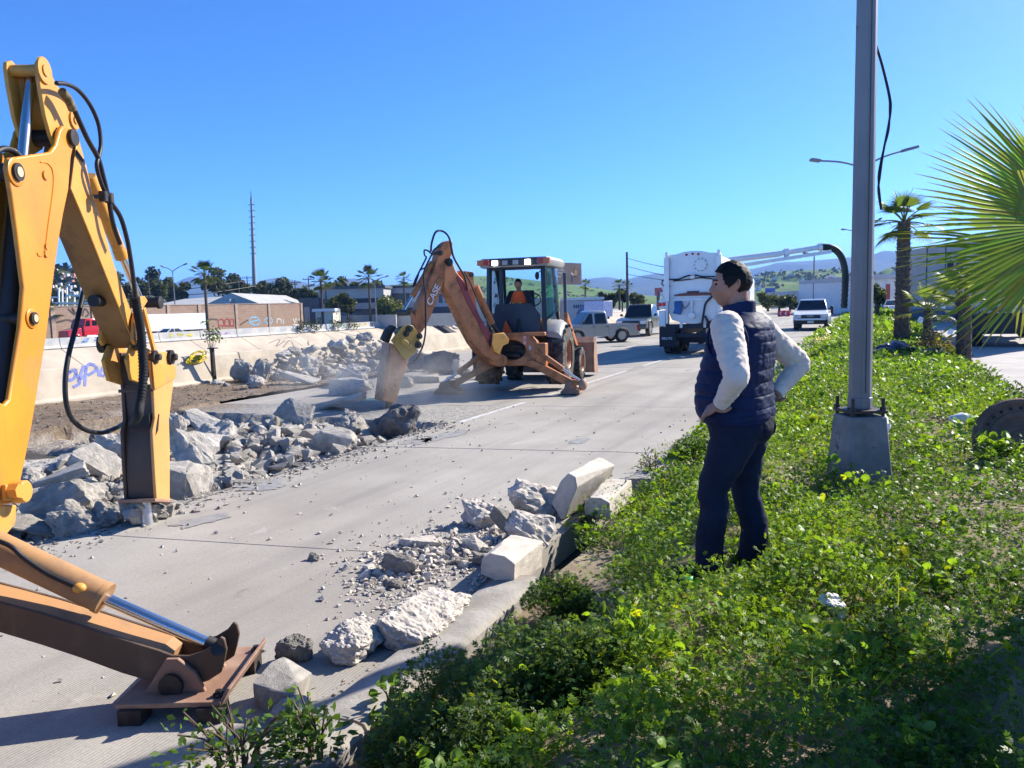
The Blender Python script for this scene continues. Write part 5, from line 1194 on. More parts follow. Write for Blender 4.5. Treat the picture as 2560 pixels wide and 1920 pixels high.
def wheel_(root, x, y, r, wd, name='wheel', spokes=6, M=None, rimm=None):
    sg = 1 if x > 0 else -1; mb = MB(M)
    mb.lathe((x,y,r),(1,0,0),[(-wd/2,r*.62),(-wd/2,r*.9),(-wd*.4,r*.985),(wd*.4,r*.985),(wd/2,r*.9),(wd/2,r*.62)],28,False); ty = mb.build(name, TYRE, root, smooth=40)
    mb = MB(M); mb.lathe((x,y,r),(sg,0,0),[(-wd*.2,r*.64),(wd*.47,r*.64),(wd*.47,r*.58),(wd*.25,r*.55),(wd*.2,.01)],24)
    for i in range(spokes):
        a = 2*math.pi*i/spokes; d = V3((0,math.cos(a),math.sin(a))); c = V3((x+sg*wd*.40,y,r)); mb.bar(c+d*r*.08,c+d*r*.56,r*.17,wd*.1,up=(sg,0,0))
    mb.cyl((x+sg*wd*.2,y,r),(x+sg*wd*.45,y,r),r*.14,n=10); mb.build('rim', rimm or ALLOY, ty, smooth=40)
def pickup(root, M, pnt, crew=True, L=5.2, W=1.85, H=1.77, wb=3.2, r=.38, plastic=BPL, lift=.0, grille=BPL, lower=None):
    B = lambda: MB(M); w = W/2; z0 = .36+lift; zb = 1.02+lift; yf = wb/2+.86; yr = -(L-yf); fa, ra = wb/2, -wb/2; lower = lower or pnt
    cabr = -.55 if crew else .05; cabf = 1.15
    # lower body side profile with wheel arches cut in
    def arch(yc): return [(yc+math.cos(t)*(r+.09), r+.02+lift*.3+math.sin(t)*(r+.09)) for t in np.linspace(math.pi,0,9)]
    prof_ = [(yr,z0+.12),(yr,zb-.02)]+[(cabr-.05,zb-.02),(cabr-.05,zb),(cabf+.15,zb+.02),(yf-.45,zb-.05),(yf-.08,zb-.17),(yf,zb-.35),(yf,z0+.08),(yf-.15,z0)]
    bot = []
    for yc in (fa, ra):
        a = arch(yc); bot += [(yc+r+.10,z0)]+[(y,max(z,z0)) for y,z in a[::-1]]+[(yc-r-.10,z0)]
    prof_ = prof_+bot+[(yr+.1,z0)]
    mb = B(); mb.prism([(-w,y,z) for y,z in prof_],[(w,y,z) for y,z in prof_]); body_ = mb.build('body', pnt, root, bevel=.05, seg=3)
    # cabin
    q0 = [(cabr,zb-.01),(cabf,zb+.01)]; 
    roofy = (cabr+.12, cabf-.62); mb = B(); ww = w*.93; wt = w*.76
    lo_ = [(-ww,cabr,zb-.01),(ww,cabr,zb-.01),(ww,cabf,zb+.01),(-ww,cabf,zb+.01)]; hi_ = [(-wt,roofy[0],H-.05),(wt,roofy[0],H-.05),(wt,roofy[1],H-.04),(-wt,roofy[1],H-.04)]
    tp_ = [(-wt*.9,roofy[0]+.08,H),(wt*.9,roofy[0]+.08,H),(wt*.9,roofy[1]-.1,H),(-wt*.9,roofy[1]-.1,H)]
    mb.loft([lo_,hi_,tp_]); cb_ = mb.build('cabin', pnt, root, bevel=.04)
    def onside(s, y, t):   # point on the cabin side at height fraction t
        return V3((s*(ww+(wt-ww)*t)+s*.006, y, zb+(H-.05-zb)*t))
    def sidewin(s, y0b, y1b, y0t, y1t):
        mb = B(); mb.add([onside(s,y0b,.06),onside(s,y1b,.06),onside(s,y1t,.86),onside(s,y0t,.86)],[(0,1,2,3)]); mb.build('side_window', GL, cb_)
    for s in (-1,1):
        if crew: sidewin(s,.36,.98,.36,.55); sidewin(s,-.43,.24,-.37,.24)
        else: sidewin(s,.16,.98,.20,.55)
    mb = B(); e = .008; mb.add([(-ww*.93,cabf-.02+e,zb+.06),(ww*.93,cabf-.02+e,zb+.06),(wt*.93,roofy[1]+.03+e,H-.075),(-wt*.93,roofy[1]+.03+e,H-.075)],[(0,1,2,3)]); mb.build('windscreen', GL, cb_)
    mb = B(); mb.add([(-ww*.85,cabr-e+.015,zb+.1),(ww*.85,cabr-e+.015,zb+.1),(wt*.88,roofy[0]-e-.015,H-.1),(-wt*.88,roofy[0]-e-.015,H-.1)],[(0,1,2,3)]); mb.build('rear_window', GL, cb_)
    # bed opening
    mb = B(); mb.box(-w+.1,w-.1,yr+.08,cabr-.1,zb-.015,zb-.005); mb.build('bed', BPL, body_)
    mb = B(); mb.box(-w*.96,w*.96,yr-.10,yr,z0+.02,z0+.2); mb.build('rear_bumper', ALLOY if pnt is SILV else plastic, body_, bevel=.03)
    mb = B(); mb.box(-w*.97,w*.97,yf-.1,yf+.1,z0-.04,z0+.22); mb.build('front_bumper', lower, body_, bevel=.05)
    mb = B(); mb.box(-w*.55,w*.55,yf-.05,yf+.03,z0+.26,zb-.2); mb.build('grille', grille, body_, bevel=.03)
    for s in (-1,1):
        mb = B(); mb.box(min(s*w*.58,s*w*.97),max(s*w*.58,s*w*.97),yf-.1,yf+.025,zb-.38,zb-.17); mb.build('headlight', HLG, body_, bevel=.03)
        mb = B(); mb.box(min(s*w*.84,s*(w+.012)),max(s*w*.84,s*(w+.012)),yr-.012,yr+.1,zb-.38,zb-.06); mb.build('tail_light', TLR, body_, bevel=.015)
        mb = B(); mb.ell((s*(w+.13),cabf-.16,zb+.16),(.10,.05,.085)); mb.tube([(s*(w-.02),cabf-.16,zb+.08),(s*(w+.1),cabf-.16,zb+.12)],.025); mb.build('mirror', plastic, cb_, smooth=60)
        for y in ((.30,-.47) if crew else (.12,)): mb = B(); mb.box(min(s*w,s*(w+.025)),max(s*w,s*(w+.025)),y-.02,y+.12,zb-.14,zb-.10); mb.build('door_handle', plastic, body_)
        for yc in (fa,ra):
            mb = B(); mb.tube([(s*(w+.005),y,z) for y,z in arch(yc)],.045,8); mb.build('wheel_arch', pnt, body_, smooth=60); wheel_(root, s*(w-.10), yc, r, .25, M=M)
        for y in ((1.02,.30,-.52) if crew else (1.02,.08)): mb = B(); mb.box(min(s*w,s*(w+.003)),max(s*w,s*(w+.003)),y-.006,y+.006,z0+.12,zb); mb.build('door_gap', BPL, body_)
    mb = B(); mb.box(-.16,.16,yf+.1,yf+.112,z0+.02,z0+.15); mb.build('licence_plate', PLATE, body_)
    return body_
def placed(p, hd, sc): return Matrix.Translation(p) @ Matrix.Rotation(math.atan2(hd.y,hd.x)-math.pi/2,4,'Z') @ Matrix.Scale(sc,4)
# silver crew cab pickup turning across the road
pf, pr = gz(1444,860), gz(1554,855.5); hd = pf-pr; sc = .90; hdn = hd.normalized(); c0 = (pf+pr)/2 + V3((hdn.y,-hdn.x,0)).normalized()*0
side = V3((-hdn.y,hdn.x,0)); side = side if side.dot(CP-c0) < 0 else -side
t = thing('pickup_truck','silver crew cab pickup turning across the road behind the orange backhoe','pickup', tuple(c0+side*.8))
wb_s = max(2.6,hd.length/sc); pickup(t, placed(c0+side*.8, hdn, sc), SILV, wb=wb_s, L=wb_s+1.85)
# dark lifted pickup facing left of camera
pf = gz(1579,842); hdr = (CP-pf); hdr.z = 0; hdr = Matrix.Rotation(rad(-17),3,'Z') @ hdr.normalized()
c0 = pf-hdr*2.3; t = thing('pickup_truck','dark green lifted pickup with roof lights standing behind the silver pickup','pickup', tuple(c0))
Mx = placed(c0, hdr, .92); pickup(t, Mx, DGRN, L=5.6, W=1.98, H=1.98, wb=3.5, r=.43, lift=.14)
for x in (-.6,-.3,0,.3,.6): mb = MB(Mx); mb.box(x-.05,x+.05,.55,.62,1.97,2.03); mb.build('roof_light', AMBL, t, bevel=.01)
# white single cab pickup coming towards the camera
pf = gz(2027,826); hdw = V3((.02,-1,0)).normalized(); c0 = pf-hdw*2.2
t = thing('pickup_truck','white single cab pickup driving towards the camera beside the median','pickup', tuple(c0))
pickup(t, placed(c0, hdw, 1.1), WCAR, crew=False, L=4.8, W=1.75, H=1.68, wb=2.85, r=.36, lift=.02, lower=BPL)
mb = MB(placed(c0,hdw,1.1)); mb.box(-.78,.78,2.30,2.42,.56,.66); mb.build('bumper_top', WCAR, t, bevel=.03)
lettering('FORD', placed(c0,hdw,1.1)@V3((.17,2.335,.735)), placed(c0,hdw,1.0).to_3x3()@V3((-1,0,0)), (0,0,1), .13, HLG, t)
# ---------------- vacuum truck, rear view
vc = gz(1733,887); VM = Matrix.Translation(vc) @ Matrix.Rotation(rad(1.5),4,'Z')
vt = thing('vacuum_truck','white vacuum tanker truck seen from behind with suction boom stretched right','truck', tuple(vc))
TW = mat('tanker white',(.74,.74,.72),.35,var=.06,vs=1.5,dirt=(.50,.48,.44),da=.58,db=.85,ds=2.)
VB = lambda: MB(VM)
R0 = 1.08
def arc(y, z0_=1.28, r=R0, top=3.78, n=28): 
    out_ = []
    for i in range(n):
        a = 2*math.pi*i/n; c_, s_ = math.cos(a), math.sin(a); x = r*math.copysign(abs(c_)**.62,c_); z = (z0_+r*1.12)+r*1.12*math.copysign(abs(s_)**.62,s_); out_.append((x,y,z))
    return out_
mb = VB(); mb.loft([arc(.12),arc(6.6)]); tank = mb.build('tank', TW, vt, smooth=40)
mb = VB()
dp = [(-.80,1.32),(.80,1.32),(.95,1.75),(1.02,2.4),(1.0,3.55),(.94,3.62),(.6,3.63),(.35,3.70),(0,3.73),(-.35,3.70),(-.6,3.63),(-.94,3.62),(-1.0,3.55),(-1.02,2.4),(-.95,1.75)]
bot_ = [(x*.95,1.28-.16*math.cos(x/.8*1.57)) for x in np.linspace(-.8,.8,9)]
mb.prism([(x,-.02,z) for x,z in bot_+dp[2:]],[(x,.14,z) for x,z in bot_+dp[2:]]); door = mb.build('rear_door', TW, vt, bevel=.02)
for s in (-1,1):
    mb = VB(); mb.box(s*.92-.09,s*.92+.09,-.16,-.02,1.95,3.52); mb.build('door_post', TW, door, bevel=.012)
    mb = VB(); mb.cyl((s*.92,-.1,1.15),(s*.92,-.1,1.95),.05); mb.cyl((s*.92,-.1,3.5),(s*.92,-.1,3.72),.05); mb.build('door_ram', TW, door, smooth=40)
    mb = VB(); mb.box(min(s*.98,s*1.22),max(s*.98,s*1.22),-.12,.6,1.05,1.62); mb.build('side_box', TW, vt, bevel=.02)
    mb = VB(); mb.box(min(s*.98,s*1.22),max(s*.98,s*1.22),-.12,-.06,1.68,2.02); lp = mb.build('lamp_panel', TW, vt, bevel=.02)
    for x in (1.03,1.17): mb = VB(); mb.lathe((s*x,-.12,1.85),(0,-1,0),[(0,.075),(.025,.07),(.03,.03),(.03,.005)],16); mb.build('tail_lamp', mat('lit tail lamp',(.75,.02,.02),.25), lp, smooth=40)
    mb = VB(); mb.lathe((s*1.12,-.12,2.35),(0,-1,0),[(0,.06),(.03,.05),(.03,.005)],14); mb.build('marker_lamp', TLR, vt, smooth=40)
    mb = VB(); mb.bar((s*1.15,-.05,2.3),(s*1.04,-.05,2.0),.10,.05); mb.build('lamp_bracket', TW, vt)
    mb = VB(); mb.box(min(s*.62,s*1.21),max(s*.62,s*1.21),-.10,-.07,.30,1.03); mf = mb.build('mud_flap', mat('black mud flap',(.012,.014,.018),.6), vt)
    for yy in (.75,2.05): 
        for xx in (.72,1.02): wheel_(vt, s*xx, yy, .50, .28, M=VM, rimm=STEEL)
    wheel_(vt, s*1.0, 7.6, .50, .30, M=VM, rimm=STEEL)
lettering('BRUTE', VM@V3((-1.12,-.103,.56)), VM.to_3x3()@V3((1,0,0)), (0,0,1), .13, LTW, vt)
mb = VB(); mb.box(-.9,.9,-.0,.1,.62,.78); mb.box(-.45,-.33,0,8.2,.72,1.1); mb.box(.33,.45,0,8.2,.72,1.1); mb.box(-1.0,1.0,-.02,.1,.95,1.12); mb.box(-.8,.8,.55,.95,.4,.75); mb.build('chassis', mat('navy chassis',(.012,.018,.03),.6,var=.3), vt, bevel=.015)
for x in (-.42,.42): mb = VB(); mb.box(x-.05,x+.05,-.06,.04,.98,1.22); mb.build('door_lug', TW, door, bevel=.01)
mb = VB(); mb.lathe((.28,-.03,3.22),(0,-1,0),[(0,.235),(.03,.235),(.03,.20),(.02,.19),(.02,.005)],28); fl = mb.build('flange', TW, door, smooth=40)
for i in range(10): a = 2*math.pi*i/10; mb = VB(); mb.cyl((.28+.215*math.cos(a),-.06,3.22+.215*math.sin(a)),(.28+.215*math.cos(a),-.085,3.22+.215*math.sin(a)),.018,n=6); mb.build('flange_bolt', STEEL, fl)
for x in (-.22,0,.2): mb = VB(); mb.ell((x,-.04,3.62-.1*abs(x)),(.045,.03,.04)); mb.build('roof_marker', TLR, door, smooth=60)
mb = VB(); mb.prism([(x,-.08,z) for x,z in ((-.66,2.13),(.66,2.13),(.66,2.22),(.48,2.24),(.22,2.24),(.22,2.30),(-.2,2.30),(-.2,2.24),(-.45,2.22),(-.66,2.18))],[(x,-.03,z) for x,z in ((-.66,2.13),(.66,2.13),(.66,2.22),(.48,2.24),(.22,2.24),(.22,2.30),(-.2,2.30),(-.2,2.24),(-.45,2.22),(-.66,2.18))]); lb = mb.build('light_bar', mat('brown red light bar',(.10,.03,.022),.4,var=.4,vs=12), door)
for x in np.linspace(-.55,.55,8): mb = VB(); mb.box(x-.055,x+.055,-.088,-.08,2.14,2.20); mb.build('light_cell', mat('dim red cell',(.22,.05,.035),.3), lb)
mb = VB(); mb.box(-.78,.80,-.06,-.02,1.95,2.05); mb.build('cross_rib', TW, door, bevel=.01)
mb = VB(); q = [(-.72,1.52),(-.42,1.46),(-.36,2.0),(-.40,2.22),(-.66,2.22)]; q = [(x,z-.55) for x,z in q]; q = [(-.70,1.00+.52),(-.42,.94+.52),(-.36,1.35+.3),(-.37,2.0-.05),(-.64,2.0-.05),(-.64,1.35+.3)]
mb.prism([(x,-.20,z) for x,z in q],[(x,-.05,z) for x,z in q]); mb.build('tool_pouch', mat('blue tool pouch',(.02,.10,.28),.6,var=.25), door, bevel=.02)
mb = VB(); mb.cyl((-.03,-.1,1.95),(-.03,-.1,1.75),.055); mb.cyl((-.03,-.1,1.75),(-.03,-.1,1.5),.03); mb.lathe((-.03,-.02,1.42),(0,-1,0),[(0,.13),(.1,.13),(.12,.11),(.16,.11),(.16,.005)],20); mb.build('drain_valve', TW, door, smooth=40)
def vh(pts, r): mb = VB(); mb.tube(cat(pts,6),r); return mb.build('hose', HOSE, vt, smooth=60)
vh([(-1.12,.0,2.72),(-.9,-.1,2.74),(-.5,-.08,2.74),(-.2,-.1,2.84),(.1,-.1,2.86),(.35,-.1,2.80),(.85,-.12,2.78)],.025); vh([(-1.1,.05,2.70),(-1.12,0,2.58),(-.95,-.05,2.5),(-.8,-.05,2.5)],.022); vh([(-.7,-.08,2.68),(-.1,-.08,2.72),(.3,-.08,2.76),(.8,-.1,2.68)],.022)
vh([(.85,-.12,2.4),(.7,-.14,2.1),(.48,-.14,1.85),(.40,-.14,1.5),(.32,-.14,.95)],.04); vh([(.44,-.14,1.4),(.58,-.14,1.15),(.72,-.12,.9)],.04); vh([(-.4,-.1,1.95),(-.3,-.1,1.7),(-.2,-.1,1.75),(-.1,-.1,1.9)],.012)
mb = VB(); mb.box(-.08,.08,-.12,-.03,2.74,2.92); mb.build('junction_box', TW, door, bevel=.01)
mb = VB(); mb.box(-1.2,1.2,7.0,9.0,.9,2.9); mb.build('cab', TW, vt, bevel=.15)
# suction boom and hose
D = 31.; mb = MB(); mb.cyl(at(1770,657,D),at(1950,634,D),.125,n=18); mb.cyl(at(1940,635,D),at(2056,617,D),.105,n=18); mb.lathe(at(1966,631,D),(at(2056,617,D)-at(1966,631,D)),[(-.09,.13),(-.07,.17),(.07,.17),(.09,.13)],18); mb.lathe(at(2050,618,D),(at(2056,617,D)-at(1966,631,D)),[(-.06,.12),(-.05,.17),(.05,.17),(.06,.12)],18); bmv = mb.build('suction_boom', TW, vt, smooth=40)
mb = MB(); mb.bar(at(1800,672,D-.3),at(2077,629,D-.3),.14,.14); mb.bar(at(1966,634,D),at(1962,647,D-.3),.1,.1); mb.build('boom_rail', TW, bmv, bevel=.01)
mb = MB(); P = cat([at(2052,617.5,D),at(2075,619,D),at(2093,628,D),at(2106,648,D),at(2113,680,D),at(2113,715,D),at(2110,770,D)],10); mb.tube(P,.125,14)
for i in range(0,len(P)-1,2): mb.cyl(P[i]-(P[i+1]-P[i]).normalized()*.03,P[i]+(P[i+1]-P[i]).normalized()*.03,.14,n=14)
mb.build('suction_hose', mat('dark green suction hose',(.012,.022,.018),.5,var=.2), bmv, smooth=50)
# ---------------- simple sedan for the far traffic
def sedan(root, M, pnt, L=4.5, W=1.75, H=1.42):
    B = lambda: MB(M); w = W/2
    pr_ = [(-L/2,.35),(-L/2+.03,.85),(-L/2+.6,.93),(.75,.92),(L/2-.35,.78),(L/2,.62),(L/2,.3),(1.75,.22),(-1.75,.22)]
    mb = B(); mb.prism([(-w,y,z) for y,z in pr_],[(w,y,z) for y,z in pr_]); b_ = mb.build('body', pnt, root, bevel=.09, seg=3)
    mb = B(); mb.loft([[(-w*.95,-L/2+.45,.9),(w*.95,-L/2+.45,.9),(w*.95,.95,.9),(-w*.95,.95,.9)],[(-w*.72,-.95,H-.04),(w*.72,-.95,H-.04),(w*.72,.1,H-.04),(-w*.72,.1,H-.04)],[(-w*.6,-.75,H),(w*.6,-.75,H),(w*.6,-.1,H),(-w*.6,-.1,H)]]); c_ = mb.build('cabin', GL, root, bevel=.03)
    mb = B(); mb.loft([[(-w*.75,-1.0,H-.06),(w*.75,-1.0,H-.06),(w*.75,.16,H-.06),(-w*.75,.16,H-.06)],[(-w*.6,-.75,H+.012),(w*.6,-.75,H+.012),(w*.6,-.1,H+.012),(-w*.6,-.1,H+.012)]]); mb.build('roof', pnt, c_, bevel=.02)
    for s in (-1,1):
        mb = B(); mb.bar((s*w*.94,.93,.9),(s*w*.74,.12,H-.04),.07,.06); mb.bar((s*w*.94,-L/2+.47,.9),(s*w*.74,-.95,H-.04),.09,.08); mb.bar((s*w*.95,-.25,.9),(s*w*.74,-.3,H-.04),.06,.05); mb.build('pillar', pnt, c_)
        mb = B(); mb.box(min(s*w*.55,s*w*.96),max(s*w*.55,s*w*.96),L/2-.2,L/2+.01,.55,.70); mb.build('headlight', HLG, b_, bevel=.02)
        mb = B(); mb.box(min(s*w*.55,s*w*.97),max(s*w*.55,s*w*.97),-L/2-.01,-L/2+.1,.65,.80); mb.build('tail_light', TLR, b_, bevel=.02)
        for y in (1.35,-1.35): wheel_(root, s*(w-.09), y, .31, .2, M=M)
UP = V3((0,1,0)); DN = V3((0,-1,0))
def sed(u, v, x, hd, pnt, lab, z=-1., sc=1., cat_='car', nm='car'):
    p = onx(u,v,x) if x is not None else gz(u,v,z); p.z = z; t = thing(nm,lab,cat_,tuple(p)); sedan(t, placed(p,hd,sc), pnt); return t
sed(420,828,-76,DN,WCAR,'white coupe passing in front of the white box trailer across the canal')
sed(828,812,-76,DN,WCAR,'white sedan right of the brick wall end on the road across the canal')
sed(1086,802,-77,DN,carpaint('pale blue car paint',(.25,.42,.62)),'pale blue and white car across the canal seen behind the orange breaker arm')
p = onx(937,806,-77); p.z = -1; t = thing('pickup_truck','small white pickup on the road across the canal left of the orange breaker arm','pickup',tuple(p)); pickup(t, placed(p,DN,1.0), WCAR)
sed(2072,768,None,DN,mat('grey car',(.25,.25,.26),.4),'small grey car far down the road behind the white pickup',0.,1.0)
sed(2086,770,None,DN,DGRN,'tiny dark car far down the road next to the bus',0.,.9)
sed(2233,786,None,UP,WCAR,'white sedan parked on the service road behind the tall palm trunk',.09,1.0)
p = gz(2214,768,.09); sed(2212,770,None,UP,DGRN,'dark car on the service road in front of the white shop building',.09,1.0)
# red tractor unit and white box trailer across the canal
p = onx(212,838,-80); p.z = -1; TM = placed(p,DN,1.0); t = thing('semi_truck','red semi tractor unit across the canal behind the concrete barrier','truck',tuple(p))
mb = MB(TM); mb.loft([[(-1.1,-1.0,.9),(1.1,-1.0,.9),(1.1,.9,.9),(-1.1,.9,.9)],[(-1.1,-1.0,2.0),(1.1,-1.0,2.0),(1.1,.9,2.0),(-1.1,.9,2.0)],[(-1.05,-1.0,2.85),(1.05,-1.0,2.85),(1.05,.55,2.85),(-1.05,.55,2.85)]]); cbt = mb.build('cab', REDC, t, bevel=.08)
mb = MB(TM); mb.loft([[(-1.0,.9,.7),(1.0,.9,.7),(1.0,.9,1.9),(-1.0,.9,1.9)],[(-.85,2.6,.7),(.85,2.6,.7),(.75,2.6,1.55),(-.75,2.6,1.55)]]); mb.build('hood', REDC, t, bevel=.1)
for s in (-1,1):
    mb = MB(TM); mb.add([(s*1.106,.05,2.0),(s*1.106,.72,2.0),(s*1.07,.45,2.65),(s*1.07,.05,2.65)],[(0,1,2,3)]); mb.build('side_window', GL, cbt)
    mb = MB(TM); mb.add([(s*1.106,-.8,2.05),(s*1.106,-.2,2.05),(s*1.07,-.2,2.6),(s*1.07,-.8,2.6)],[(0,1,2,3)]); mb.build('sleeper_window', GL, cbt)
    mb = MB(TM); mb.tube([(s*1.05,1.75+math.cos(a)*.62,.5+math.sin(a)*.62) for a in np.linspace(0,math.pi,9)],.12); mb.build('front_fender', REDC, t, smooth=60)
    for y in (1.75,-2.3,-3.4): wheel_(t, s*.95, y, .5, .3, M=TM, rimm=ALLOY)
    mb = MB(TM); mb.cyl((s*1.0,-.6,.75),(s*1.0,.6,.75),.3,n=16); mb.build('fuel_tank', ALLOY, t, smooth=40)
mb = MB(TM); mb.add([(-1.0,.88,2.05),(1.0,.88,2.05),(.97,.60,2.72),(-.97,.60,2.72)],[(0,1,2,3)]); mb.build('windscreen', GL, cbt)
mb = MB(TM); mb.box(-.4,.4,-4.0,1.5,.6,.9); mb.box(-.9,.9,-3.6,-1.9,.9,1.0); mb.build('chassis', BPL, t)
p = onx(500,816,-81); p.z = -1; BM = placed(p,UP,1.0); t = thing('box_trailer','long white ribbed box trailer across the canal in front of the brick wall','trailer',tuple(p))
mb = MB(BM); mb.box(-1.25,1.25,-13.5,0,.95+.1,3.15); bx = mb.build('box', mat('white trailer skin',(.82,.82,.81),.4,var=.03), t)
for i, z in enumerate(np.linspace(1.2,3.0,9)): mb = MB(BM); mb.box(1.25,1.275,-13.5,0,z-.06,z+.03); mb.build('side_rib', mat('white trailer skin',(.82,.82,.81)), bx)
mb = MB(BM); mb.box(-.4,.4,-13,0,.7,1.05); mb.build('chassis', BPL, t)
for s in (-1,1):
    for y in (-1.2,-2.4): wheel_(t, s*1.0, y, .5, .3, M=BM, rimm=ALLOY)
# bus far down the road, vans by the billboard building
p = gz(2098,775); t = thing('bus','dark blue bus approaching far down the road','bus',tuple(p)); NB = placed(p+V3((0,5,0)),DN,.62)
mb = MB(NB); mb.box(-1.25,1.25,-5,5,.4,3.3); b_ = mb.build('body', mat('dark blue bus paint',(.02,.03,.07),.3), t, bevel=.15)
mb = MB(NB); mb.add([(-1.1,5.01,1.4),(1.1,5.01,1.4),(1.05,5.01,2.8),(-1.05,5.01,2.8)],[(0,1,2,3)]); mb.build('windscreen', GL, b_); mb = MB(NB); mb.box(-1.0,1.0,5.0,5.02,1.15,1.25); mb.build('white_band', WHITEP, b_)
for s in (-1,1):
    for y in (3,-3): wheel_(t, s*1.1, y, .48, .3, M=NB)
    mb = MB(NB); mb.tube([(s*1.2,4.9,2.8),(s*1.55,5.2,2.6),(s*1.55,5.2,2.2)],.07); mb.build('mirror', BPL, b_)
p = at(1484,775,120.); p.z = -.6; t = thing('van','blue and white delivery van in front of the long low building','van',tuple(p)); NB = placed(p,V3((-.9,.43,0)),1.)
mb = MB(NB); mb.box(-1.1,1.1,-3.0,1.0,.5,2.9); mb.build('cargo_box', mat('pale lilac van box',(.50,.52,.68),.4), t, bevel=.05); mb = MB(NB); mb.loft([[(-1.0,1.0,.5),(1.0,1.0,.5),(1.0,2.8,.5),(-1.0,2.8,.5)],[(-1.0,1.0,1.4),(1.0,1.0,1.4),(1.0,2.8,1.2),(-1.0,2.8,1.2)],[(-.9,1.0,2.4),(.9,1.0,2.4),(.9,1.8,2.4),(-.9,1.8,2.4)]]); mb.build('cab', BLUC, t, bevel=.08)
for s in (-1,1):
    for y in (-2,2): wheel_(t, s*.95, y, .4, .25, M=NB)
# ---------------- dirty dump truck at the right edge
p = gz(2405,868,.09); DM = Matrix.Translation(p+V3((.15,0,0))) @ Matrix.Rotation(rad(-4),4,'Z'); t = thing('dump_truck','dirty white and red dump truck parked at the right edge behind the palms','truck',tuple(p))
DW = mat('dirty white tipper steel',(.55,.53,.50),.6,var=.15,dirt=(.20,.11,.07),da=.55,db=.62,ds=2.2,bump=.1)
mb = MB(DM); q = [(0,1.15),(0,2.15),(-.5,3.4),(5,3.4),(5.4,1.15)]; mb.prism([(.0,y,z) for y,z in q],[(2.5,y,z) for y,z in q]); bd = mb.build('tipper_body', DW, t, bevel=.03)
for x in (.25,.9,1.6,2.3): mb = MB(DM); mb.bar((x,-.04,1.15),(x,-.06,2.15),.10,.08); mb.build('tailgate_rib', DW, bd, bevel=.01)
mb = MB(DM); mb.box(.55,1.25,-.06,.0,1.25,1.95); mb.build('tailgate_hatch', mat('grimy hatch',(.16,.13,.11),.8,var=.4), bd, bevel=.01)
mb = MB(DM); mb.prism([(-.12,y,z) for y,z in ((.0,1.2),(.9,1.2),(.9,2.0),(.3,2.0))],[(.0,y,z) for y,z in ((.0,1.2),(.9,1.2),(.9,2.0),(.3,2.0))]); mb.build('red_flap', mat('red tipper trim',(.45,.04,.02),.5,dirt=(.2,.1,.06),da=.5,db=.7), bd)
mb = MB(DM); mb.box(.5,2.0,.2,9,.7,1.12); mb.build('chassis', BPL, t); mb = MB(DM); mb.box(.0,2.5,6.2,8.6,.9,3.1); mb.build('cab', DW, t, bevel=.12)
mb = MB(DM); mb.box(-.02,2.5,-.08,-.04,.45,1.1); mb.build('mud_flap', BPL, t)
for yy in (.9,2.2,7.4):
    for xx in (.25,2.25): wheel_(t, xx, yy, .52, .45, M=DM, rimm=STEEL)
mb = MB(DM); mb.tube([(-.05,6.4,2.2),(-.5,6.3,2.4),(-.5,6.3,3.4)],.03); mb.box(-.62,-.38,6.25,6.33,2.55,3.2); mb.ell((-.5,6.25,2.35),(.16,.08,.16)); mb.build('mirror', BPL, t)
# ---------------- water filled chevron barriers
CHR = mat('red plastic barrier',(.60,.02,.035),.45,var=.1); CHW = mat('white chevron',(.85,.85,.85),.5)
for u0,u1,v1,h_,lab in ((1944,1975,791.5,15.,'red chevron barrier left of the white pickup, half behind the man'),(2058,2083,787,15.5,'red chevron barrier right behind the white pickup'),(2101,2120,781,13.,'red chevron barrier end at the lamp post')):
    a = gz(u0,v1); b = gz(u1,v1-.6); L_ = (b-a).length; e = (b-a).normalized(); f = V3((e.y,-e.x,0)); f = f if f.dot(CP-a) > 0 else -f
    hh = h_/FPX*(CM.transposed()@(a-CP)).z*-1; t = thing('chevron_barrier',lab,'barrier',tuple(a),'red chevron barriers across the road')
    mb = MB(); pf_ = [(0,.12),(.06,0),(.35,0),(.4,.06),(.6,.06),(.65,0),(.94,0),(1,.12),(1,.92),(.9,1),(.72,.96),(.5,1),(.3,.96),(.1,1),(0,.92)]
    Q = [a+e*(s_*L_)+V3((0,0,z*hh)) for s_,z in pf_]; mb.prism(Q,[p-f*.45 for p in Q]); mb.build('body', CHR, t, bevel=.03)
    for k in ((.2,.62) if L_ > .6 else (.3,)):
        q = [(k+.16,.82),(k+.08,.82),(k-.06,.5),(k+.08,.18),(k+.16,.18),(k+.02,.5)]; Q = [a+e*(s_*L_)+V3((0,0,z*hh))+f*.012 for s_,z in q]; mb = MB(); mb.prism(Q,[p-f*.01 for p in Q]); mb.build('chevron', CHW, t)
# ================================================================ PALMS, POLES, BUILDINGS AND TREES
def colmesh(name, V_, F_, C_, m, parent=None, org=None, smooth=True):
    me = bpy.data.meshes.new(name); V_ = np.asarray(V_,'f'); o0 = org if org is not None else (ORG.get(root_of(parent),V3()) if parent else V3())
    V_ = V_-np.array(o0,'f'); me.from_pydata(V_.tolist(), [], F_ if isinstance(F_,list) else F_.tolist()); me.materials.append(m)
    a = me.color_attributes.new('col','FLOAT_COLOR','POINT'); C_ = np.asarray(C_,'f'); a.data.foreach_set('color', np.concatenate([C_,np.ones((len(C_),1),'f')],1).ravel())
    if smooth: me.polygons.foreach_set('use_smooth',[True]*len(me.polygons))
    o = bpy.data.objects.new(name, me); COL.objects.link(o)
    if parent: o.parent = parent
    elif org is not None: o.location = o0; ORG[o] = V3(o0)
    return o
PALML = leafmat('palm leaf',.52,.38); LEAF = leafmat('tree leaf',.30,.55)
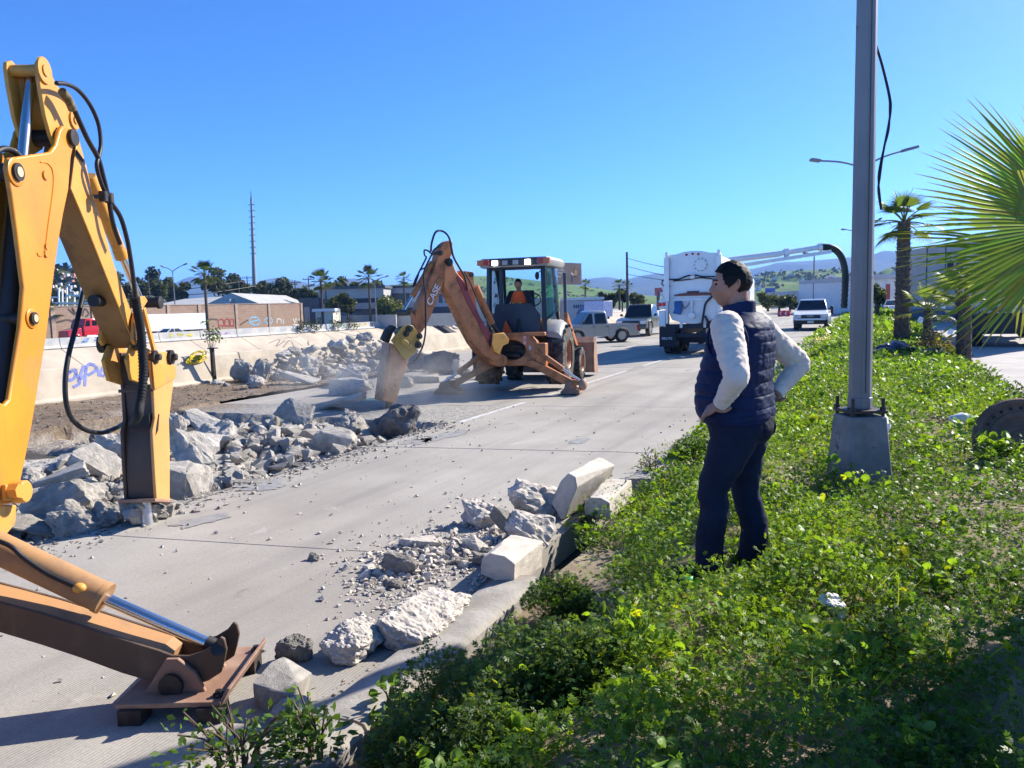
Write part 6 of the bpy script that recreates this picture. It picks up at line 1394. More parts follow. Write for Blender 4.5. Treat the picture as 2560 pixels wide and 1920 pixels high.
def fan_leaf(hub, tip, nrm, nseg=46, fan=rad(150), pet=None, col=(.10,.17,.035), seed=0, droop=.18, cut=.55, dead=0.):
    r = random.Random(seed); hub = V3(hub); a = V3(tip)-hub; R_ = a.length; a.normalize(); n = V3(nrm); n = (n-a*n.dot(a)).normalized(); b = n.cross(a)
    V_ = []; F_ = []; C_ = []
    st_ = [.04,.28,.5,.68,.84,1.0]; dth = fan/nseg
    for i in range(nseg):
        th = -fan/2+dth*(i+.5); L_ = R_*(.80+.20*math.cos(th))*r.uniform(.92,1.04); tw = r.uniform(-.05,.05); sd = r.uniform(.6,1.4)
        d = a*math.cos(th)+b*math.sin(th); e = -a*math.sin(th)+b*math.cos(th); base = len(V_); cc = [c*r.uniform(.8,1.2) for c in col]
        for k, t in enumerate(st_):
            hw = R_*t*math.tan(dth/2)*.98 if t <= cut else R_*cut*math.tan(dth/2)*.98*max(.02,(1-t)/(1-cut))**.8
            p = hub+d*(L_*t)+e*(tw*L_*max(0,t-cut))+V3((0,0,-1))*(droop*sd*L_*max(0,t-.45)**2*2.2)+n*(.10*R_*(1-math.cos(th))*t*-1)
            fold = n*hw*.75
            V_ += [p-e*hw-fold*.5, p+fold*.5, p+e*hw-fold*.5]
            q = max(0,(t-.8)/.2)*(.5+dead); tc = [x*(1-q)+y*q for x,y in zip(cc,(.26,.19,.09))]; C_ += [tc]*3
            if k: 
                s_ = base+3*(k-1); F_ += [(s_,s_+1,s_+4,s_+3),(s_+1,s_+2,s_+5,s_+4)]
    if pet is not None:
        pet = V3(pet); P = cat([pet,(pet+hub)/2+V3((0,0,.06*(hub-pet).length)),hub+a*R_*.08],4); base = len(V_)
        for j, p in enumerate(P):
            w_ = R_*.028*(1.5-.7*j/len(P)); V_ += [p+b*w_,p+n*w_,p-b*w_,p-n*w_]; C_ += [(.17,.20,.06)]*4
            if j:
                for q in range(4): F_.append((base+4*(j-1)+q,base+4*(j-1)+(q+1)%4,base+4*j+(q+1)%4,base+4*j+q))
    return V_, F_, C_
TRK = mat('palm trunk fibre',(.10,.075,.055),.95,var=.4,vs=14,bump=.8,bs=30,bd=.03)
def trunk(root, p0, p1, r0, r1, boots=0, seed=0, name='trunk'):
    mb = MB(); p0 = V3(p0); p1 = V3(p1); rg = random.Random(seed); P = cat([p0,p0.lerp(p1,.35)+V3((rg.uniform(-.04,.04),rg.uniform(-.04,.04),0))*(p1-p0).length*.2,p0.lerp(p1,.7),p1],6)
    mb.tube(P,[r0+(r1-r0)*i/(len(P)-1) for i in range(len(P))],12); tr = mb.build(name, TRK, root, smooth=60)
    if boots:
        mb = MB()
        for i in range(boots):
            t = i/boots; c = p0.lerp(p1,t); rr_ = r0+(r1-r0)*t; a = i*2.4; d = V3((math.cos(a),math.sin(a),0)); e = V3((-d.y,d.x,0)); h = rr_*.55
            mb.add([c+d*rr_*.85-e*rr_*.42,c+d*rr_*.85+e*rr_*.42,c+d*rr_*1.22+V3((0,0,h))+e*rr_*.2,c+d*rr_*1.22+V3((0,0,h))-e*rr_*.2,c+d*rr_*.8+V3((0,0,h*.2))],[(0,1,2,3),(3,2,4),(0,3,4),(1,4,2)])
        mb.build('leaf_stubs', TRK, tr)['kind'] = 'stuff'
    return tr
def palm(label, base, hgt, nleaf, R_, r0=.16, seed=0, lowdrop=.9, boots=60, group=None, nseg=30, col=(.10,.17,.035), skirt=0, scr=0):
    base = V3(base); t = thing('palm_tree', label, 'palm', tuple(base), group); rg = random.Random(seed); top = base+V3((0,0,hgt)); trunk(t, base-V3((0,0,.2)), top, r0, r0*.75, boots, seed)
    for i in range(nleaf):
        az = i*2.399+rg.uniform(-.2,.2); el = rad(75-(75+45*lowdrop)*(i/max(1,nleaf-1)))+rg.uniform(-.12,.12)
        d = V3((math.cos(az)*math.cos(el),math.sin(az)*math.cos(el),math.sin(el))); hub = top+d*R_*.75; n = V3((0,0,1)) if abs(d.z) < .9 else V3((1,0,0)); n = (n-d*n.dot(d)).normalized()
        V_,F_,C_ = fan_leaf(hub, hub+d*R_, n, nseg, rad(rg.uniform(130,170)), top-V3((0,0,.05)), col, seed*31+i, .25, .5, .4 if i > nleaf*.75 else 0)
        colmesh('leaf', V_, F_, C_, PALML, t)
    return t
# --- near palm, mostly outside the right edge
npb = V3((1.20,4.55,.30)); npm = thing('palm_tree','big fan palm whose bright green fronds reach in from the right edge','palm',tuple(npb))
trunk(npm, npb-V3((0,0,.2)), npb+V3((.02,.0,2.25)), .20, .17, 70, 3); ntop = npb+V3((.02,0,2.2))
def vn(u, v): return -ray(u,v).normalized()
NL = [((2700,560),(2280,505),3.6,42,112,0,0),((2690,640),(2262,705),3.85,24,50,.05,1),((2700,520),(2548,300),3.7,22,36,0,2),((2720,600),(2420,350),4.1,24,60,0,9)]
for (hu,hv),(tu,tv),dp_,ns,fa_,dr,sd_ in NL:
    h_ = at(hu,hv,dp_); tip = at(tu,tv,dp_-.1); V_,F_,C_ = fan_leaf(h_, tip, vn(hu,hv)+V3((0,0,.35)), ns, rad(fa_), ntop, (.125,.20,.05), 400+sd_, .045+dr, .56); colmesh('leaf', V_, F_, C_, PALML, npm)
rg = random.Random(8)
for i in range(0):
    az = rg.uniform(-2.4,1.9); el = rg.uniform(.1,1.3); d = V3((math.cos(az)*math.cos(el),math.sin(az)*math.cos(el),math.sin(el)))
    c_ = CM.transposed()@(ntop+d*1.85-CP); u_ = 1280+FPX*c_.x/-c_.z
    if u_ < 2720: continue
    hub = ntop+d*.8; n = V3((0,0,1)); n = (n-d*n.dot(d)).normalized(); V_,F_,C_ = fan_leaf(hub, hub+d*.95, n, 40, rad(150), ntop, (.10,.17,.035), 500+i, .2); colmesh('leaf', V_, F_, C_, PALML, npm)
for u,v0,v1,dp_ in ((2545,640,835,4.1),(2556,700,850,4.0),(2538,660,790,4.2),(2545,425,560,3.55)):   # dry hanging strips
    a = at(u+8,v0,dp_); b = at(u-6,v1,dp_); mb_ = [a,(a+b)/2+V3((.01,.01,0)),b]; V_ = []; F_ = []
    for k,p in enumerate(cat(mb_,3)):
        w_ = .016*(1-k/7); V_ += [p-V3((w_,0,0)),p+V3((w_,.004,0))]
        if k: F_.append((2*k-2,2*k-1,2*k+1,2*k))
    colmesh('dry_strip', V_, F_, [(.22,.24,.07)]*len(V_), PALML, npm)
palm('second fan palm just beyond the right edge',(2.2,5.85,.1),2.75,12,.55,.2,21,.6,40,nseg=36)
# --- palms on the median
p = c2w(977/1923*24,24); palm('tall shaggy trunk palm standing on the median right of the lamp post',(p.x,p.y,.25),3.95,18,.66,.24,5,1.0,150,nseg=34,col=(.07,.11,.03))
p = at(2408,885,20); palm('low bushy fan palm in front of the dump truck',(p.x,p.y,.15),1.62,15,.66,.2,6,.25,50,nseg=34,col=(.13,.19,.05))
p = at(2318,850,21.5); palm('small ragged fan palm left of the bushy one',(p.x,p.y,.15),1.35,11,.56,.14,7,.3,30,nseg=30,col=(.12,.17,.05))
# --- far palms
def fpalm(u, vb, vt, D, lab, R_=1.1, nl=13, gr='palms along the far road', drop=1.0, r0=.2):
    b = at(u,vb,D); t_ = at(u,vt,D); palm(lab,tuple(b),t_.z-b.z,nl,R_*.62,r0,int(u),drop,0,gr,14,(.035,.06,.02))
fpalm(520,826,686,96,'tall slender palm in front of the brick wall across the canal',2.0,16)
fpalm(126,838,786,92,'short palm at the left end of the brick wall',1.9,12,drop=.6)
fpalm(808,815,703,118,'tall palm beside the small booth across the canal',2.2,16); fpalm(818,790,708,140,'thinner palm just right of the booth palm',1.4,11)
fpalm(926,800,695,125,'tall palm left of the far lamp post across the canal',2.4,16); fpalm(1013,790,698,135,'slim palm seen left of the orange breaker arm',1.6,12)
fpalm(1464,772,713,150,'lone palm right of the billboard',1.5,12); fpalm(1549,772,716,130,'slim palm left of the wooden utility pole',1.5,12); fpalm(1570,775,718,140,'palm hidden behind the wooden utility pole',1.3,10); fpalm(1098,775,745,160,'palm behind the orange boom',1.6,10)
fpalm(1258,775,705,150,'palm seen through the backhoe cab glass',1.6,10)
# --- trees made of leaf clumps
def tree(label, base, h, w_, nl=900, col=(.045,.065,.025), seed=0, ls=.35, name='tree', gr=None, low=.25, trunkr=.18, flat=1.):
    base = V3(base); t = thing(name, label, 'tree' if name == 'tree' else 'shrub', tuple(base), gr); rg = np.random.default_rng(seed); top = base+V3((0,0,h*.75))
    mb = MB(); mb.tube(cat([base-V3((0,0,.2)),base+V3((0,0,h*.4)),top],4),[trunkr*(1-.08*i) for i in range(9)],8); 
    nc = 9; cs = []
    for k in range(nc):
        a = rg.uniform(0,6.3); rr_ = rg.uniform(.1,.75)*w_/2; z = h*(rg.uniform(low+.12,.72) if k else .84); c = np.array((base.x+rr_*math.cos(a),base.y+rr_*math.sin(a),base.z+z)); cs.append((c, w_*rg.uniform(.16,.30)))
        mb.tube([base+V3((0,0,h*.35)),V3(c)],[trunkr*.4,trunkr*.12],5)
    mb.build('trunk', TRK, t, smooth=60)
    k = rg.integers(0,nc,nl); d = rg.normal(size=(nl,3)); d /= np.linalg.norm(d,axis=1)[:,None]; rad_ = rg.random(nl)**.45
    C0 = np.array([cs[i][0] for i in k]); R0_ = np.array([cs[i][1] for i in k]); P = C0+d*(R0_*rad_)[:,None]*np.array((1,1,.8*flat))
    u_ = rg.normal(size=(nl,3)); u_ /= np.linalg.norm(u_,axis=1)[:,None]; v_ = np.cross(u_,rg.normal(size=(nl,3))); v_ /= np.linalg.norm(v_,axis=1)[:,None]
    s_ = ls*rg.uniform(.5,1.2,(nl,1)); V_ = np.stack([P-u_*s_*.5,P+v_*s_*.28,P+u_*s_*.5,P-v_*s_*.28],1).reshape(-1,3); F_ = np.arange(nl*4).reshape(-1,4)
    cc = np.repeat(np.array(col)*rg.uniform(.6,1.45,(nl,1)),4,0); colmesh('crown', V_, F_, cc, LEAF, t, smooth=False); return t
def ftree(u, vb, vt, wpx, D, lab, **k):
    b = at(u,vb,D); t_ = at(u,vt-6,D); return tree(lab, tuple(b), (t_.z-b.z)*1.05, wpx*1.45/FPX*D, seed=int(u*3+vt), ls=D*.0055, **k)
G1 = 'trees behind the road across the canal'
for u,vb,vt,wd,D,lab in ((318,775,688,46,170,'dark leafy tree behind the near breaker stick'),(352,775,700,44,175,'rounded tree right of the near breaker hose'),(395,770,676,52,180,'tall grey green eucalyptus left of the lamp post across the canal'),(420,770,702,44,185,'bushy tree beside the lamp post across the canal'),(455,772,715,36,170,'low dark tree right of the lamp post'),
    (548,765,680,54,175,'tall grey eucalyptus right of the slender palm'),(592,765,692,40,180,'slim eucalyptus left of the tall mast'),(612,768,706,34,175,'dark tree in front of the tall mast'),(660,768,707,34,170,'dark round tree right of the tall mast'),(700,765,705,46,165,'hazy olive tree above the brick wall'),(735,768,720,44,165,'drooping grey tree near the brick wall end'),(775,775,725,40,150,'dark tree left of the booth palm'),
    (852,760,702,44,165,'cluster of dark palms tree over the grey building'),(895,765,712,34,165,'dark tree over the grey building roof'),(945,770,710,46,160,'broad dark tree behind the far lamp post'),(870,806,740,34,128,'sparse tree in front of the grey building'),(846,800,742,34,130,'yellow green palm bush in front of the grey building'),(962,800,755,50,128,'yellow green bush beside the far lamp post'),(985,795,760,40,128,'light green bush left of the orange breaker arm')):
    ftree(u,vb,vt,wd,D,lab,gr=G1,col=(.12,.145,.045) if 'yellow' in lab or 'light' in lab else (.062,.078,.042), nl=1500)
for u,vb,vt,wd,D,lab in ((1512,778,736,28,150,'dense dark evergreen left of the parked pickups'),(1530,778,742,24,150,'second evergreen right of the first behind the silver pickup'),(1556,776,726,22,135,'tall shaggy evergreen left of the utility pole'),(1588,772,742,30,150,'olive round tree right of the utility pole'),(1920,775,742,40,110,'grey green bush left of the oncoming white pickup'),(1948,777,748,46,100,'olive bush behind the left chevron barrier'),(1975,776,750,40,105,'roadside bush above the oncoming white pickup'),(2192,782,718,34,52,'leafy grey tree behind the lamp post on the right')):
    ftree(u,vb,vt,wd,D,lab,gr='trees by the road ahead',col=(.075,.095,.035) if 'olive' in lab or 'grey' in lab else (.03,.045,.022))
# --- jersey barriers across the canal
JB = mat('jersey barrier concrete',(.50,.475,.43),.85,var=.15,vs=.8,dirt=(.40,.42,.42),da=.5,db=.62,ds=.5,world=True)
jp = [(-.30,0),(.30,0),(.30,.08),(.14,.34),(.09,1.05),(-.09,1.05),(-.14,.34),(-.30,.08)]
mb = MB(); mb.prism([(x,-2.9,z) for x,z in jp],[(x,2.9,z) for x,z in jp]); j0 = mb.build('jersey_barrier', JB); jm = j0.data; bpy.data.objects.remove(j0)
GC = [(.55,.16,.10),(.20,.35,.60),(.35,.55,.50),(.65,.55,.10),(.45,.30,.50),(.25,.28,.30)]
for i in range(52):
    y = 12+i*5.9
    if y > 300: break
    o = bpy.data.objects.new('jersey_barrier', jm); COL.objects.link(o); o.location = (-72.9,y,-1.02); o.rotation_euler.z = random.uniform(-.008,.008)
    tag(o, None, 'barrier', 'jersey barriers along the road across the canal')
    cu = CM.transposed()@(o.location-CP); u_ = 1280+FPX*cu.x/-cu.z
    ref_ = 'far left' if u_ < 240 else 'under the red semi truck' if u_ < 300 else 'in front of the white trailer' if u_ < 520 else 'in front of the brick wall' if u_ < 755 else 'in front of the grey building' if u_ < 960 else 'behind the orange breaker arm' if u_ < 1200 else 'far right behind the backhoe'
    o['label'] = f'graffiti marked barrier {ref_} across the canal'.replace('of the ','of ').replace('the red semi truck','red semi').replace('the orange breaker arm','orange breaker arm').replace('the backhoe','backhoe')
    if random.random() < .8:
        pp_ = thing; mb = MB()
        for k in range(3):
            y0 = -2.2+k*1.5+random.uniform(-.2,.2); pts = [V3((.115+.02,y0+random.uniform(0,1.2),random.uniform(.40,.95))) for _ in range(6)]
            ribbon(mb, pts, .13, (1,0,0))
        gr_ = mb.build('graffiti', mat('spray %d'%(i%6), GC[i%6], .8)); gr_.parent = o
# --- brick wall across the canal, panels and pilasters
g = NG('brick wall'); br_ = g.n('ShaderNodeTexBrick'); br_.inputs['Scale'].default_value = 1.; br_.inputs['Brick Width'].default_value = .8; br_.inputs['Row Height'].default_value = .4; br_.inputs['Mortar Size'].default_value = .02
mp_ = g.n('ShaderNodeMapping'); mp_.inputs['Rotation'].default_value = (rad(90),0,rad(90)); g.l(g.tc, mp_.inputs[0]); xyz = g.sep(); cb_ = g.n('ShaderNodeCombineXYZ'); g.l(xyz[1],cb_.inputs[0]); g.l(xyz[2],cb_.inputs[1]); g.l(cb_.outputs[0],br_.inputs['Vector'])
br_.inputs['Color1'].default_value = (.30,.19,.125,1); br_.inputs['Color2'].default_value = (.36,.235,.16,1); br_.inputs['Mortar'].default_value = (.22,.15,.11,1)
BRK = g.set(g.mix(g.ramp(g.noise(.25,6),.3,.7,0,.35), br_.outputs['Color'], (.40,.30,.22)), .9)
WX = -88.; wall = thing('brick_wall','long tan brick wall with painted graffiti across the canal','wall',(WX,60,-1))
cuts_ = [onx(u,800,WX).y for u in (-120,60,130,232,330,420,498,590,672,753)]
for a,b in zip(cuts_,cuts_[1:]):
    mb = MB(); mb.box(WX-.15,WX+.15,a+.25,b-.25,-1.2,3.35); mb.build('panel', BRK, wall)
    mb = MB(); mb.box(WX-.22,WX+.25,b-.25,b+.25,-1.2,3.45); mb.build('pilaster', mat('wall pilaster',(.40,.29,.21),.9), wall)
    mb = MB(); mb.box(WX-.2,WX+.22,a+.25,b-.25,3.35,3.45); mb.build('coping', mat('wall coping',(.38,.30,.24),.9), wall)
def onw(u, v): p = onx(u,v,WX+.17); return p, V3((1,0,0))
for nm,col,strokes in (('red',(.30,.06,.06),[[(547,812),(546,802),(556,798),(560,808),(560,816)],[(562,815),(563,800),(572,799),(574,815)],[(576,816),(576,800),(584,800),(584,815)],[(546,814),(586,815)]]),('sky',(.22,.45,.62),[[(626,812),(625,797),(634,793),(645,795),(648,808),(638,813),(627,806),(646,800)],[(660,806),(665,796),(678,795),(680,806),(668,808),(660,800)]]),('white',(.62,.58,.54),[[(692,808),(694,798),(702,798),(703,808)],[(708,798),(709,810)],[(733,796),(737,806),(740,796),(744,806),(748,796)],[(732,812),(749,812)]]),('black',(.09,.07,.06),[[(170,772),(186,786),(180,770),(196,790),(200,774)],[(206,790),(212,772),(222,784),(214,792)],[(140,806),(170,800),(188,808)],[(505,800),(530,798),(545,799)],[(600,812),(620,800)]])):
    mb = MB()
    for st in strokes: q = [onw(u,v) for u,v in st]; ribbon(mb,[p_ for p_,_ in q],.22,(1,0,0))
    mb.build('graffiti', mat('wall spray '+nm,col,.85,var=.2), wall)
# --- buildings
def bld(name, label, u0, u1, vb, vt, D, m, depth=18, roof=None, cat_='building', wins=(), face=None, par=0., flat=True):
    """box building whose front face stands at camera depth D between two pixels"""
    a = at(u0,vb,D); b = at(u1,vb,D*(1+par)); top = at((u0+u1)/2,vt,D).z; a.z = b.z = min(a.z,-1.0 if D > 90 else a.z); e = (b-a); L_ = e.length; e.normalize(); f = V3((e.y,-e.x,0)); f = f if f.dot(CP-a) > 0 else -f
    t = thing(name, label, cat_, tuple(a)); mb = MB(); H_ = top-a.z
    q = [a,b,b-f*depth,a-f*depth]; mb.prism(q,[p+V3((0,0,H_)) for p in q]); wl = mb.build('wall', m, t)
    if roof: mb = MB(); q = [a+f*.4-e*.4,b+f*.4+e*.4,b-f*depth,a-f*depth]; mb.prism([p+V3((0,0,H_+.01)) for p in q],[p+V3((0,0,H_+.45)) for p in q]); mb.build('roof', roof, t)
    for (s0,s1,z0,z1,wm) in wins:
        mb = MB(); q = [a+e*(s0*L_)+V3((0,0,z0*H_)),a+e*(s1*L_)+V3((0,0,z0*H_)),a+e*(s1*L_)+V3((0,0,z1*H_)),a+e*(s0*L_)+V3((0,0,z1*H_))]; mb.prism([p+f*.06 for p in q],[p-f*.1 for p in q]); mb.build('window' if wm is GL or wm is DWIN else 'panel', wm, wl)
    return t, a, e, f, L_, H_
DWIN = mat('dark window band',(.03,.04,.055),.2); GRY = mat('grey stucco',(.38,.365,.345),.9,var=.1,vs=.4); DGY = mat('dark grey cladding',(.075,.085,.10),.7,var=.15); LGY = mat('light grey wall',(.46,.46,.47),.85,var=.08,vs=.3); CRM = mat('cream wall',(.62,.54,.42),.9,var=.08); WHB = mat('white wall',(.70,.69,.67),.85,var=.06); PNK = mat('pink wall',(.55,.22,.18),.85); TINR = mat('pale tin roof',(.42,.41,.38),.6,var=.12,vs=.5)
strip = [(.30+.05*i,.33+.05*i,.10,.36,DWIN) for i in range(8)]
bld('office_building','two storey grey office building with dark window bands across the canal',800,962,806,722,140,GRY,24,DGY,wins=[(.02,.98,.62,.74,DWIN),(.02,.98,.30,.46,DWIN)]+[(.06+.12*i,.10+.12*i,.06,.26,DWIN) for i in range(8)])
bld('office_building','dark grey low wing left of the grey office building',752,800,806,745,138,DGY,20,None,wins=[(.2,.5,.1,.7,GRY)])
bld('office_building','blue grey office block behind the orange breaker arm',960,1150,803,718,150,LGY,24,DGY,wins=[(.0,.35,.55,.85,DWIN),(.38,.60,.60,.9,WHB),(.1,.9,.12,.45,DGY)]+[(.65+.08*i,.70+.08*i,.55,.8,DWIN) for i in range(4)])
bld('booth','small cream guard booth with flat roof at the brick wall end',790,834,812,779,118,CRM,5,WHB,wins=[(.1,.3,.3,.7,DWIN)])
bld('boundary_wall','low grey boundary wall right of the booth',880,990,806,788,126,GRY,1.,None,cat_='wall'); bld('boundary_wall','low cream wall behind the orange boom across the canal',990,1180,803,784,128,CRM,1.,None,cat_='wall')
t,a,e,f,L_,H_ = bld('warehouse','long warehouse with pale gabled tin roof behind the brick wall',395,650,800,763,128,WHB,30,None,wins=[(.9,.94,.5,.8,DWIN)])
mb = MB(); mid_ = L_*.83
for s0,s1,z0,z1 in ((-.02,.55,0,2.2),):
    q = [a-e*.5+V3((0,0,H_)),a+e*(mid_)+V3((0,0,H_+2.6)),b_v] if False else None
g0 = a+V3((0,0,H_)); mb.prism([g0+e*(L_*.48)+f*.8,g0+e*(L_*.75)+f*.8+V3((0,0,1.9)),g0+e*(L_*1.02)+f*.8],[g0+e*(L_*.48)-f*30,g0+e*(L_*.75)-f*30+V3((0,0,1.9)),g0+e*(L_*1.02)-f*30]); mb.prism([g0-e*.5+f*.5,g0+e*(L_*.5)+f*.5,g0+e*(L_*.5)-f*12+V3((0,0,1.5)),g0-e*.5-f*12+V3((0,0,1.2))],[g0-e*.5+f*.5+V3((0,0,.2)),g0+e*(L_*.5)+f*.5+V3((0,0,.2)),g0+e*(L_*.5)-f*12+V3((0,0,1.7)),g0-e*.5-f*12+V3((0,0,1.4))]); mb.build('roof', TINR, t)
mb = MB(); c = a+e*(L_*.72)+f*.9+V3((0,0,H_+.2)); mb.cbox(c,(1.6,1.0,1.4)); mb.build('vent_unit', mat('vent box grey',(.35,.37,.38),.6), t)
bld('house','pink house on the rise right of the tall mast',650,692,768,735,175,PNK,10,WHB,cat_='house',wins=[(.15,.3,.5,.75,DWIN),(.6,.8,.5,.75,DWIN)])
bld('house','white flat roofed house above the warehouse roof',455,520,765,745,200,WHB,10,None,cat_='house',wins=[(.2,.4,.3,.7,DWIN)]); bld('house','small cream house behind the tall mast',590,640,766,744,190,CRM,8,TINR,cat_='house',wins=[(.3,.5,.3,.6,DWIN)])
bld('store_building','long low grey store with white roof edge behind the silver pickup',1416,1505,782,750,135,LGY,20,WHB,wins=[(.3,.5,.1,.45,DWIN),(.6,.9,.1,.45,DWIN)]+[(.2+.06*i,.24+.06*i,.62,.78,DGY) for i in range(11)])
bld('store_building','pale store seen behind the cab of the orange backhoe',1190,1390,785,752,150,CRM,20,TINR,wins=[(.1,.3,.2,.6,DWIN),(.5,.7,.2,.6,DWIN)])
bld('warehouse','large pale warehouse far down the road below the green hill',2050,2180,770,722,190,LGY,40,None,wins=[(.05+.09*i,.055+.09*i,0,1,GRY) for i in range(10)])
bld('store_building','white shop with tall red sign stripe behind the lamp post',2175,2248,790,697,80,WHB,20,LGY,wins=[(.52,.66,.18,.85,mat('rust red sign',(.35,.08,.06),.6)),(.72,.98,.22,.42,mat('red shop sign',(.55,.05,.03),.6)),(.1,.45,0,.25,DWIN)])
bld('warehouse','big grey windowless warehouse behind the shaggy palm',2262,2520,812,624,58,GRY,30,None,par=-.25,wins=[(.45,.452,0,1,DGY),(.25,.253,0,1,DGY),(.56,.70,.05,.80,mat('brown door recess',(.10,.07,.055),.8)),(.02,.99,.0,.22,mat('blue grey plinth',(.16,.17,.20),.9))])
# --- billboards and signs
def board(label, u0, u1, v0, v1, D, post_u, vb, m, pm, cat_='billboard', name='billboard', tilt=.0):
    a = at(u0,v1,D); b = at(u1,v1,D*(1+tilt)); h = at(u0,v0,D).z-a.z; e = (b-a).normalized(); b.z = a.z; f = V3((e.y,-e.x,0)); f = f if f.dot(CP-a) > 0 else -f
    p = at(post_u,vb,D); t = thing(name,label,cat_,(p.x,p.y,p.z)); mb = MB(); q = [a,b,b+V3((0,0,h)),a+V3((0,0,h))]; mb.prism([x+f*.15 for x in q],[x-f*.15 for x in q]); pn = mb.build('panel', m, t); 
    mb = MB(); c = at(post_u,v1,D)-f*.3; mb.cyl((c.x,c.y,p.z-.5),(c.x,c.y,a.z+h*.5),D*.0022,n=12); mb.build('post', pm, t, smooth=40); return t, a, b, e, f, h, pn
PST = mat('billboard post',(.07,.075,.085),.7)
t,a,b,e,f,h,pn = board('brown billboard with seated figure and white lettering beside the backhoe cab',1362,1452,655,711,95,1417,778,mat('brown billboard print',(.085,.062,.060),.6,var=.25,vs=.5),PST,tilt=.06)
for txt,fx,fz,hh in (('tu Copper',.22,.84,.42),('9990 a días',.20,.62,.50),('tus TARJETAS',.20,.46,.46),('gratis',.30,.32,.40)): lettering(txt, a+e*((b-a).length*fx)+V3((0,0,h*fz))+f*.16, e, (0,0,1), hh, mat('billboard white',(.55,.53,.52),.7), pn, .01)
Lb = (b-a).length
for nm,col,poly in (('figure_shirt',(.30,.15,.06),[(.78,.42),(.86,.40),(.87,.62),(.82,.70),(.78,.60)]),('figure_head',(.14,.08,.05),[(.80,.72),(.85,.72),(.855,.84),(.80,.84)]),('figure_legs',(.03,.03,.05),[(.70,.38),(.86,.42),(.87,.34),(.76,.30),(.75,.10),(.71,.10)]),('paper',(.40,.38,.37),[(.68,.48),(.77,.40),(.78,.46),(.70,.58)]),('bench',(.16,.12,.10),[(.78,.32),(.96,.32),(.96,.50),(.94,.50),(.93,.36),(.78,.36)])):
    mb = MB(); Q = [a+e*(x*Lb)+V3((0,0,z*h))+f*.16 for x,z in poly]; mb.prism(Q,[p_+f*.012 for p_ in Q]); mb.build(nm, mat('print '+nm,col,.7), pn)
board('small red billboard far behind the vacuum truck',1637,1655,720,739,260,1646,772,mat('red ad',(.40,.10,.08),.6,var=.3),PST); board('small blue and red billboard far left of the white pickup',1913,1938,720,735,230,1925,770,mat('blue ad',(.10,.16,.45),.6,var=.4,vs=.3),PST)
t,a,b,e,f,h,pn = board('white and red store sign on a tall red pole far down the road',2066,2090,689,699,240,2078,765,WHB,mat('red pole',(.35,.05,.04),.6),'sign','pole_sign')
lettering('IMAG', a+e*((b-a).length*.1)+V3((0,0,h*.2))+f*.2, e, (0,0,1), h*.75, mat('sign red',(.55,.03,.04),.6), pn, .01)
# overhead gantry
p = at(2034,770,210); t = thing('sign_gantry','white steel sign gantry far down the road','gantry',tuple(p)); mb = MB()
for u in (2010,2032,2058): mb.bar(at(u,772,210),at(u,728,210),.5,.5)
mb.bar(at(2008,729,210),at(2060,728,210),.5,.5); mb.bar(at(2008,742,210),at(2060,741,210),.5,.5)
for u in (2010,2022,2034,2046): mb.bar(at(u,742,210),at(u+12,729,210),.3,.3)
mb.build('truss', WHB, t)
# --- lamp post near the man
GALV = mat('weathered grey lamp post steel',(.20,.20,.205),.55,.25,var=.12,vs=1.2,bump=.05,dirt=(.07,.07,.075),da=.66,db=.72,ds=5)
lp0 = gz(2146,1216,.40); t = thing('lamp_post','thick grey octagonal lamp post on a concrete plinth right of the man','lamp post',(lp0.x,lp0.y,.38))
PLN = mat('plinth concrete',(.22,.21,.20),.95,var=.2,vs=5,bump=.5,bs=25,dirt=(.10,.095,.09),da=.6,db=.66,ds=9)
mr_ = YAW+rad(4); LM = Matrix.Translation((lp0.x,lp0.y,.38)) @ Matrix.Rotation(mr_,4,'Z'); mb = MB(LM)
for_ = lambda k,z: [(-k,-k,z),(k,-k,z),(k,k,z),(-k,k,z)]
mb.loft([for_(.215,-.25),for_(.196,.0),for_(.150,.615)]); mb.build('plinth', PLN, t, bevel=.018)
mb = MB(LM); mb.box(-.15,.15,-.15,.15,.64,.665); bpn = mb.build('base_plate', STEEL, t, bevel=.005)
for sx in (-1,1):
    for sy in (-1,1): mb = MB(LM); mb.cyl((sx*.125,sy*.125,.60),(sx*.125,sy*.125,.76),.014,n=8); mb.cyl((sx*.125,sy*.125,.665),(sx*.125,sy*.125,.69),.026,n=6); mb.build('anchor_bolt', STEEL, bpn)
oct_ = lambda r,z: [(r*math.cos(rad(22.5+45*i)),r*math.sin(rad(22.5+45*i)),z) for i in range(8)]
mb = MB(LM); mb.loft([oct_(.096,.665),oct_(.096,.76)]); mb.build('collar', GALV, t, bevel=.006)
mb = MB(LM); mb.loft([oct_(.090,.70),oct_(.072,5.0),oct_(.055,9.2)]); pl = mb.build('pole', GALV, t, bevel=.008)
mb = MB(LM); mb.bar((.0,-.0835,.8),(.0,-.067,4.9),.006,.006); mb.build('weld_seam', mat('seam dark',(.06,.06,.065),.7), pl)
for s in (-1,1):
    mb = MB(LM); mb.tube(cat([(0,0,9.1),(s*.8,0,9.5),(s*1.9,0,9.8)],4),.035); mb.build('arm', GALV, t, smooth=60); mb = MB(LM); mb.ell((s*2.2,0,9.82),(.38,.14,.07)); mb.build('lamp_head', GALV, t, smooth=60)
mb = MB(); cd = 6.1; mb.tube(cat([at(u,v,cd) for u,v in ((2172,-60),(2173,0),(2177,47),(2188,103),(2206,163),(2224,238),(2227,273),(2220,320),(2208,382),(2200,439),(2196,476),(2203,524))],5),.009,7); tag(mb.build('cable', BLACK, smooth=60),'long black cable dangling in the air right of the lamp post','cable')
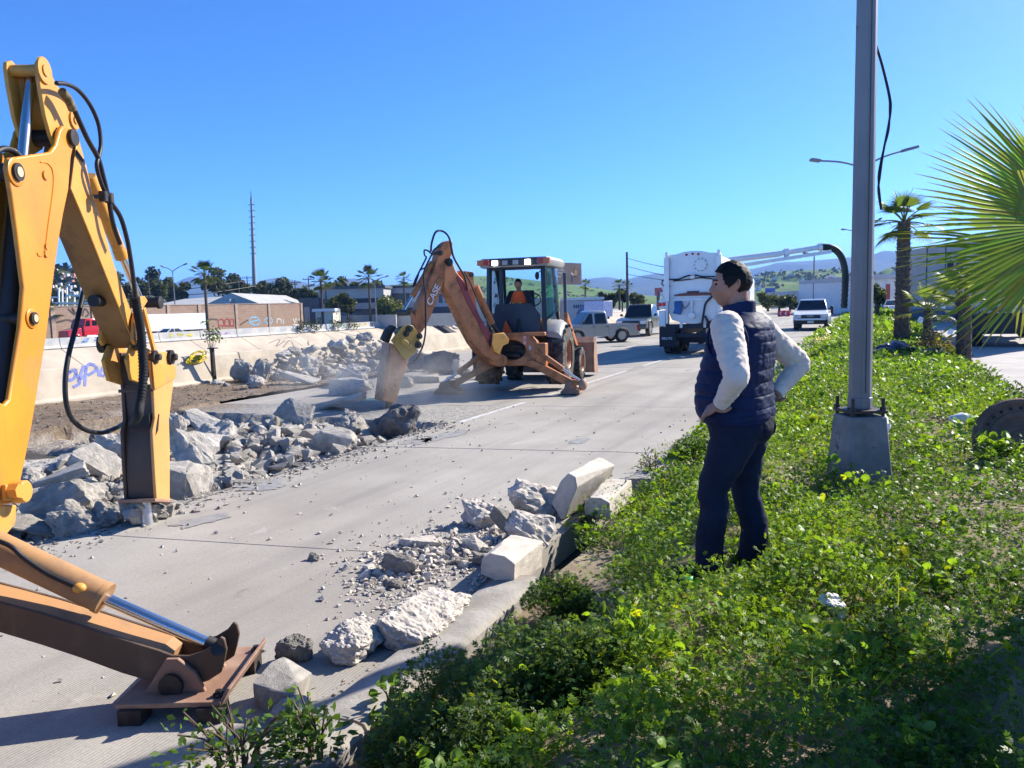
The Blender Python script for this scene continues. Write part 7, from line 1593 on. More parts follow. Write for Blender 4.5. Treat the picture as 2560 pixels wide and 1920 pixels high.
mb = MB(); mb.tube(cat([at(u,v,cd) for u,v in ((2172,-60),(2176,30),(2186,100),(2205,166),(2222,240),(2224,275),(2222,325),(2206,385),(2196,440),(2199,480),(2204,524))],5),.007,7); tag(mb.build('cable', BLACK, smooth=60),'thinner twin of the black cable dangling right of the lamp post','cable')
# other lamp posts
def lampost(label, u, vb, vt, D, arms, r=.09, zb=None):
    b = at(u,vb,D); tp = at(u,vt,D); t = thing('lamp_post',label,'lamp post',tuple(b)); mb = MB(); mb.cyl(b-V3((0,0,.5)),V3((b.x,b.y,tp.z)),r,r*.6,n=8); mb.build('pole', GALV, t, smooth=40)
    for (u1,v1,u2,v2) in arms:
        mb = MB(); p1 = at(u1,v1,D); mb.tube(cat([V3((b.x,b.y,tp.z)),(V3((b.x,b.y,tp.z))+p1)/2+V3((0,0,.1)),p1],4),r*.55); mb.build('arm', GALV, t, smooth=60)
        p2 = at(u2,v2,D); mb = MB(); d = (p2-p1); mb.bar(p1-d*.05,p2,r*4.5,r*1.6); mb.build('lamp_head', GALV, t, bevel=r*.4)
lampost('double armed lamp post on the median behind the near post',2150,800,425,41.7,[(2050,402,2026,399),(2257,377,2294,367)])
lampost('grey lamp post far ahead left of the near post',2034,772,640,95,[(2020,634,2008,632),(2048,633,2060,630)],.13)
lampost('third lamp arm on the median peeking out behind the near post',2140,790,585,82,[(2112,574,2104,573),(2190,556,2203,545)])
lampost('double armed lamp post across the canal above the warehouse',441,812,679,108,[(410,668,402,664),(460,662,469,658)],.10); lampost('lamp post across the canal right of the tall palm',941,802,703,118,[(924,696,919,694),(964,692,972,689)],.11)
# mast, utility poles and wires
b = at(637,748,190); tp = at(628,494,190); t = thing('radio_mast','very tall thin steel mast rising above the skyline on the left','mast',tuple(b)); mb = MB(); mb.cyl(b-V3((0,0,3)),tp,.62,.25,n=10); mb.build('shaft', mat('mast steel',(.22,.23,.25),.6), t, smooth=40)
for k in range(9): q = b.lerp(tp,.45+.06*k); mb = MB(); mb.bar(q-V3((1.0,0,0)),q+V3((1.0,0,0)),.15,.15); mb.build('peg', STEEL, t)
mb = MB(); mb.cyl(tp,tp+V3((0,0,1.5)),.08); mb.build('tip', STEEL, t)
WOOD = mat('weathered utility pole',(.10,.085,.07),.9)
def upole(label, u, vb, vt, D, bars=2, name='utility_pole', r=.16):
    b = at(u,vb,D); tp = at(u,vt,D); t = thing(name,label,'utility pole',tuple(b)); mb = MB(); mb.cyl(b-V3((0,0,1)),V3((b.x,b.y,tp.z)),r,r*.65,n=8); mb.build('pole', WOOD, t, smooth=40)
    rt = CM@V3((1,0,0)); rt.z = 0; rt.normalize()
    for k in range(bars):
        z = tp.z-.5-k*1.4; mb = MB(); mb.bar(V3((b.x,b.y,z))-rt*1.3,V3((b.x,b.y,z))+rt*1.3,.14,.14); ar = mb.build('crossarm', WOOD, t)
        for s in (-1.1,-.5,.5,1.1): mb = MB(); c = V3((b.x,b.y,z+.07))+rt*s; mb.cyl(c,c+V3((0,0,.25)),.06,n=6); mb.build('insulator', STEEL, ar)
    return V3((b.x,b.y,tp.z))
upole('tall plain utility pole left of the vacuum truck',1569,775,631,95,0,r=.2)
U1 = upole('utility pole with crossarm right of the near breaker hose',376,775,690,150,1); U2 = upole('utility pole with crossarm left of the tall mast',600,765,700,170,1); U3 = upole('utility pole left of the hazy olive tree',686,765,703,170,1); U4 = upole('utility pole with two crossarms above the brick wall end',741,770,701,165,2); U5 = upole('tall utility pole with three crossarms left of the booth palm',775,772,693,165,3); upole('short utility pole beside the three armed one',733,770,706,175,1); upole('utility pole among the trees behind the tall mast',622,768,690,190,1)
def wire(label, pts, D, r=.03, sag=.0):
    mb = MB(); mb.tube(cat([at(u,v,d_) for u,v,d_ in pts],8),r,5); tag(mb.build('wire', BLACK, smooth=60), label, 'wire')
wire('upper wire from the tall utility pole to behind the vacuum truck',[(1570,646,95),(1610,657,80),(1668,669,60)],0); wire('middle wire from the tall utility pole',[(1570,666,95),(1610,677,80),(1668,690,60)],0); wire('lower wire from the tall utility pole',[(1570,686,95),(1610,693,80),(1668,702,60)],0)
wire('pale sagging cable across the trees left of the mast',[(335,713,120),(400,721,120),(470,722,120),(560,710,120),(630,700,130)],0,.05); wire('second sagging cable above the warehouse roof',[(330,735,120),(420,738,120),(520,733,120),(640,715,130)],0,.05)
# substation frame at the far left
p = at(180,775,110); t = thing('substation_frame','white steel substation frame above the brick wall at left','frame',tuple(p)); mb = MB()
for u,v0 in ((130,742),(147,720),(156,722),(167,718),(186,742),(202,718),(221,740),(235,742)): mb.bar(at(u,768,110),at(u,v0,110),.18,.18)
for u0,u1,v in ((128,148,743),(165,240,738),(128,240,757)): mb.bar(at(u0,v,110),at(u1,v,110),.2,.2)
mb.build('steelwork', WHB, t)
# --- houses on the left hillside and on the green hill to the right
HC = [WHB,CRM,LGY,PNK,mat('house blue',(.25,.32,.42),.9)]; hp = []
for k,m in enumerate(HC): 
    mb = MB(); mb.box(-.5,.5,-.5,.5,0,.7); mb.box(-.15,.5,-.5,.3,.7,1.1); o = mb.build('house', m); hp.append(o.data); bpy.data.objects.remove(o)
DKW = mb_ = None
mb = MB(); mb.box(-.3,-.1,-.515,-.505,.25,.5); o = mb.build('window', DWIN); wmesh = o.data; bpy.data.objects.remove(o)
rg = random.Random(21); rows = {}
def house(u, v, D, s, label, gr):
    o = bpy.data.objects.new('house', rg.choice(hp)); COL.objects.link(o); p = at(u,v,D); o.location = p; o.scale = (s*rg.uniform(.8,1.5),s,s*rg.uniform(.7,1.1)); o.rotation_euler.z = YAW+rg.uniform(-.4,.4); tag(o,label,'house',gr)
    w_ = bpy.data.objects.new('window', wmesh); COL.objects.link(w_); w_.parent = o
def hillray(u, v):
    dg_ = bpy.context.evaluated_depsgraph_get(); r_ = ray(u,v).normalized(); hit, loc, nr, ix, ob, mx = S.ray_cast(dg_, CP+r_*150, r_); return loc if hit and ob.name.startswith(('settled','green')) else None
CW = {}
for i in range(150):
    u = rg.uniform(105,275) if i < 120 else rg.uniform(300,700); lim = np.interp(u,[60,130,180,230,300,360,440,520],[668,665,676,690,712,735,752,765]); v = rg.uniform(lim+6,lim+75); loc = hillray(u,min(v,752))
    if loc is None: continue
    D = -(CM.transposed()@(loc-CP)).z; lab = 'white or pastel cube house on the hillside at the far left'; zone_ = 'upper' if v < lim+30 else 'lower'; zz_ = 'left of the breaker stick' if u < 200 else 'right of the breaker hose'
    house(u, min(v,752)+1, D*.995, D*.0036*rg.uniform(.7,1.3), f"small cube house {'high' if zone_ == 'upper' else 'low'} on far left hill, {zz_}".replace('of the','of'), 'houses on the far left hillside')
for i in range(60):
    u = rg.uniform(1840,2320); v = rg.uniform(686,745); loc = hillray(u,v)
    if loc is None or rg.random() < .3: continue
    D = -(CM.transposed()@(loc-CP)).z; house(u, v+.5, D*.998, D*.006*rg.uniform(.6,1.2), ('tiny house high on green hill ' if v < 705 else 'tiny house low on green hill ')+('left of lamp post' if u < 2110 else 'right of lamp post'), 'houses on the green hill')
# scrub on the hills: dark bushes
def scrub(name, n, us, vs_, sz, lab, col=(.028,.040,.020)):
    V_ = []; F_ = []; C_ = []
    for i in range(n):
        u = rg.uniform(*us); v = rg.uniform(*vs_)
        if mnoise.noise(V3((u*.02,v*.05,1))) < -.05: continue
        loc = hillray(u,v)
        if loc is None: continue
        D = (loc-CP).length; s_ = D*sz*rg.uniform(.5,1.4); k = rg.uniform(.6,1.4)
        for j in range(5):
            c = loc+V3((rg.gauss(0,s_*.5),rg.gauss(0,s_*.5),abs(rg.gauss(s_*.3,s_*.3)))); b = len(V_); q = s_*.5
            a_ = V3((rg.gauss(0,1),rg.gauss(0,1),rg.gauss(0,1))).normalized(); b_ = a_.orthogonal().normalized(); V_ += [c-a_*q,c+b_*q,c+a_*q,c-b_*q]; F_.append((b,b+1,b+2,b+3)); C_ += [tuple(x*k for x in col)]*4
    if V_: tag(colmesh(name, V_, F_, C_, LEAF, None, smooth=False), lab, 'scrub', kind='stuff')
scrub('scrub',900,(80,600),(668,758),.006,'dark bushes between the houses on the far left hill'); scrub('scrub',1100,(1640,2340),(676,752),.0035,'dark bushes and trees over the green hill on the right'); scrub('scrub',350,(980,1640),(696,755),.0022,'dark bushes on the central green hill',(.05,.07,.03))
# --- things at the parapet
p_, n_ = onpar(488,895,.05); t = thing('rope_coil','coil of yellow rope hung over the tan parapet','rope',tuple(p_)); mb = MB(); YR = mat('yellow rope',(.75,.55,.02),.7)
for k in range(9):
    c = p_+V3((rg.uniform(-.02,.06),rg.uniform(-.12,.12),rg.uniform(-.06,.10))); mb = MB(); mb.tube([c+V3((.02,math.cos(a)*(.22+.02*(k%4)),math.sin(a)*.09+.10*math.cos(a)*.3)) for a in np.linspace(0,6.28,16)],.018,6); mb.build('loop', YR, t, smooth=60)
p_ = onx(536,940,-16.45); p_.z = .05; mb = MB(); mb.bar((p_.x,p_.y,0),(p_.x-.02,p_.y,1.0),.08,.08); mb.box(p_.x-.1,p_.x+.1,p_.y-.1,p_.y+.1,1.0,1.03); tag(mb.build('short_post', STEEL),'short rusty post standing at the parapet left of the pile','post')
tree('slender sapling growing at the parapet by the short post',(p_.x-.25,p_.y+.15,.2),1.85,.95,170,(.09,.14,.03),77,.10,'sapling',low=.45,trunkr=.018)
for u,v,lab in ((757,820,'dark weed bush on the canal edge in front of the booth'),(787,822,'second weed bush on the canal edge'),(845,818,'bush on the canal edge below the grey building'),(882,818,'round bush on the canal edge right of the others')):
    q = onx(u,v,-72.3); q.z = -1.1; tree(lab,tuple(q),1.9,2.6,220,(.04,.055,.025),int(u),.3,'shrub',low=.0,trunkr=.04,gr='bushes on the canal edge')
q,_ = onbank(1112,830); t = thing('drain_chute','dark sloping drain chute with red rail in the canal bank behind the breaker','chute',tuple(q)); mb = MB(); A = [onbank(u,v)[0]+V3((0,0,.15)) for u,v in ((1090,818),(1100,817),(1142,839),(1128,841))]; mb.prism(A,[p+V3((0,0,.5)) for p in A]); mb.build('chute', mat('chute dark',(.05,.05,.055),.8), t); mb = MB(); A = [onbank(u,v)[0]+V3((0,0,.6)) for u,v in ((1084,814),(1098,814),(1098,818),(1084,818))]; mb.prism(A,[p+V3((0,0,1.)) for p in A]); mb.build('rail', mat('chute red',(.30,.05,.05),.7), t)
q,_ = onbank(1122,826); tree('grey bush beside the drain chute on the canal bank',tuple(q),3.0,2.6,160,(.06,.065,.035),9,.4,'shrub',low=.0,trunkr=.05)
# ================================================================ VEGETATION OF THE MEDIAN
T_ROUND = ([(0,0,0)]+[(.5+.5*math.cos(a)*(1 if abs(a) < 2.7 else .55),.5*math.sin(a),.10*math.cos(2*a)) for a in np.linspace(-math.pi,math.pi,9)[:-1]], [(0,i,i%8+1) for i in range(1,9)])
def lobes(n):
    V_ = []; F_ = []
    def dia(x, y, a, L_, w_):
        c, s = math.cos(a), math.sin(a); b = len(V_)
        for p, q, z in ((0,0,0),(.45,w_,.04),(1,0,-.02),(.45,-w_,.04)): V_.append((x+(p*c*L_-q*s*L_),y+(p*s*L_+q*c*L_),z))
        F_.append((b,b+1,b+2,b+3))
    dia(.35,0,0,.65,.21)
    if n > 1:
        for x,a in ((.40,.8),(.40,-.8),(.15,1.0),(.15,-1.0))[:n-1]: dia(x,0,a,.5 if x > .3 else .40,.22)
        dia(0,0,0,.5,.08)
    return V_, F_
T_LOB5 = lobes(5); T_LOB3 = lobes(3); T_ONE = ([(0,0,0),(.5,.26,.05),(1,0,-.03),(.5,-.26,.05)],[(0,1,2,3)])
T_GRASS = ([(0,.012,0),(0,-.012,0),(.5,.010,.03),(.5,-.010,.03),(1,0,-.16)],[(0,1,3,2),(2,3,4)])
def leaves(P, D, N, S_, C_, T):
    """instances of a leaf template joined into arrays: P base, D direction, N normal, S size, C colour"""
    tv = np.array(T[0],'f'); D = D/np.linalg.norm(D,axis=1)[:,None]; N = N-D*(N*D).sum(1)[:,None]; N /= np.linalg.norm(N,axis=1)[:,None]+1e-9; B = np.cross(N,D)
    V_ = P[:,None,:]+S_[:,None,None]*(tv[None,:,0,None]*D[:,None,:]+tv[None,:,1,None]*B[:,None,:]+tv[None,:,2,None]*N[:,None,:])
    n, m = len(P), len(tv); F_ = []
    by = {}
    for f in T[1]: by.setdefault(len(f),[]).append(f)
    F_ = {k: (np.array(v)[None]+(np.arange(n)*m)[:,None,None]).reshape(-1,k) for k,v in by.items()}
    return V_.reshape(-1,3), F_, np.repeat(C_,m,0)
class LS:
    def __init__(s): s.V = []; s.F = {}; s.C = []; s.n = 0
    def put(s, r):
        V_,F_,C_ = r
        for k,f in F_.items(): s.F.setdefault(k,[]).append(f+s.n)
        s.V.append(V_); s.C.append(C_); s.n += len(V_)
    def build(s, name, m, parent=None, org=None):
        V_ = np.concatenate(s.V).astype('f'); C_ = np.concatenate(s.C).astype('f'); o0 = org if org is not None else (ORG.get(root_of(parent),V3()) if parent else V3()); V_ = V_-np.array(o0,'f')
        me = bpy.data.meshes.new(name); me.vertices.add(len(V_)); me.vertices.foreach_set('co', V_.ravel())
        fs = [(k,np.concatenate(f)) for k,f in s.F.items()]; nl = sum(k*len(f) for k,f in fs); npol = sum(len(f) for k,f in fs); me.loops.add(nl); me.polygons.add(npol)
        me.loops.foreach_set('vertex_index', np.concatenate([f.ravel() for k,f in fs]).astype('i')); tot = np.concatenate([np.full(len(f),k) for k,f in fs]); me.polygons.foreach_set('loop_start', np.concatenate([[0],np.cumsum(tot)[:-1]]).astype('i')); me.update(calc_edges=True)
        a = me.color_attributes.new('col','FLOAT_COLOR','POINT'); a.data.foreach_set('color', np.concatenate([C_,np.ones((len(C_),1),'f')],1).ravel()); me.materials.append(m)
        o = bpy.data.objects.new(name, me); COL.objects.link(o)
        if parent: o.parent = parent
        elif org is not None: o.location = o0
        return o
WEED = leafmat('weed leaf',.46,.45)
GDARK = np.array((.068,.140,.022)); GMID = np.array((.115,.220,.028)); GLIM = np.array((.20,.30,.034)); GSTR = np.array((.28,.26,.11))
def clump(ls, b, h, R_, n, size, T, col, rg, up=.55, var=.35, z0=.02):
    a = rg.uniform(0,6.283,n); q = np.sqrt(rg.random(n)); r_ = R_*q; P = np.stack([b[0]+r_*np.cos(a),b[1]+r_*np.sin(a),np.zeros(n)],1)
    top = h*(1-.75*q**2); P[:,2] = b[2]+z0+top*rg.random(n)**.55
    D = np.stack([np.cos(a)*q+rg.normal(0,.55,n),np.sin(a)*q+rg.normal(0,.55,n),rg.uniform(-.25,.9,n)],1); N = rg.normal(0,.55,(n,3)); N[:,2] += up+.4
    C_ = col[None]*(1+var*rg.uniform(-1,1,(n,1)))*np.array((1,1,1))[None]; yel = rg.random(n) < .06; C_[yel] = C_[yel]*np.array((2.0,1.4,.9))
    ls.put(leaves(P,D,N,size*rg.uniform(.55,1.25,n),C_,T))
def cover(x, y):
    """how densely the soil is overgrown at x,y"""
    sh_ = .32*math.exp(-((y-3.7)/.8)**2); edge = float(ss(-1.72+sh_,-1.25+sh_,x+.25*vnoise(x*1.2,y*1.2,5))) if y < 5.6 else float(ss(-2.35,-2.0,x+.12*vnoise(0,y*1.3,5)))
    bare = float(ss(.34,.50,vnoise(x*.9+3,y*.9,2)+.25*vnoise(x*3,y*3,7)))*(.85 if y < 14 else .35)
    path = math.exp(-((x-.75+.05*(y-8))/.28)**2)*float(ss(4.5,6.5,y))*float(ss(13,10,y))*.8
    return edge*(1-bare*.5)*(1-path)*float(ss(2.3,1.9,x))
rg = np.random.default_rng(5)
def inview(x, y, z, m=60):
    c = CM.transposed()@(V3((x,y,z))-CP)
    if c.z > -.3: return False
    return -m-80 < 1280+FPX*c.x/-c.z < 2560+m+80 and 960-FPX*c.y/-c.z < 1920+260
near_ls, mid_ls, far_ls = LS(), LS(), LS()
def fillzone(ls, y0, y1, dens, hmin, hmax, R0_, nl, size, T, T2, grass=.2):
    n = int((y1-y0)*4.6*dens); xs_ = rg.uniform(-2.4,2.25,n); ys_ = rg.uniform(y0,y1,n); cnt = 0
    for x, y in zip(xs_,ys_):
        z = soil_z(max(x,-2.0),y)
        if not inview(x,y,z): continue
        fd_ = math.hypot(x-mp.x+.1,y-mp.y+.12)
        if rg.random() > cover(x,y) or fd_ < .20: continue
        pn_ = vnoise(x*.7,y*.7,11); lush = min(1,max(0,.5+.75*vnoise(x*2.1,y*2.1,21)))
        h = (hmin+(hmax-hmin)*lush**1.6*rg.uniform(.6,1.5))*(.35 if fd_ < .34 else 1); R_ = R0_*rg.uniform(.55,1.1)*(.7+.7*lush)
        k = rg.random(); col = GDARK*(1-lush*.5)+GMID*lush*.5 if pn_ < .05 else GMID*(.6)+GLIM*.4
        if k < grass: 
            m = max(4,int(nl*.5)); a = rg.uniform(0,6.283,m); P = np.stack([x+rg.normal(0,R_*.5,m),y+rg.normal(0,R_*.5,m),np.full(m,z)],1); D = np.stack([rg.normal(0,.45,m),rg.normal(0,.45,m),np.ones(m)],1); N = np.stack([np.cos(a),np.sin(a),np.zeros(m)],1)
            C_ = (GLIM*.75+GSTR*.15)[None]*rg.uniform(.5,1.1,(m,1)); D[:,:2] += rg.normal(0,.35,(m,2)); ls.put(leaves(P,D,N,np.minimum(.30,h)*rg.uniform(.6,1.25,m),C_,T_GRASS))
        elif k < grass+.08: clump(ls,(x,y,z),h*1.1,R_,max(3,int(nl*.4)),size*1.35,T2,GMID*.7+GLIM*.35,rg,.9)
        else: clump(ls,(x,y,z),h,R_,nl,size,T,col,rg)
fillzone(near_ls,1.6,5.2,105,.06,.42,.145,58,.036,T_LOB5,T_ROUND,.05)
fillzone(near_ls,5.2,8.5,88,.06,.44,.165,48,.043,T_LOB3,T_ROUND,.05)
fillzone(mid_ls,8.5,16,46,.08,.50,.22,40,.062,T_LOB3,T_ROUND,.05)
fillzone(mid_ls,16,32,18,.10,.34,.32,30,.11,T_ONE,T_ONE,.2)
fillzone(far_ls,32,110,5,.14,.42,.62,26,.22,T_ONE,T_ONE,.2)
tag(near_ls.build('weeds', WEED),'dense low green weeds covering the near median around the man','weeds',kind='stuff')
tag(mid_ls.build('weeds', WEED),'green weeds covering the median behind the lamp post','weeds',kind='stuff')
tag(far_ls.build('weeds', WEED),'green strip of weeds on the median far ahead','weeds',kind='stuff')
# --- single plants one can point to
STEMM = mat('green stem',(.10,.13,.04),.7,var=.3); DRYS = mat('dry twig',(.14,.10,.065),.9,var=.3)
def plant(label, u, v, h, R_, n, size, T, col, seed=0, z=None, ns=9, name='weed_plant', upd=.55, cl=7, stem=STEMM, spread=1.):
    rg_ = np.random.default_rng(seed+100); p = gz(u,v,.05 if z is None else z); zz = soil_z(max(p.x,-2.),p.y) if z is None else z; t = thing(name,label,'plant',(p.x,p.y,zz)); ls = LS(); mb = MB()
    for k in range(cl):
        a = rg_.uniform(0,6.28); q = R_*.62*math.sqrt(rg_.random())*spread; hk = h*rg_.uniform(.55,1.0)*(1-.45*(q/R_)**2); c = (p.x+q*math.cos(a),p.y+q*math.sin(a),zz+hk*.25); clump(ls,c,hk*.8,R_*.42,max(4,n//cl),size,T,np.array(col),rg_,upd,z0=.0)
        for j in range(max(1,ns//cl)):
            b = V3((c[0]+rg_.normal(0,R_*.12),c[1]+rg_.normal(0,R_*.12),zz+hk*rg_.uniform(.7,1.05))); mb.tube(cat([(p.x+q*.4*math.cos(a),p.y+q*.4*math.sin(a),zz-.03),((p.x+c[0])/2,(p.y+c[1])/2,zz+hk*.5),b],3),.004,5)
    ls.build('foliage', WEED, t); mb.build('stems', stem, t, smooth=60)['kind'] = 'stuff'; return t
plant('large feathery green bush filling the bottom middle of the picture',1180,1930,.50,.46,10500,.036,T_LOB5,(.085,.15,.045),1,cl=20)
plant('feathery green bush right of the largest one at the bottom',1420,1880,.40,.34,4200,.036,T_LOB5,(.09,.155,.045),2,cl=12)
plant('feathery bush behind the largest one beside the sandy patch',1330,1720,.34,.28,3000,.035,T_LOB5,(.09,.16,.045),3,cl=10)
plant('round leaved mallow at the left of the feathery bush by the kerb',985,1790,.30,.17,70,.062,T_ROUND,(.09,.17,.03),4,ns=14,cl=6,upd=.9)
plant('round leaved mallow with upturned leaves right of the feathery bush',1570,1830,.24,.26,90,.055,T_ROUND,(.15,.24,.03),5,ns=14,cl=7,upd=.9)
plant('leggy dark stemmed weed leaning over the road at the bottom left',600,1930,.36,.34,330,.045,T_ONE,(.085,.16,.035),6,z=.0,ns=45,cl=11,stem=DRYS)
plant('small leafy weed on the kerb left of the mallow',800,1905,.34,.22,420,.046,T_ONE,(.08,.15,.035),7,z=.05,ns=14,cl=7,stem=DRYS)
plant('dark bushy weed hanging over the kerb beside the square cut block',1395,1520,.32,.30,3200,.035,T_LOB5,(.055,.115,.025),8,cl=10)
plant('bushy weed at the road edge left of the man',1735,1150,.42,.28,1500,.05,T_LOB3,(.04,.085,.02),9,cl=10)
plant('thin dry stalk weed sticking up over the road edge',1630,1180,.42,.20,160,.04,T_ONE,(.09,.10,.04),10,ns=20,cl=8,stem=DRYS)
plant('bright tall mallow with big leaves at the right edge',2480,1265,.34,.22,80,.075,T_ROUND,(.17,.28,.03),11,ns=14,cl=6,upd=.8)
plant('tall straggly weed bush beside the service road, nearest one',2520,1060,.62,.55,2100,.055,T_ONE,(.05,.085,.025),12,z=.15,ns=24,cl=12)
plant('tall straggly weed bush beside the service road, farther one',2420,1000,.66,.60,2100,.06,T_ONE,(.055,.095,.025),13,z=.15,ns=24,cl=12)
plant('dry brown thorn bush in front of the small palms',2320,905,1.0,.75,900,.10,T_ONE,(.11,.10,.055),14,z=.15,ns=40,cl=12,stem=DRYS)
plant('dark leafy weed clump left of the clothes heap',2260,905,.5,.5,800,.09,T_LOB3,(.04,.08,.02),15,z=.3,cl=8)
plant('broad leaved weed in the shade at the bottom right',2250,1840,.20,.26,420,.05,T_LOB5,(.04,.085,.022),16,cl=7)
plant('yellow flowered weed low beside the white cup',2210,1560,.18,.22,600,.036,T_LOB5,(.14,.20,.03),17,cl=7)
# --- litter and odd things in the weeds
p = gz(2082,1552,.44); chunk(PRO[2],p.x,p.y,soil_z(p.x,p.y)+.06,(.14,.12,.13),(.3,.5,.2),'white lump with black streaks lying in the weeds',m=mat('white lump with streaks',(.72,.66,.56),.6,var=.08,dirt=(.015,.015,.015),da=.60,db=.64,ds=3))
p = gz(1722,1480,.42); zz = soil_z(p.x,p.y)+.07; t = thing('plastic_bottle','crushed clear green plastic bottle at the feet of the man','bottle',(p.x,p.y,zz)); BM = Matrix.Translation((p.x,p.y,zz)) @ Matrix.Rotation(YAW-.35,4,'Z'); PETG = glass('clear green plastic',(.55,.9,.7),alpha=1)
mb = MB(BM); mb.lathe((-.11,0,0),(1,0,0),[(0,.01),(0,.03),(.04,.034),(.06,.028),(.10,.034),(.14,.033),(.18,.018),(.21,.013),(.21,.008)],16); mb.build('bottle_body', PETG, t, smooth=60); mb = MB(BM); mb.lathe((-.03,0,0),(1,0,0),[(0,.0335),(.002,.036),(.05,.036),(.052,.0335)],16,False); mb.build('label_band', mat('green label',(.10,.45,.14),.4), t, smooth=60)
p = gz(2400,1085,.4); t = thing('plastic_jug','white plastic jug lying beside the brown disc','jug',(p.x,p.y,p.z)); mb = MB(Matrix.Translation((p.x,p.y,soil_z(p.x,p.y)+.14)) @ Matrix.Rotation(YAW-.1,4,'Z')); mb.lathe((-.1,0,0),(1,0,.35),[(0,.01),(0,.055),(.02,.066),(.14,.066),(.18,.04),(.2,.022),(.22,.022),(.22,.01)],18); mb.build('body', mat('white jug plastic',(.70,.71,.70),.4), t, smooth=50)
p = gz(2218,1085,.4); t = thing('plastic_bag','white plastic bag caught behind the lamp post plinth','bag',(p.x,p.y,p.z)); q = V3((lp0.x,lp0.y,.38))+c2w(.205,.05)+V3((0,0,.50)); mb = MB(); mb.ell(q,(.06,.06,.085),nu=20,nv=14); mb.v = [v_+V3((1,1,1))*.03*mnoise.noise(v_*22) for v_ in mb.v]; mb.build('bag', mat('white film',(.72,.73,.74),.35), t, smooth=60)
dc = gz(2560,1160,.36); t = thing('round_disc','large round brown disc leaning in the weeds at the right edge','disc',(dc.x,dc.y,.3)); DM2 = Matrix.Translation((dc.x,dc.y,soil_z(dc.x,dc.y)+.16)) @ Matrix.Rotation(YAW-.30,4,'Z') @ Matrix.Rotation(rad(62),4,'X'); BRD = mat('weathered brown disc',(.15,.095,.065),.85,var=.25,vs=6,bump=.4,bs=30,dirt=(.25,.18,.13),da=.55,db=.75)
mb = MB(DM2); mb.lathe((0,0,0),(0,0,1),[(-.05,.01),(-.05,.40),(-.03,.43),(.02,.43),(.04,.41),(.04,.37),(.015,.36),(.015,.30),(.03,.29),(.03,.24),(.015,.23),(.015,.12),(.03,.11),(.03,.01)],40); db_ = mb.build('body', BRD, t, smooth=30)
for i in range(24): a = 2*math.pi*i/24; mb = MB(DM2); mb.cyl((.33*math.cos(a),.33*math.sin(a),.012),(.33*math.cos(a),.33*math.sin(a),.03),.014,n=8); mb.build('stud', STEEL, db_)
p = gz(2235,900,.35); t = thing('clothes_heap','heap of black and navy clothing lying in the weeds right of the lamp post','clothes',(p.x,p.y,.3)); e = c2w(1,0)
def blob(name, parts_, m, vox=.03):
    mb = MB()
    for (s_,f_,z_,a_,b_,c_) in parts_: mb.ell(V3((p.x,p.y,.30))+e*s_+c2w(0,1)*f_+V3((0,0,z_)),(a_,b_,c_),Matrix.Rotation(YAW,3,'Z'))
    o = mb.build(name, m, t, smooth=180); remesh(o,vox,3,.16,.16)
blob('navy_jacket',[(-.15,0,.22,.36,.3,.24),(.1,.1,.32,.30,.26,.20),(-.5,0,.12,.3,.25,.16)],fabric('navy puffer',(.012,.024,.06),(.02,.04,.10),6,.45)); blob('black_trousers',[(.55,0,.16,.5,.25,.17),(1.0,.1,.14,.4,.24,.15)],fabric('black cloth',(.008,.008,.010),(.016,.015,.016)),.035); blob('black_hood',[(-.42,-.3,.18,.28,.2,.22)],fabric('black knit',(.008,.008,.009),(.02,.017,.015)))
for i,(u,v,lab) in enumerate(((2357,765,'white scrap stuck in the ragged palm, upper one'),(2300,800,'white scrap stuck in the ragged palm, lower one'),(2375,830,'white scrap on the trunk of the bushy palm'))):
    c = at(u,v,19.6); mb = MB(); q = [c+CM@V3((x,y,0)) for x,y in ((-.08,-.04),(.05,-.07),(.09,.05),(-.02,.08))]; mb.prism(q,[x+V3((.01,.01,.01)) for x in q]); tag(mb.build('paper_scrap', WHITEP, org=tuple(c)),lab,'litter')
p = at(2062,843,22); p.z = .5; plant('pale flowering weed at the median edge beside the oncoming pickup',2062,860,.45,.35,260,.08,T_ONE,(.45,.45,.42),18,z=.3,cl=6)
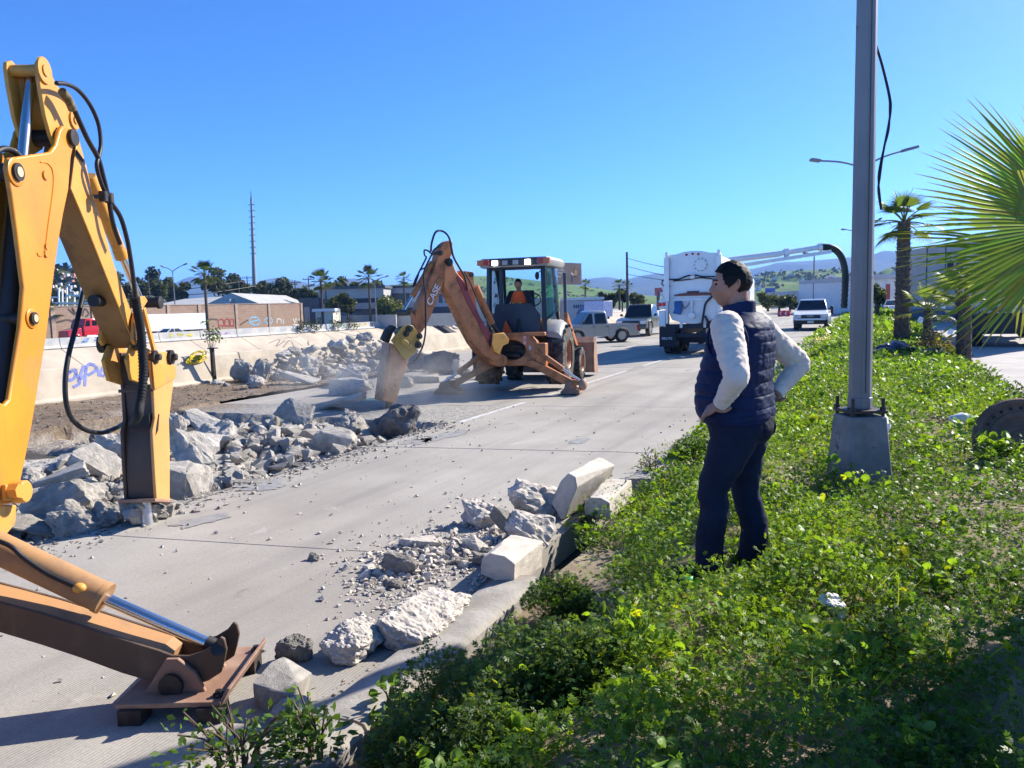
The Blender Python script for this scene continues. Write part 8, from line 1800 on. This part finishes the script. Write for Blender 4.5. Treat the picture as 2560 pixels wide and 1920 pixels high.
# ================================================================ DUST AND HAZE
def volume(name, density, col, aniso=.2, noise_sc=None, lo=.45, hi=.7, falloff=None):
    m = bpy.data.materials.new(name); m.use_nodes = True; t = m.node_tree; t.nodes.clear(); o = t.nodes.new('ShaderNodeOutputMaterial'); v = t.nodes.new('ShaderNodeVolumePrincipled'); t.links.new(v.outputs[0], o.inputs['Volume'])
    v.inputs['Color'].default_value = (*col,1); v.inputs['Density'].default_value = density; v.inputs['Anisotropy'].default_value = aniso
    if noise_sc:
        tc = t.nodes.new('ShaderNodeTexCoord'); n = t.nodes.new('ShaderNodeTexNoise'); n.inputs['Scale'].default_value = noise_sc; n.inputs['Detail'].default_value = 4; t.links.new(tc.outputs['Object'], n.inputs['Vector'])
        r = t.nodes.new('ShaderNodeMapRange'); r.inputs[1].default_value = lo; r.inputs[2].default_value = hi; r.inputs[3].default_value = 0; r.inputs[4].default_value = 1; t.links.new(n.outputs['Fac'], r.inputs[0])
        g = t.nodes.new('ShaderNodeTexGradient'); g.gradient_type = 'SPHERICAL'; mp = t.nodes.new('ShaderNodeMapping'); mp.inputs['Scale'].default_value = falloff; t.links.new(tc.outputs['Object'], mp.inputs[0]); t.links.new(mp.outputs[0], g.inputs[0])
        a = t.nodes.new('ShaderNodeMath'); a.operation = 'MULTIPLY'; t.links.new(r.outputs[0], a.inputs[0]); t.links.new(g.outputs['Fac'], a.inputs[1])
        b = t.nodes.new('ShaderNodeMath'); b.operation = 'MULTIPLY'; b.inputs[1].default_value = density; t.links.new(a.outputs[0], b.inputs[0]); t.links.new(b.outputs[0], v.inputs['Density'])
    return m
c = V3((-9.3,13.0,.40)); mb = MB(); mb.ell(c,(2.8,2.2,1.15),nu=20,nv=12); o = mb.build('dust_cloud', volume('dust',.85,(.9,.88,.84),.3,1.3,.42,.66,(1/2.8,1/2.2,1/1.15)), org=tuple(c)); tag(o,'pale dust drifting around the far breaker tool','dust',kind='stuff')
mb = MB(); mb.box(-9500,9500,-100,12500,-10,470); o = mb.build('haze', volume('air haze',1.5e-4,(.28,.50,1.0),.1)); tag(o,'thin blue haze over the distance','haze',kind='stuff')

# ================================================================ ordinals for look-alikes that share a description
def ordw(n):
    base = ['first','second','third','fourth','fifth','sixth','seventh','eighth','ninth','tenth','eleventh','twelfth','thirteenth','fourteenth','fifteenth','sixteenth','seventeenth','eighteenth','nineteenth','twentieth']
    return base[n] if n < 20 else 'twenty-'+base[n-20] if n < 29 else ('thirtieth' if n == 29 else 'thirty-'+base[n-30] if n < 39 else f'{n+1}th')
bl = {}
for o in COL.objects:
    if o.parent is None and 'label' in o and 'kind' not in o: bl.setdefault(o['label'],[]).append(o)
for lab, L in bl.items():
    if len(L) > 1:
        def uu(o): c_ = CM.transposed()@(o.location-CP); return c_.x/-c_.z if c_.z < 0 else 9
        for k, o in enumerate(sorted(L, key=uu)): o['label'] = f'{ordw(k)} {lab}, counted from left'
